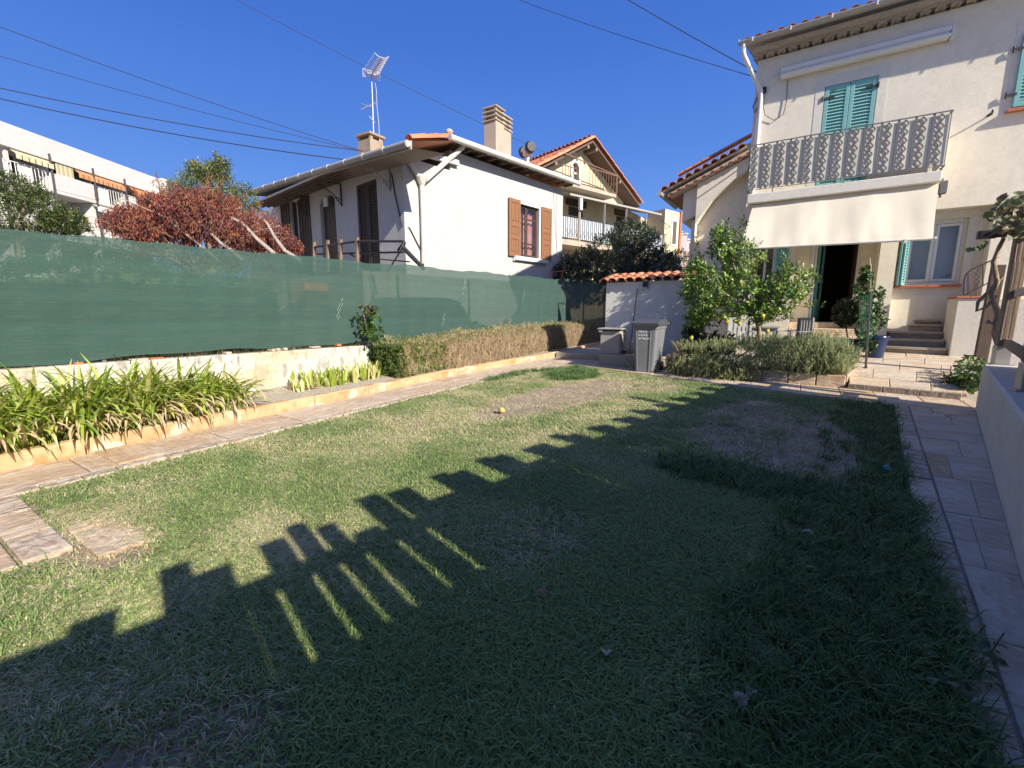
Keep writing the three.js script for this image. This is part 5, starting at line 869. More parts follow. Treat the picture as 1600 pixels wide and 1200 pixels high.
// small leaf made of two halves folded along the midrib
function leafGeo(w, l, fold = .25, curl = .15) {
  const P = [[0, 0, 0], [w * .38, fold * w * .38, l * .25], [w * .5, fold * w * .5, l * .5], [w * .3, fold * w * .25 - curl * l * .3, l * .8], [0, -curl * l, l]], R = P.map(p => V(...p)), Lf = P.map(p => V(-p[0], p[1], p[2])), mid = [V(0, 0, 0), V(0, -.0, l * .25), V(0, -.0, l * .5), V(0, -curl * l * .45, l * .8), V(0, -curl * l, l)];
  const pos = []; for (let i = 0; i < 4; i++) { pos.push(mid[i], R[i + 1], R[i], mid[i], mid[i + 1], R[i + 1], mid[i], Lf[i], Lf[i + 1], mid[i], Lf[i + 1], mid[i + 1]); }
  const g = new THREE.BufferGeometry(); g.setAttribute('position', new THREE.Float32BufferAttribute(pos.flatMap(p => [p.x, p.y, p.z]), 3)); g.computeVertexNormals(); return g;
}
// a sprig of several leaves
function sprigGeo(n, len, w, l, spread = 1) {
  const gs = []; for (let i = 0; i < n; i++) { const t = i / n, g = leafGeo(w * rr(.8, 1.15), l * rr(.8, 1.15), .3, rr(.05, .3)); g.applyMatrix4(new THREE.Matrix4().compose(V(0, t * len, 0), new THREE.Quaternion().setFromEuler(new THREE.Euler(-rr(.2, 1.0) * spread, i * 2.4 + rr(-.3, .3), 0, 'YXZ')), V(1, 1, 1))); gs.push(g); } return merged(gs);
}
const inBlobs = (blobs, shell = .55) => { for (let t = 0; t < 60; t++) { const b = blobs[Math.floor(rnd() * blobs.length)]; const d = V(rr(-1, 1), rr(-1, 1), rr(-1, 1)); const L = d.length(); if (L > 1 || L < .05) continue; const k = Math.pow(L, shell) / L; return V(b[0] + d.x * k * b[3], b[1] + d.y * k * b[4], b[2] + d.z * k * b[5]); } return V(blobs[0][0], blobs[0][1], blobs[0][2]); };
const foliage = (T, geo, m, n, blobs, tones, s0, s1, o = {}) => { const l = []; for (let i = 0; i < n; i++) { const p = inBlobs(blobs, o.shell ?? .5); if (o.cut && !o.cut(p)) continue; l.push({ m: place(p.x, p.y, p.z, rr(0, 7), rr(s0, s1), undefined, rr(-1, 1) * (o.tilt ?? 1.1), rr(-1, 1) * (o.tilt ?? 1.1)), c: vary(tones[Math.floor(rnd() * tones.length)], o.vary ?? .3) }); } return instanced(o.name || 'crown', geo, m, l, T); };

// ---------------------------------------------------------------- planting
{ // lemon tree
  reseed(111);
  const T = thing('lemon_tree', 'leafy lemon tree with a few yellow lemons rising from the rosemary planter', 'tree');
  const Z = -10, q = (x, y, dz = 0) => ZP(x, y, Z + dz);
  mesh('trunk', [tube([q(1186, 548), q(1187, 528), q(1186, 512), q(1183, 500)], [.055, .05, .048, .045], 0, 9), tube([q(1184, 503), q(1172, 478), q(1160, 450), q(1146, 415), q(1138, 380)], [.04, .035, .028, .02, .012], 0, 7), tube([q(1184, 503), q(1195, 480, .1), q(1206, 455, .2), q(1225, 430, .2), q(1250, 425, .2)], [.035, .03, .02, .015, .008], 0, 7), tube([q(1172, 478), q(1150, 470, .3), q(1120, 450, .3), q(1095, 420, .2)], [.028, .022, .016, .008], 0, 6), tube([q(1165, 465), q(1180, 430, -.3), q(1175, 400, -.3)], [.025, .018, .008], 0, 6), tube([q(1200, 470), q(1230, 475, .1), q(1265, 480, .1)], [.018, .012, .006], 0, 6)], M.bark, T);
  const s = Z / -690 * .9, B = (x, y, rx, ry, dz = 0, rz = .5) => { const c = q(x, y, dz); return [c.x, c.y, c.z, rx * .0126, ry * .0126, rz]; };
  const blobs = [B(1135, 425, 42, 38, 0, .55), B(1110, 450, 38, 34, .1, .5), B(1150, 460, 48, 34, .1, .6), B(1160, 410, 28, 30, -.2, .45), B(1105, 478, 38, 26, .1, .5), B(1140, 490, 48, 20, .15, .55), B(1128, 385, 20, 30, 0, .25), B(1215, 462, 30, 26, .1, .45), B(1236, 445, 26, 24, .15, .4), B(1200, 490, 30, 16, .1, .4), B(1180, 470, 36, 26, 0, .55), B(1085, 440, 16, 34, .1, .3), B(1090, 500, 22, 16, .1, .35)];
  const sp = sprigGeo(7, .15, .036, .082);
  foliage(T, sp, M.gloss, 1320, blobs, [[.12, .22, .03], [.20, .30, .045], [.08, .16, .025], [.28, .36, .07]], .8, 1.25, { tilt: 1.3, shell: .55 });
  const tips = []; for (const path of [[[1128, 390], [1126, 372], [1127, 356]], [[1150, 395], [1160, 375], [1166, 352]], [[1157, 390], [1158, 365], [1160, 345]], [[1095, 420], [1090, 395], [1088, 372]], [[1250, 430], [1268, 434], [1280, 440]], [[1240, 475], [1262, 482], [1280, 480]], [[1225, 430], [1226, 415], [1224, 405]], [[1100, 440], [1075, 455], [1062, 468]]]) for (let k = 0; k < 9; k++) { const t = k / 8 * 1.999, i = Math.floor(t), p = q(...path[i]).lerp(q(...path[i + 1]), t - i); tips.push({ m: place(p.x + rr(-.03, .03), p.y + rr(-.03, .03), p.z + rr(-.1, .1), rr(0, 7), rr(.7, 1), undefined, rr(-.8, .8), rr(-.8, .8)), c: vary([.13, .20, .04], .3) }); }
  instanced('shoots', sp, M.gloss, tips, T);
  const lem = lathe([[0, -.055], [.012, -.05], [.034, -.03], [.042, 0], [.036, .028], [.015, .045], [.006, .056], [0, .058]], 10), lm = mat([.52, .42, .06], .5); for (const [x, y] of [[1155, 505], [1122, 498], [1199, 517], [1192, 494], [1136, 503], [1080, 528]]) { const p = q(x, y, .45); mesh('lemon', lem.clone().rotateZ(rr(-.4, .4)).translate(p.x, p.y, p.z), lm, T); }
  based(T);
}
{ // rosemary
  reseed(121);
  const sprig = (() => { const gs = []; for (let i = 0; i < 34; i++) { const t = i / 34, g = new THREE.BufferGeometry(); const w = .0026, l = .028 * (1 - t * .4); g.setAttribute('position', new THREE.Float32BufferAttribute([-w, 0, 0, w, 0, 0, w * .6, 0, l, -w, 0, 0, w * .6, 0, l, -w * .6, 0, l], 3)); g.computeVertexNormals(); g.applyMatrix4(new THREE.Matrix4().compose(V(0, t * .2, 0), new THREE.Quaternion().setFromEuler(new THREE.Euler(-rr(.5, 1.0), i * 2.4, 0, 'YXZ')), V(1, 1, 1))); gs.push(g); } gs.push(bar(V(0, 0, 0), V(0, .2, 0), .003, 4)); return merged(gs); })();
  const mk = (label, blobs, n, tones, droop) => { const T = thing('rosemary_bush', label, 'shrub'); const l = []; for (let i = 0; i < n; i++) { const p = inBlobs(blobs, .35); const b = blobs[0]; const down = p.y < .62 && droop; const e = down ? new THREE.Euler(rr(1.7, 2.6), 0, rr(-.4, .4), 'YXZ') : new THREE.Euler(rr(-.2, .9), rr(-1.3, 1.3), rr(-.6, .6), 'YXZ'); l.push({ m: new THREE.Matrix4().compose(p, new THREE.Quaternion().setFromEuler(e), V(1, 1, 1).multiplyScalar(rr(.7, 1.2))), c: vary(tones[i % tones.length], .3) }); } instanced('foliage', sprig, M.leaf, l, T); const st = []; for (let i = 0; i < 24; i++) { const p = inBlobs(blobs, .6); st.push(tube([V(lerp(p.x, blobs[0][0], .5), .3, lerp(p.z, blobs[0][2], .6)), p], .012, .005, 5)); } mesh('stem', st, M.bark, T, { kind: 'stuff' }); based(T); };
  const g = [[.34, .39, .17], [.43, .47, .23], [.23, .28, .11], [.52, .53, .27]];
  mk('trailing rosemary spilling over the left end of the planter edge, grey green', [[-1.75, .5, -9.3, .4, .2, .35], [-1.3, .52, -9.3, .42, .24, .38], [-.9, .55, -9.25, .42, .24, .36], [-1.4, .38, -9.05, .7, .2, .14], [-1.0, .36, -9.0, .5, .2, .12], [-.55, .5, -9.3, .3, .22, .34], [-.5, .72, -9.7, .4, .12, .3]], 2100, g, true);
  mk('rounded rosemary bush filling the right end of the planter beside the paved ramp', [[-.1, .58, -9.3, .42, .27, .34], [.32, .60, -9.25, .42, .29, .34], [.58, .56, -9.2, .3, .27, .3], [.1, .45, -9.05, .6, .22, .2], [.35, .7, -9.5, .4, .2, .35]], 2100, g, false);
  mk('small brownish rosemary drying at the left corner of the planter next to the bin', [[-1.98, .46, -9.25, .2, .2, .22]], 240, [[.22, .17, .13], [.28, .22, .16], [.18, .17, .10]], true);
}
{ // dark shrub behind, agapanthus-like leaves low beside the bin
  reseed(131);
  const T = thing('dark_shrub', 'low dark leafy shrub in shade between the grey bin and the lemon tree', 'shrub');
  foliage(T, sprigGeo(6, .14, .05, .11), M.gloss, 230, [[-1.75, .62, -9.95, .4, .25, .3], [-1.3, .66, -10, .4, .22, .3], [-1.9, .8, -10.1, .2, .3, .2]], [[.05, .085, .025], [.08, .11, .03], [.04, .07, .02]], .8, 1.2, { name: 'foliage' }); mesh('stem', [bar(V(-1.7, .3, -9.95), V(-1.75, .7, -9.95), .02), bar(V(-1.4, .3, -10), V(-1.3, .7, -10), .02)], M.bark, T); based(T);
}
// strap-leaved clumps
function strap(base, dir, lean, L, w, droop, n = 6) { // one arching strap leaf with a keel
  const pos = []; let p = base.clone(), th = Math.PI / 2 - lean; const d = V(Math.cos(dir), 0, Math.sin(dir)), s = V(-Math.sin(dir), 0, Math.cos(dir)); let prev = null;
  for (let i = 0; i <= n; i++) { const t = i / n, ww = w * Math.min(1, .55 + t * 1.6) * (t < .75 ? 1 : (1 - t) / .25 * .95 + .05); const row = [p.clone().addScaledVector(s, ww), p.clone().add(V(0, -ww * .5, 0)), p.clone().addScaledVector(s, -ww)]; if (prev) for (let k = 0; k < 2; k++) pos.push(prev[k], row[k + 1], row[k], prev[k], prev[k + 1], row[k + 1]); prev = row; p = p.clone().addScaledVector(d, Math.cos(th) * L / n).add(V(0, Math.sin(th) * L / n, 0)); th -= droop / n * (.4 + t * 1.2); }
  const g = new THREE.BufferGeometry(); g.setAttribute('position', new THREE.Float32BufferAttribute(pos.flatMap(q => [q.x, q.y, q.z]), 3)); g.computeVertexNormals(); return g;
}
const strapMats = [[.31, .41, .05], [.44, .50, .09], [.20, .31, .04], [.58, .56, .22]].map(c => { const m = leafMat(.3); m.color.setRGB(...c); m.roughness = .5; return m; });
const deadMat = (() => { const m = leafMat(.2); m.color.setRGB(.50, .39, .235); m.roughness = .85; return m; })();
{
  reseed(141);
  const clump = (label, x, z, n, sz, dead) => { const T = thing('strap_leaf_plant', label, 'plant', undefined); const lists = [[], [], [], []]; for (let i = 0; i < n * 1.25; i++) { const b = V(x + rr(-.42, .22) * sz, gy(z) + .12, z + rr(-.36, .36) * sz), dir = rnd() < .45 ? rr(-.9, .9) : rr(0, 7); lists[Math.floor(Math.pow(rnd(), 1.1) * 4)].push(strap(b, dir, rr(.04, .8), rr(.5, .92) * sz, rr(.012, .021), rr(.9, 3.0))); } lists.forEach((g, k) => g.length && mesh('leaves', g, strapMats[k], T, { kind: 'stuff' })); const dd = []; for (let i = 0; i < dead; i++) { const b = V(x + rr(.05, .3), gy(z) + rr(.14, .25), z + rr(-.4, .4)); dd.push(strap(b, rr(-.6, .6), rr(.5, 1.0), rr(.35, .6), rr(.007, .014), rr(2.2, 3.6))); } if (dd.length) mesh('dry_leaves', dd, deadMat, T, { kind: 'stuff' }); based(T); };
  clump('large strap-leaved clump at the near left end of the bed', -6.1, -.3, 285, 1.02, 14);
  clump('bright green strap-leaved clump second from the left in the bed', -6.12, -1.0, 285, 1.0, 26);
  clump('arching strap-leaved clump in the middle of the row, with many dry leaves over the kerb', -6.08, -1.6, 285, 1.0, 34);
  clump('strap-leaved clump fourth along the bed, standing against the low wall', -6.15, -2.1, 247, .95, 22);
  clump('spiky strap-leaved clump at the right end of the row beside bare wall', -6.15, -2.62, 200, .78, 12);
  // short bearded-iris-like fans further along
  const fan = (label, x, z, n) => { const T = thing('fleshy_plant', label, 'plant'); const g = [[], []]; for (let i = 0; i < n; i++) { const b = V(x + rr(-.2, .2), gy(z) + .12, z + rr(-.3, .3)); g[i % 2].push(strap(b, rr(0, 7), rr(.05, .5), rr(.14, .36), rr(.016, .026), rr(.0, .7), 4)); } g.forEach((q, k) => mesh('leaves', q, strapMats[k ? 3 : 0], T, { kind: 'stuff' })); mesh('stems', g[0].slice(0, 12).map((_, k) => bar(V(x + rr(-.2, .2), gy(z) + .1, z + rr(-.3, .3)), V(x + rr(-.2, .2), gy(z) + .2, z + rr(-.3, .3)), .012, 5)), M.rust, T, { kind: 'stuff' }); based(T); };
  fan('short fleshy-leaved plant by the wall, left one of the low group', -6.45, -4.05, 60); fan('short fleshy-leaved plant in the low group, the middle and tallest one', -6.4, -4.55, 80); fan('short fleshy-leaved plant at the right of the low group', -6.45, -5.1, 60); fan('small fleshy-leaved plant nearest the climbing shrub', -6.6, -5.5, 34);
}
{ // climbing shrub on the wall
  reseed(151);
  const T = thing('climbing_shrub', 'glossy dark green shrub climbing over the end of the low wall', 'shrub'); const q = (x, y, dx = .2) => XP(x, y, -6.85 + dx);
  const br = [[[605, 592], [600, 570], [592, 550], [578, 530], [572, 510], [568, 490], [564, 478]], [[600, 575], [590, 545], [584, 520], [582, 500], [580, 484]], [[606, 592], [615, 570], [622, 550]]];
  mesh('stem', br.map(b => tube(b.map(p => q(...p)), .014, .006, 5)), M.bark, T); const l = []; for (const b of br) for (let k = 0; k < 90; k++) { const t = rnd() * (b.length - 1.001), i = Math.floor(t), p = q(...b[i]).lerp(q(...b[i + 1]), t - i); l.push({ m: place(p.x + rr(-.12, .16), p.y + rr(-.07, .07), p.z + rr(-.14, .14), rr(0, 7), rr(.7, 1.3), undefined, rr(-1, 1), rr(-1, 1)), c: vary(p.y > 1.35 ? [.10, .10, .04] : [[.06, .135, .025], [.10, .18, .04]][k % 2], .3) }); }
  for (let k = 0; k < 260; k++) { const p = q(rr(588, 640), rr(535, 585)); if (Math.hypot((k % 7) / 9, 0) > 1) continue; l.push({ m: place(p.x + rr(-.1, .2), p.y, p.z, rr(0, 7), rr(.7, 1.3), undefined, rr(-1, 1), rr(-1, 1)), c: vary([[.06, .135, .025], [.11, .19, .045]][k % 2], .3) }); }
  instanced('foliage', sprigGeo(4, .06, .05, .07), M.gloss, l, T); based(T);
}
{ // clipped hedge, green on top and half dead on its face
  reseed(161);
  const T = thing('clipped_hedge', 'long clipped box hedge, brown and twiggy on its face and green on top', 'hedge');
  const x0 = -6.75, x1 = -5.9, z0 = -5.6, z1 = -17.6, hTop = z => gy(z) + lerp(.66, .74, clamp((-5.6 - z) / 3)) + .03 * Math.sin(z * 3);
  const core = []; for (let z = z0 - .1; z > z1; z -= .5) core.push(box(x0 + .1, x1 - .12, gy(z) + .1, hTop(z) - .12, z - .5, z)); mesh('twig_core', core, M.rafters, T, { kind: 'stuff' });
  const L = [], D = [], sp = sprigGeo(6, .05, .015, .024), tw = merged([...Array(7)].map((_, i) => tube([V(rr(-.03, .03), 0, rr(-.04, .04)), V(rr(-.03, .03), .08, rr(-.05, .05)), V(rr(-.03, .05), .16, rr(-.06, .06))], .0028, .0018, 3, false)));
  for (let i = 0; i < 15000; i++) { const z = lerp(z0, z1, Math.pow(rnd(), 1.3)), face = rnd(); let p, gr; const dead = sstep(.35, .55, fb(z * 1.3 + 7, 3)) ; if (face < .42) { p = V(rr(x0, x1 - .02), hTop(z) + rr(-.1, .03) + Math.pow(rnd(), 6) * .12, z); gr = .85; } else { const u = rnd(); p = V(x1 + rr(-.09, .03), lerp(gy(z) + .13, hTop(z), u), z); gr = z > -6.75 ? .85 : .30 + .4 * sstep(.55, .7, fb(z * .9, 9)) + .6 * sstep(.84, 1, u); }
    if (rnd() < gr) L.push({ m: place(p.x, p.y, p.z, rr(0, 7), rr(.8, 1.5), undefined, rr(-.9, .9), rr(-.9, .9)), c: vary(z > -6.75 ? [[.19, .27, .04], [.13, .20, .03], [.28, .32, .08]][i % 3] : [[.27, .29, .07], [.33, .31, .10], [.18, .23, .045]][i % 3], .3) }); else { D.push({ m: place(p.x, p.y - .06, p.z, rr(0, 7), rr(.7, 1.2), undefined, rr(-.35, .35), rr(-.35, .35)), c: vary([[.44, .33, .20], [.36, .26, .16], [.52, .41, .27]][i % 3], .25) }); if (rnd() < .55) L.push({ m: place(p.x, p.y, p.z, rr(0, 7), rr(.6, 1.1), undefined, rr(-.9, .9), rr(-.9, .9)), c: vary([[.40, .30, .18], [.46, .36, .22]][i % 2], .25) }); } }
  for (let i = 0; i < 1500; i++) { const p = V(rr(x0 + .2, x1), 0, z0 + rr(-.1, .12)); p.y = rr(gy(z0) + .13, hTop(z0)); L.push({ m: place(p.x, p.y, p.z, rr(0, 7), rr(.8, 1.5), undefined, rr(-.9, .9), rr(-.9, .9)), c: vary([[.13, .19, .03], [.09, .145, .025]][i % 2], .3) }); }
  instanced('foliage', sp, M.leaf, L, T); instanced('dry_twigs', tw, M.dry, D, T); based(T);
}
{ // small leafy shrub on the ramp against the wall end
  reseed(171); const T = thing('ivy_mound', 'small mound of variegated green leaves at the foot of the garden wall end', 'shrub');
  foliage(T, sprigGeo(5, .06, .05, .065), M.gloss, 190, [[2.2, .34, -9.0, .1, .1, .22], [2.27, .43, -9.45, .14, .18, .4], [2.42, .48, -10.0, .14, .2, .45], [2.12, .32, -9.3, .12, .06, .3]], [[.08, .145, .03], [.16, .21, .06], [.06, .11, .025]], .8, 1.2, { name: 'foliage' }); mesh('stem', [bar(V(2.0, .28, -9.3), V(1.95, .5, -9.25), .012), bar(V(2.1, .28, -9.5), V(2.1, .55, -9.6), .012)], M.bark, T); based(T);
}
// ---------------------------------------------------------------- trees and shrubs behind the green screen
{
  reseed(181);
  const tipsR = [];
  const R = thing('red_shrub', 'wide autumn shrub with rust red drooping leaves and pale bare branches', 'shrub');
  const B = (x, y, D, rx, ry, rz) => { const c = DP(x, y, D), k = D / 690; return [c.x, c.y, c.z, rx * k, ry * k, rz]; };
  const rb = [B(240, 350, 9.6, 50, 30, .8), B(300, 335, 9.8, 55, 38, 1.0), B(355, 345, 9.9, 50, 34, .9), B(400, 365, 10, 42, 28, .8), B(265, 318, 9.8, 34, 18, .6), B(320, 312, 9.9, 40, 18, .7), B(435, 375, 10.1, 25, 16, .5), B(250, 420, 9.9, 90, 60, .8), B(370, 430, 10, 90, 55, .8), B(210, 340, 9.6, 25, 24, .5)];
  const br = []; for (let i = 0; i < 26; i++) { const p = inBlobs(rb, .35); p.y += rr(0, .25); const c = DP(rr(290, 380), 425, 9.9); const m = c.clone().lerp(p, .55).add(V(rr(-.2, .2), rr(.1, .4), rr(-.2, .2))); br.push(tube([c, m, p, p.clone().add(V(rr(-.4, .4), -.25, rr(-.3, .3)))], [.035, .022, .010, .003], 0, 6)); }
  for (const path of [[[470, 408], [445, 392], [430, 372], [418, 350], [412, 343]], [[430, 398], [400, 372], [380, 350], [360, 340]], [[380, 408], [360, 390], [345, 380], [330, 365]]]) br.push(tube(path.map(p => DP(p[0], p[1], 9.45)), [.05, .042, .035, .028, .015].slice(0, path.length), 0, 7));
  mesh('branches', br.slice(0, -3), M.bark, R); mesh('bare_branch', br.slice(-3), M.paleBark, R, { kind: 'stuff' });
  const sp = (() => { const gs = []; for (let i = 0; i < 8; i++) { const g = leafGeo(.02, .075, .2, .5); g.applyMatrix4(new THREE.Matrix4().compose(V(rr(-.04, .04), -i * .025, rr(-.04, .04)), new THREE.Quaternion().setFromEuler(new THREE.Euler(rr(.5, 1.5), i * 2.4, 0, 'YXZ')), V(1, 1, 1))); gs.push(g); } return merged(gs); })();
  { const tw = []; for (let i = 0; i < 70; i++) { const p = inBlobs(rb.slice(0, 8), .12); if (p.y < 2.6) continue; const e = p.clone().add(V(rr(-.35, .35), rr(.1, .45), rr(-.3, .3))), g2 = p.clone().lerp(DP(330, 400, 9.9), .35); tw.push([g2, p, e]); for (let k = 0; k < 7; k++) { const q = p.clone().lerp(e, k / 6); tipsR.push({ m: place(q.x + rr(-.05, .05), q.y, q.z + rr(-.05, .05), rr(0, 7), rr(.6, 1), undefined, rr(-.5, .5), rr(-.5, .5)), c: vary([[.26, .06, .04], [.34, .11, .05]][k % 2], .3) }); } } mesh('twigs', tw.map(t => tube(t, [.014, .009, .003], 0, 5)), M.rust, R, { kind: 'stuff' }); instanced('shoots', sp, M.leaf, tipsR, R); }
  foliage(R, sp, M.leaf, 4200, rb, [[.23, .05, .038], [.31, .085, .04], [.16, .036, .032], [.36, .14, .06], [.12, .04, .035]], .75, 1.25, { tilt: .55, shell: .75 }); based(R);
  const G = thing('green_bush', 'dense dark green bush above the screen at the far left', 'shrub');
  const gb = [B(40, 420, 9.8, 90, 70, .8), B(150, 430, 9.9, 80, 60, .8), B(-60, 440, 9.7, 70, 80, .8), B(30, 330, 9.5, 50, 45, .7), B(70, 340, 9.6, 45, 30, .6), B(20, 300, 9.6, 28, 26, .5), B(100, 352, 9.5, 24, 20, .4), B(-30, 330, 9.5, 40, 50, .7)];
  mesh('trunk', [tube([DP(30, 430, 9.5), DP(30, 360, 9.5), DP(40, 310, 9.5)], .06, .02), tube([DP(30, 380, 9.5), DP(80, 345, 9.5)], .04, .01)], M.bark, G); foliage(G, sprigGeo(7, .12, .022, .06), M.gloss, 3000, gb, [[.06, .095, .022], [.10, .135, .03], [.045, .07, .018], [.15, .17, .04]], .8, 1.3, { shell: .5 }); based(G);
  const Y = thing('tall_tree', 'pale green feathery tree rising behind the red shrub', 'tree');
  const yb = [B(330, 300, 15, 34, 30, .9), B(360, 310, 15, 26, 24, .8), B(300, 300, 15, 22, 24, .7), B(345, 272, 15, 10, 20, .3), B(315, 275, 15, 12, 14, .4), B(375, 325, 15, 20, 22, .6), B(290, 320, 15, 20, 25, .7)];
  mesh('trunk', [tube([DP(330, 420, 15), DP(332, 350, 15), DP(338, 300, 15), DP(345, 258, 15)], [.16, .12, .07, .02], 0, 8), tube([DP(332, 350, 15), DP(305, 290, 15)], .06, .015), tube([DP(333, 345, 15), DP(365, 295, 15)], .06, .015)], M.bark, Y); foliage(Y, sprigGeo(9, .26, .03, .13), M.leaf, 900, yb, [[.19, .25, .09], [.26, .30, .11], [.30, .29, .10], [.13, .18, .06]], .8, 1.3, { tilt: .6, shell: .6 }); based(Y);
  const O = thing('olive_tree', 'broad dark evergreen tree in front of the yellow gabled house', 'tree');
  const ob = [B(910, 430, 20, 40, 36, 1.5), B(960, 410, 20, 50, 42, 1.8), B(1000, 405, 20.5, 40, 44, 1.6), B(985, 375, 20.5, 34, 26, 1.2), B(940, 440, 20, 60, 40, 1.8), B(1030, 430, 20.5, 34, 34, 1.4), B(890, 445, 20, 26, 40, 1.2), B(1000, 450, 20, 50, 40, 1.5)];
  mesh('trunk', [tube([DP(965, 520, 20.3), DP(965, 470, 20.3), DP(975, 420, 20.3), DP(985, 380, 20.3)], [.25, .2, .13, .04], 0, 8), ...[[920, 430], [1010, 410], [940, 410], [1030, 430], [995, 380]].map(p => tube([DP(966, 465, 20.3), DP((966 + p[0]) / 2 + 6, (460 + p[1]) / 2 - 8, 20.3), DP(p[0], p[1], 20.3)], [.1, .07, .02], 0, 6))], M.bark, O); foliage(O, sprigGeo(9, .26, .045, .12), M.gloss, 3600, ob, [[.045, .065, .03], [.065, .085, .042], [.10, .12, .075], [.035, .05, .025]], .8, 1.35, { shell: .5 }); based(O);
  const U = thing('yellow_green_bush', 'light green bush between the dark tree and the cream house corner', 'shrub'); const ub = [B(1062, 415, 22, 18, 22, .8), B(1045, 425, 22, 16, 16, .7)]; mesh('trunk', tube([DP(1058, 500, 22), DP(1058, 420, 22)], .08, .02), M.bark, U); foliage(U, sprigGeo(7, .2, .05, .11), M.leaf, 260, ub, [[.14, .17, .05], [.09, .11, .035], [.20, .21, .07]], .8, 1.3); based(U);
}
// ---------------------------------------------------------------- the small shed, bins, furniture
{
  reseed(191);
  const T = thing('garden_shed', 'small white rendered meter shed under a sloping red tile roof', 'shed');
  const S = new Plane(0, -10.4, 1, 0), x0 = -3.97, x1 = -2.06;
  mesh('wall', [S.box(x0, x1, .1, 2.09, -1.0, 0, .006)], M.shedWall, T);
  mesh('plinth_line', S.box(x0 - .004, x1 + .004, .1, .78, -.5, .006, .003), M.shedWall, T);
  mesh('pillar', S.box(x1 + .002, x1 + .24, .1, 2.05, -.5, .05, .008), M.creamTrim, T);
  const n = 10, st = (x1 - x0 + .2) / n; for (let r = 0; r < 3; r++) for (let k = 0; k < n; k++) tilePiece(T, frameOf(V(x0 - .02 + k * st + rr(-.008, .008), 2.10 + r * .062 + rr(-.006, .006), -10.26 - r * .28), V(0, -.19, 1), V(0, 1, .19)), M.tiles, clean(barrel(.107, .36, .015, 8, .85)));
  mesh('roof_deck', quadGeo(V(x0 - .1, 2.12, -10.3), V(x1 + .1, 2.12, -10.3), V(x1 + .1, 2.32, -11.3), V(x0 - .1, 2.32, -11.3)), M.oldTile, T); based(T);
  const Lp = thing('solar_lamp', 'small black solar lamp high on the white shed wall', 'lamp'); const p = ZP(1009, 447, -10.38); mesh('panel', box(p.x - .06, p.x + .06, p.y - .02, p.y + .09, p.z + .02, p.z + .06, .008).applyMatrix4(new THREE.Matrix4()), M.black, Lp); mesh('bracket', [box(p.x - .045, p.x + .045, p.y - .1, p.y - .02, p.z - .018, p.z + .035, .006)], M.galv, Lp); based(Lp);
  // little plinth with the grey box, dust pan, hose
  const B = thing('concrete_plinth', 'low stained concrete plinth under the grey box by the shed', 'plinth'); const b0 = GP(936, 571), b1 = GP(992, 582); mesh('slab', box(b0.x, -2.35, .15, .44, -10.38, b0.z + .02, .012), M.concrete, B); based(B);
  const Bx = thing('metal_box', 'square grey-beige steel box with a loose flat lid on the low concrete base', 'box'); const zf = b0.z - .04, xl = ZP(938, 530, zf).x, xr = ZP(968, 530, zf).x, yt = ZP(950, 513, zf).y;
  mesh('body', box(xl, xr, .442, yt - .05, zf - .42, zf, .008), M.meter, Bx); mesh('lid', [box(xl - .05, xr + .06, yt - .025, yt + .005, zf - .46, zf + .07, .006).applyMatrix4(new THREE.Matrix4().makeTranslation(0, 0, 0)), box(xl - .03, xl + .06, yt - .09, yt - .03, zf + .0, zf + .05, .004)], M.meter, Bx); mesh('seal', box(xl + .01, xr - .02, yt - .06, yt - .03, zf - .40, zf + .012), M.black, Bx); based(Bx);
  // wheeled bin
  const W = thing('wheeled_bin', 'tall grey wheeled refuse bin with dark lid and white stencilled lettering', 'bin');
  const bz = -9.02, cx = -2.57; const fr = [[-.24, .15], [.24, .15], [.305, 1.12], [-.305, 1.12]].map(q => V(cx + q[0], q[1], 0)), hull = []; const zF = y => bz + lerp(.0, .07, (y - .15) / .97), zB = y => bz - lerp(.50, .62, (y - .15) / .97);
  const ring = y => { const w = lerp(.195, .25, (y - .15) / .97), r = .06, o = []; for (const [sx, sz, a0] of [[1, 1, 0], [-1, 1, 1], [-1, -1, 2], [1, -1, 3]]) for (let i = 0; i <= 4; i++) { const a = (a0 + i / 4) * Math.PI / 2; const czz = sz > 0 ? zF(y) - r : zB(y) + r; o.push(V(cx + sx * (w - r) + Math.cos(a) * r, y, czz + Math.sin(a) * r)); } return o; };
  { const ys = [.15, .17, .6, 1.02, 1.06, 1.061, 1.12], rs = ys.map((y, i) => { const q = ring(y); if (i >= 5) q.forEach(p => { p.x = cx + (p.x - cx) * 1.045; p.z = lerp(bz - .29, p.z, 1.04); }); return q; }), pos = []; for (let i = 0; i + 1 < rs.length; i++) for (let k = 0; k < 20; k++) { const a = rs[i][k], b = rs[i][(k + 1) % 20], c = rs[i + 1][(k + 1) % 20], d = rs[i + 1][k]; pos.push(a, c, b, a, d, c); } for (let k = 1; k < 19; k++) pos.push(rs[0][0], rs[0][k], rs[0][k + 1]);
    const g = new THREE.BufferGeometry(); g.setAttribute('position', new THREE.Float32BufferAttribute(pos.flatMap(p => [p.x, p.y, p.z]), 3)); g.computeVertexNormals();
    mesh('body', [g], M.binGrey, W); }
  for (const sx of [-.18, .11]) mesh('rib', beam(V(cx + sx * .82, .2, zF(.2) + .003), V(cx + sx, 1.02, zF(1.02) + .003), .02, .014, .003), M.binGrey, W);
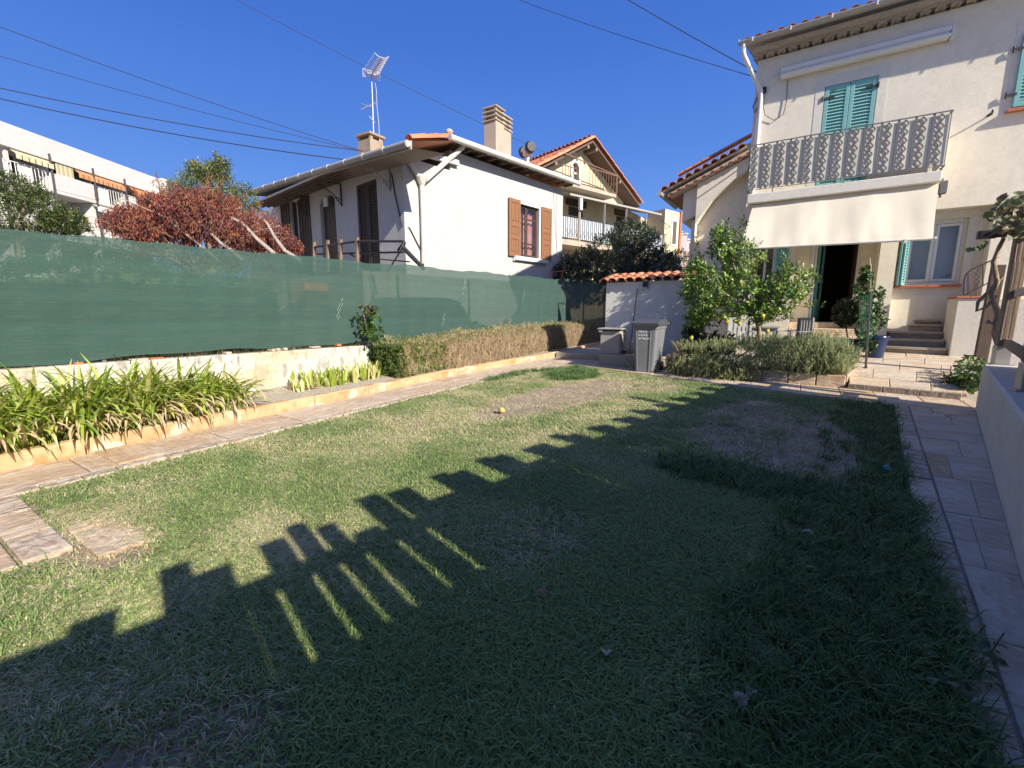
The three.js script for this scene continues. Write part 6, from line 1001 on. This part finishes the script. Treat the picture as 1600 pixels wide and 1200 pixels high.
  { const s = new THREE.Shape(); const pr = [[.10, 1.125], [.11, 1.165], [.02, 1.2], [-.35, 1.245], [-.62, 1.215], [-.68, 1.19], [-.68, 1.13]]; pr.forEach((q, i) => i ? s.lineTo(...q) : s.moveTo(...q)); const g = new THREE.ExtrudeGeometry(s, { depth: .52, bevelEnabled: true, bevelSize: .012, bevelThickness: .02, bevelSegments: 2 }).rotateY(-Math.PI / 2).applyMatrix4(new THREE.Matrix4().makeTranslation(cx + .26, 0, bz)); mesh('lid', g, M.binLid, W); mesh('handle', [bar(V(cx - .2, 1.16, bz - .72), V(cx + .2, 1.16, bz - .72), .016, 8), bar(V(cx - .19, 1.16, bz - .72), V(cx - .19, 1.15, bz - .66), .016), bar(V(cx + .19, 1.16, bz - .72), V(cx + .19, 1.15, bz - .66), .016), box(cx + .2, cx + .31, 1.09, 1.2, bz - .72, bz - .6, .02)], M.binLid, W); }
  for (const s of [-1, 1]) { const w = mesh('wheel', new THREE.CylinderGeometry(.1, .1, .05, 18).rotateZ(Math.PI / 2).translate(cx + s * .2, .255, bz - .56), M.black, W); mesh('hub', new THREE.CylinderGeometry(.05, .05, .056, 12).rotateZ(Math.PI / 2).translate(cx + s * .2, .255, bz - .56), M.binGrey, w); }
  { const ft = await new FontLoader().loadAsync('fonts/droid/droid_sans_bold.typeface.json'); const gs = [['NICE', .985], ['COTE', .915], ["D'AZUR", .845]].map(([t, y]) => { const sh = ft.generateShapes(t, .055); const g = new THREE.ExtrudeGeometry(sh, { depth: .002, bevelEnabled: false, curveSegments: 3 }); g.rotateX(-.07).translate(cx - .14, y, zF(y) + .004); return g; }); mesh('lettering', gs, M.whitePaint, W, { kind: 'stuff' }); }
  { const m = mat(0xffffff, .95, { map: colorTex(128, .5, (i, j) => mul3(mix3([.30, .22, .12], [.42, .33, .2], at(N2, i, j)), .8 + .4 * at(N3, i, j))) }); }
  based(W);
  const Br = thing('broom', 'thin dark broom handle leaning on the shed wall behind the bin', 'broom'); const h0 = ZP(996, 451, -10.36), h1 = ZP(983, 556, -9.95); mesh('handle', bar(h0, h1, .014, 7), M.rust, Br); mesh('brush_head', box(h1.x - .14, h1.x + .12, .445, .52, h1.z - .05, h1.z + .05, .012), M.black, Br); based(Br);
  const Ho = thing('hose', 'thin yellow-green hose hanging down beside the bin', 'hose'); mesh('tube', tube([ZP(977, 560, -9.7), ZP(980, 567, -9.5), ZP(986, 575, -9.35), ZP(991, 582, -9.15)], .012, .012, 6), mat([.42, .46, .12], .5), Ho); based(Ho);
  const Cr = thing('dark_crate', 'dark blue crate standing in shade beyond the shed pillar', 'crate'); const c0 = ZP(1078, 492, -10.6), c1 = ZP(1096, 512, -10.6); mesh('side', [box(c0.x, c1.x + .05, c1.y - .2, c0.y, -10.95, -10.6, .01)], mat([.03, .045, .08], .6), Cr); mesh('rim', box(c0.x - .015, c1.x + .065, c0.y - .04, c0.y + .002, -10.97, -10.585, .006), mat([.04, .055, .09], .6), Cr); mesh('leg', [bar(V(c0.x + .05, .3, -10.7), V(c0.x + .05, c1.y, -10.7), .02), bar(V(c1.x, .3, -10.7), V(c1.x, c1.y, -10.7), .02)], M.iron, Cr); based(Cr);
}
{ // garden table and chairs on the terrace
  reseed(201); const grey = mat([.20, .205, .215], .6), G = z => .33;
  const T = thing('garden_table', 'grey slatted garden table standing behind the lemon tree', 'table'); const x0 = -1.35, x1 = -.35, z0 = -12.2, z1 = -11.4; for (let k = 0; k < 7; k++) mesh('slat', box(x0, x1, 1.03, 1.055, z0 + k * .115, z0 + k * .115 + .1, .004), grey, T); for (const [x, z] of [[x0 + .08, z0 + .08], [x1 - .08, z0 + .08], [x0 + .08, z1 - .08], [x1 - .08, z1 - .08]]) mesh('leg', box(x - .03, x + .03, .32, 1.03, z - .03, z + .03, .004), grey, T); mesh('apron', [box(x0 + .06, x1 - .06, .96, 1.029, z1 - .1, z1 - .075), box(x0 + .06, x1 - .06, .96, 1.029, z0 + .075, z0 + .1)], grey, T); based(T);
  const chair = (label, x, z, turn, col) => { const C = thing('garden_chair', label, 'chair', undefined), parts = []; const add = (n, g) => { const m = mesh(n, g, col, C); parts.push(m); }; for (let k = 0; k < 5; k++) add('seat_slat', box(-.22, .22, .43, .45, -.22 + k * .09, -.22 + k * .09 + .075, .004)); for (let k = 0; k < 5; k++) add('back_slat', box(-.2 + k * .085, -.2 + k * .085 + .06, .5, .92, .235, .255, .004)); for (const [sx, sz] of [[-1, -1], [1, -1], [-1, 1], [1, 1]]) add('leg', box(sx * .22 - .02, sx * .22 + .02, 0, sz > 0 ? .95 : .64, sz * .23 - .02, sz * .23 + .02, .004)); for (const s of [-1, 1]) add('armrest', box(s * .22 - .03, s * .22 + .03, .641, .665, -.26, .24, .005)); add('top_rail', box(-.2, .2, .9, .95, .23, .26, .005)); C.position.set(x, .322, z); C.rotation.y = turn; };
  chair('grey slatted garden armchair at the right of the table, close to the porch', -.05, -11.55, 2.2, grey); chair('pale grey garden chair half hidden behind the lemon tree crown, left of the trunk', -1.05, -11.0, -2.9, mat([.42, .42, .41], .6));
}
{ // pots by the porch
  reseed(211);
  const pot = (T, x, y, z, r, h) => { const P = [[0, 0], [r * .68, 0], [r * .72, .02], [r * .95, h * .8], [r, h - .05], [r * 1.08, h - .045], [r * 1.08, h], [r * .96, h], [r * .92, h - .06], [0, h - .06]]; mesh('pot', lathe(P, 22).translate(x, y, z), M.blueGlaze, T); mesh('soil', new THREE.CircleGeometry(r * .93, 18).rotateX(-Math.PI / 2).translate(x, y + h - .05, z), M.ground, T); };
  const A = thing('potted_shrub', 'round dark topiary shrub in a blue glazed pot before the open door', 'potted plant'); const a = ZP(1322, 556, -11.9); pot(A, a.x, .42, -11.9, .22, .40); const c = ZP(1322, 491, -11.9); mesh('stem', tube([V(a.x, .8, -11.9), V(c.x, c.y - .15, -11.9)], .018, .014, 6), M.bark, A); foliage(A, sprigGeo(6, .06, .03, .045), M.gloss, 420, [[c.x, c.y, c.z, .24, .3, .24]], [[.035, .06, .02], [.055, .085, .028], [.025, .045, .015]], .8, 1.2, { name: 'foliage' }); based(A);
  const B = thing('potted_climber', 'climbing plant with green netting and canes in a blue glazed pot beside the pillar', 'potted plant'); const b = ZP(1366, 556, -11.7); pot(B, b.x, .45, -11.7, .2, .46); const q = (x, y, dz = 0) => ZP(x, y, -11.7 + dz); mesh('cane', [bar(q(1361, 520), q(1359, 400), .011), bar(q(1358, 520, .1), q(1361, 412, .1), .009)], M.paleWood, B);
  mesh('stem', [tube([q(1362, 530), q(1356, 500), q(1352, 470), q(1350, 430)], .012, .006, 5), tube([q(1364, 530), q(1368, 500), q(1372, 480)], .01, .005, 5)], M.bark, B);
  const k = .0135; const BB = (x, y, rx, ry, dz = 0) => { const w = q(x, y, dz); return [w.x, w.y, w.z, rx * k, ry * k, .12]; }; foliage(B, sprigGeo(5, .06, .04, .055), M.gloss, 520, [BB(1350, 450, 12, 20), BB(1348, 480, 12, 22), BB(1352, 515, 12, 24, .1), BB(1368, 470, 10, 20), BB(1372, 500, 10, 20), BB(1355, 540, 10, 12, .2), BB(1352, 432, 6, 14)], [[.07, .15, .035], [.12, .21, .06], [.05, .10, .025]], .75, 1.2, { name: 'foliage' });
  const net = []; for (let i = 0; i < 7; i++) net.push(tube([q(1343 + i * 3.2, 462, .12), q(1344 + i * 3.0, 545, .25)], .004, .004, 4)); for (let j = 0; j < 12; j++) net.push(tube([q(1343, 463 + j * 7, .13 + j * .01), q(1364, 462 + j * 7, .12 + j * .01)], .004, .004, 4)); mesh('plant_netting', net, mat([.03, .22, .11], .6), B, { kind: 'stuff' }); based(B);
  const S = thing('metal_stake', 'slim dark metal stake standing at the left edge of the paved ramp', 'stake'); const s0 = ZP(1353, 572, -10.4), s1 = ZP(1360, 456, -11.0); mesh('pole', beam(V(s0.x, .36, s0.z), s1, .035, .035, .004), M.iron, S); mesh('cap', box(s1.x - .025, s1.x + .025, s1.y, s1.y + .03, s1.z - .025, s1.z + .025, .005), M.galv, S); mesh('foot', beam(V(s0.x, .38, s0.z), V(s0.x - .04, .30, s0.z + .35), .05, .03), M.iron, S); based(S);
  const L = thing('lavender_plant', 'small grey lavender clump between the rosemary and the blue pots', 'plant'); const lg = [[], []]; for (let i = 0; i < 70; i++) { const w = ZP(1334 + rr(-8, 8), 556, -11.0); lg[i % 2].push(strap(V(w.x, .38, w.z + rr(-.1, .1)), rr(0, 7), rr(.02, .3), rr(.25, .45), .004, rr(0, .4), 3)); } const lm = leafMat(.2); lm.color.setRGB(.20, .26, .17); mesh('leaves', lg[0], lm, L, { kind: 'stuff' }); mesh('flower_stalks', lg[1], lm, L, { kind: 'stuff' }); based(L);
}
{ // rough weeds along the back of the low wall, under the screen
  reseed(215); const l = []; const wg = tuftGeo(14, .12, .10, .26, .005, 1.0);
  for (let i = 0; i < 900; i++) { const z = rr(-6.4, 2.5); l.push({ m: place(rr(-7.22, -7.02), .62 + (z > -4.6 ? .0 : -.02) + rr(-.05, .08), z, rr(0, 7), rr(.8, 1.4), undefined, rr(-.2, .2), rr(-.2, .2)), c: vary([[.10, .15, .04], [.20, .20, .07], [.32, .25, .13], [.07, .10, .03]][i % 4], .3) }); }
  const W = instanced('weeds', wg, M.leaf, l, null, { label: 'rough weeds and dead grass along the back of the low wall under the screen', category: 'weeds' });
  const Bk = struct('soil', box(-7.5, -7.08, -.1, .63, -6.6, 4), M.ground);
}
{ // clipped dark hedge of the neighbours, close behind the near part of the screen
  reseed(217); const T = thing('neighbour_hedge', 'dense dark hedge close behind the near left part of the green screen', 'hedge'); const z0 = 4, z1 = -4.4, hT = z => 1.95 + .1 * Math.sin(z * 2.1);
  const core = []; for (let z = z0; z > z1; z -= .6) core.push(box(-8.7, -7.75, 0, hT(z) - .12, z - .62, z)); mesh('twig_core', core, mat([.105, .14, .045], .95), T, { kind: 'stuff' }); const l = []; for (let i = 0; i < 2600; i++) { const z = rr(z1, z0), f = rnd() < .75; l.push({ m: place(f ? -7.72 + rr(-.08, .1) : rr(-8.7, -7.7), f ? rr(.1, hT(z)) : hT(z) + rr(-.12, .03), z, rr(0, 7), rr(.8, 1.3), undefined, rr(-1, 1), rr(-1, 1)), c: vary([[.06, .10, .025], [.09, .13, .035], [.045, .075, .02]][i % 3], .3) }); } instanced('foliage', sprigGeo(7, .12, .035, .07), M.leaf, l, T); based(T);
}
// ---------------------------------------------------------------- cars seen through the screen
{
  reseed(221);
  const car = (label, zr, zf, x1, x0, H, col, dirn) => { // side outline along z, extruded across x
    const T = thing('parked_car', label, 'car'); const Lg = zr - zf, Z = t => zr - t * Lg; const body = [[0, .32], [.0, .8], [.02, .98], [.2, 1.02], [.8, 1.04], [.97, .92], [1, .7], [1, .32], [.9, .3], [.88, .48], [.82, .58], [.74, .48], [.72, .3], [.26, .3], [.24, .48], [.18, .58], [.11, .48], [.09, .3]];
    const ex = (pts, a, b, bev) => { const s = new THREE.Shape(); pts.forEach((q, i) => { const zz = Z(dirn > 0 ? q[0] : 1 - q[0]); i ? s.lineTo(-zz, q[1]) : s.moveTo(-zz, q[1]); }); return new THREE.ExtrudeGeometry(s, { depth: b - a, bevelEnabled: bev > 0, bevelSize: bev, bevelThickness: bev, bevelOffset: -bev, bevelSegments: 2 }).rotateY(Math.PI / 2).translate(a, 0, 0); };
    mesh('body', ex(body, x0 + .05, x1 - .05, .05), col, T);
    const cab = [[.05, 1.0], [.10, H - .12], [.14, H - .02], [.3, H], [.52, H - .01], [.60, H - .08], [.75, 1.03]]; mesh('cabin', ex(cab.map(q => [q[0], q[1]]), x0 + .2, x1 - .2, .06), col, T);
    for (const [a, b, c, d] of [[.12, .29, .15, .29], [.315, .48, .315, .46], [.5, .68, .485, .57]]) mesh('side_window', ex([[a, 1.06], [b, 1.06], [d, H - .12], [c, H - .12]], x1 - .20, x1 - .185, 0), M.black, T);
    for (const t of [.18, .82]) for (const x of [x1 - .12, x0 + .12]) { const z = Z(dirn > 0 ? t : 1 - t); const w = mesh('wheel', new THREE.CylinderGeometry(.31, .31, .2, 24).rotateZ(Math.PI / 2).translate(x, .33, z), M.black, T); mesh('rim', new THREE.CylinderGeometry(.19, .19, .21, 14).rotateZ(Math.PI / 2).translate(x, .33, z), M.galv, w); }
    for (const x of [x1 - .25, x0 + .25]) mesh('headlight', box(x - .13, x + .13, .72, .84, Z(dirn > 0 ? 1 : 0) - .03, Z(dirn > 0 ? 1 : 0) + .03, .02), M.pvc, T);
    mesh('door_mirror', box(x1 - .02, x1 + .14, 1.02, 1.14, Z(dirn > 0 ? .7 : .3) - .06, Z(dirn > 0 ? .7 : .3) + .06, .03), col, T); mesh('roof_edge', [box(x1 - .32, x1 - .27, H + .0, H + .03, Z(dirn > 0 ? .48 : .52), Z(dirn > 0 ? .16 : .84), .01)], M.whitePaint, T); based(T); };
  car('dark green off-road car parked behind the green screen, nearer one', -7.2, -11.3, -7.75, -9.35, 1.76, mat([.035, .06, .055], .3), 1);
  car('grey-green car parked behind the far end of the green screen', -12.6, -16.6, -7.5, -9.05, 1.62, mat([.10, .14, .13], .3), -1);
  const Sh = thing('stone_shelter', 'small brick and stone outdoor oven seen dimly through the screen', 'oven'); const P = new Plane(-7.6, -4.3, 0, -1); mesh('body', [P.box(.3, 1.9, 0, 1.05, -1.0, 0, .02), P.prism([[.3, 1.06], [1.9, 1.06], [1.4, 1.5], [.6, 1.5]], -.9, -.05)], M.concrete, Sh); mesh('chimney', P.box(.7, 1.2, 1.51, 1.95, -.7, -.2, .015), M.brick, Sh); mesh('edge_brick', P.box(.28, 1.92, 1.0, 1.055, .001, .06, .01), M.brick, Sh); based(Sh);
  const Fr = thing('red_trestle', 'small rusty red folding trestle top showing over the far end of the screen', 'trestle'); const f = (x, y) => XP(x, y, -7.9); mesh('top_bar', bar(f(861, 425), f(884, 423), .022), M.brick, Fr); mesh('leg', bar(f(862, 425), f(864, 450), .018), M.brick, Fr); mesh('leg', bar(f(880, 424), f(872, 450), .018), M.brick, Fr); based(Fr);
}
// ---------------------------------------------------------------- overhead cables
{
  const cable = (label, a, da, b, db, sag, r) => { const p = DP(...a, da), q = DP(...b, db), pts = []; for (let i = 0; i <= 24; i++) { const t = i / 24, m = p.clone().lerp(q, t); m.y -= sag * 4 * t * (1 - t); pts.push(m); } const c = mesh('cable', tube(pts, r, r, 5), M.cable); c.userData.label = label; c.userData.category = 'cable'; based(c); };
  cable('topmost of the thin cables crossing the sky from the left edge to the short chimney', [-60, 19], 13, [566, 236], 15.5, .12, .011);
  cable('second thin cable below it, running from the left edge to the white house gutter', [-60, 70], 13, [556, 234], 15.4, .10, .009);
  cable('upper of the two thick twisted cables from the left edge to the porch gutter', [-60, 124], 13, [568, 236], 15, .16, .014);
  cable('lower thick cable from the left edge sagging to the porch canopy bracket', [-60, 140], 13, [606, 257], 13.5, .20, .015);
  cable('long thin cable passing behind the roof aerial and the tall chimney', [340, -16], 24, [905, 262], 32, .25, .014);
  cable('long thin cable from the top edge to the corner of the cream house', [775, -14], 20, [1185, 122], 12.75, .10, .010);
  cable('thick cable from the top edge down to the clamp on the cream house corner', [965, -10], 15, [1192, 118], 12.7, .03, .013);
  cable('short far cable between the gabled house and the cream house', [1033, 345], 27, [1078, 368], 40, .1, .02);
}
// ---------------------------------------------------------------- behind the viewpoint, out of view: house and tree added to block sky light
{
  const T = thing('house', 'plain cream house behind the viewpoint, hinted at by the niche window reflection, added unseen to block sky light', 'house'); const P = new Plane(4, 5.2, -1, 0);
  const holes = [rect(1.2, 2.2, 1.0, 2.3), rect(5.0, 6.0, 1.0, 2.3), rect(1.2, 2.2, 4.0, 5.3), rect(5.0, 6.0, 4.0, 5.3), rect(3.1, 4.1, 0, 2.2)];
  mesh('wall', [P.prism([[0, -.1], [11, -.1], [11, 6.6], [0, 6.6]], -.3, 0, holes), P.box(0, .3, -.1, 6.6, -7, -.301), P.box(10.7, 11, -.1, 6.6, -7, -.301), P.box(0, 11, -.1, 6.6, -7.3, -7.001)], M.cream, T);
  for (const h of holes) { const w = mesh('window', [P.box(h[0][0], h[0][0] + .07, h[0][1], h[2][1], -.2, -.14), P.box(h[1][0] - .07, h[1][0], h[0][1], h[2][1], -.2, -.14), P.box((h[0][0] + h[1][0]) / 2 - .04, (h[0][0] + h[1][0]) / 2 + .04, h[0][1], h[2][1], -.2, -.14)], M.whitePaint, T); mesh('pane', P.box(h[0][0] + .07, h[1][0] - .07, h[0][1], h[2][1], -.175, -.171), M.glass, w); mesh('curtain', P.box(h[0][0], h[1][0], h[0][1], h[2][1], -.31, -.301), M.unlitRoom, w); }  // curtain sheets painted dark in place of unlit interiors
  mesh('roof', [P.prism([[-.5, 6.6], [11.5, 6.6], [5.5, 8.4]], -7.8, .5)], M.oldTile, T); based(T);
}
{ // tree behind the viewpoint, hinted at in a reflection, also added to block sky
  reseed(225); const T = thing('unseen_tree', 'bushy green tree behind the viewpoint, hinted at by the niche window reflection, added unseen to block sky light', 'tree');
  mesh('trunk', [tube([V(-2.6, -.1, 3.3), V(-2.55, 1.2, 3.3), V(-2.7, 2.6, 3.4), V(-2.6, 4.2, 3.4)], [.14, .12, .08, .03], 0, 8), tube([V(-2.6, 1.6, 3.3), V(-3.5, 2.9, 3.2), V(-3.9, 3.6, 3.2)], .06, .015), tube([V(-2.65, 2.0, 3.35), V(-1.6, 3.1, 3.5), V(-1.2, 3.7, 3.5)], .06, .015)], M.bark, T);
  foliage(T, sprigGeo(7, .2, .045, .1), M.leaf, 1600, [[-2.6, 4.0, 3.4, 1.4, 1.1, 1.2], [-3.6, 3.3, 3.2, .9, .8, .9], [-1.5, 3.4, 3.5, 1.0, .9, .9], [-2.5, 3.0, 3.3, 1.2, .7, 1.0]], [[.07, .12, .03], [.11, .165, .04], [.05, .09, .022]], .8, 1.3); based(T);
}
// ---------------------------------------------------------------- small things on the lawn
{
  reseed(231);
  const b = GP(784, 641, .04); { const m = mesh('fallen_lemon', lathe([[0, -.05], [.02, -.045], [.04, -.015], [.042, .01], [.03, .035], [.01, .05], [0, .052]], 12).rotateZ(1.3).translate(b.x, b.y, b.z), mat([.46, .38, .14], .6)); m.userData.label = 'pale yellow fallen lemon lying on the bare patch of the lawn'; m.userData.category = 'lemon'; based(m); }
  const c = GP(1385, 733, .03); { const m = mesh('ball', new THREE.IcosahedronGeometry(.035, 3).translate(c.x, c.y, c.z), mat([.03, .28, .33], .4)); m.userData.label = 'small turquoise ball at the edge of the lawn beside the pale edging stones'; m.userData.category = 'ball'; based(m); }
  const leaf = (label, x, y, s, col, g) => { const p = GP(x, y, .045); const m = mesh('dry_leaf', leafGeo(.03 * s, .045 * s, .5, .4).rotateX(rr(-.2, .2)).rotateY(rr(0, 7)).translate(p.x, p.y, p.z), mat(col, .9)); m.userData.label = label; m.userData.category = 'leaf'; based(m); };
  leaf('curled pale brown dry leaf in the middle of the shaded lawn', 947, 1025, 1.5, [.42, .34, .25]); leaf('crumpled grey-brown dry leaf near the bottom right of the lawn', 1155, 1080, 1.6, [.34, .29, .25]); leaf('second crumpled dry leaf just right of another near the bottom of the lawn', 1168, 1086, 1.3, [.36, .31, .27]); leaf('long tan dry leaf on dark soil near the right edge of the lawn', 1252, 829, 1.7, [.48, .39, .28]); leaf('narrow straw coloured dead leaf below the tan leaf at the right of the lawn', 1258, 884, 1.4, [.44, .37, .2]); leaf('rust brown dry leaf in the sunlit grass by the far green tuft', 814, 606, 1.8, [.40, .18, .07]); leaf('reddish leaf in the shade near the bare patch left of centre', 843, 920, 1.2, [.32, .16, .11]); leaf('small pale leaf on the paved walk below the ramp', 1476, 650, 1.0, [.10, .08, .06]); leaf('tiny pale dry leaf in the shaded grass at the far right of the lawn', 1264, 734, 1.2, [.50, .45, .36]);
  // dandelion-like weed at the lawn corner on the right
  const T = thing('broadleaf_weed', 'broad-leaved green weed creeping onto the paving at the near right', 'weed'); const l = []; for (let i = 0; i < 46; i++) { const p = GP(rr(1455, 1560), rr(985, 1080), rr(.03, .1)); l.push({ m: place(p.x, p.y, p.z, rr(0, 7), rr(.45, .85), undefined, rr(-.5, .3), rr(-.4, .4)), c: vary([[.05, .11, .025], [.08, .14, .03]][i % 2], .25) }); } instanced('leaves', leafGeo(.045, .07, .2, .3), M.leaf, l, T); mesh('stem', [...Array(6)].map(() => { const p = GP(rr(1465, 1550), rr(1000, 1080), 0); return bar(p, p.clone().add(V(rr(-.05, .05), .1, rr(-.05, .05))), .003, 4); }), mat([.10, .13, .04], .8), T, { kind: 'stuff' }); based(T);
}
renderer.render(scene, camera);
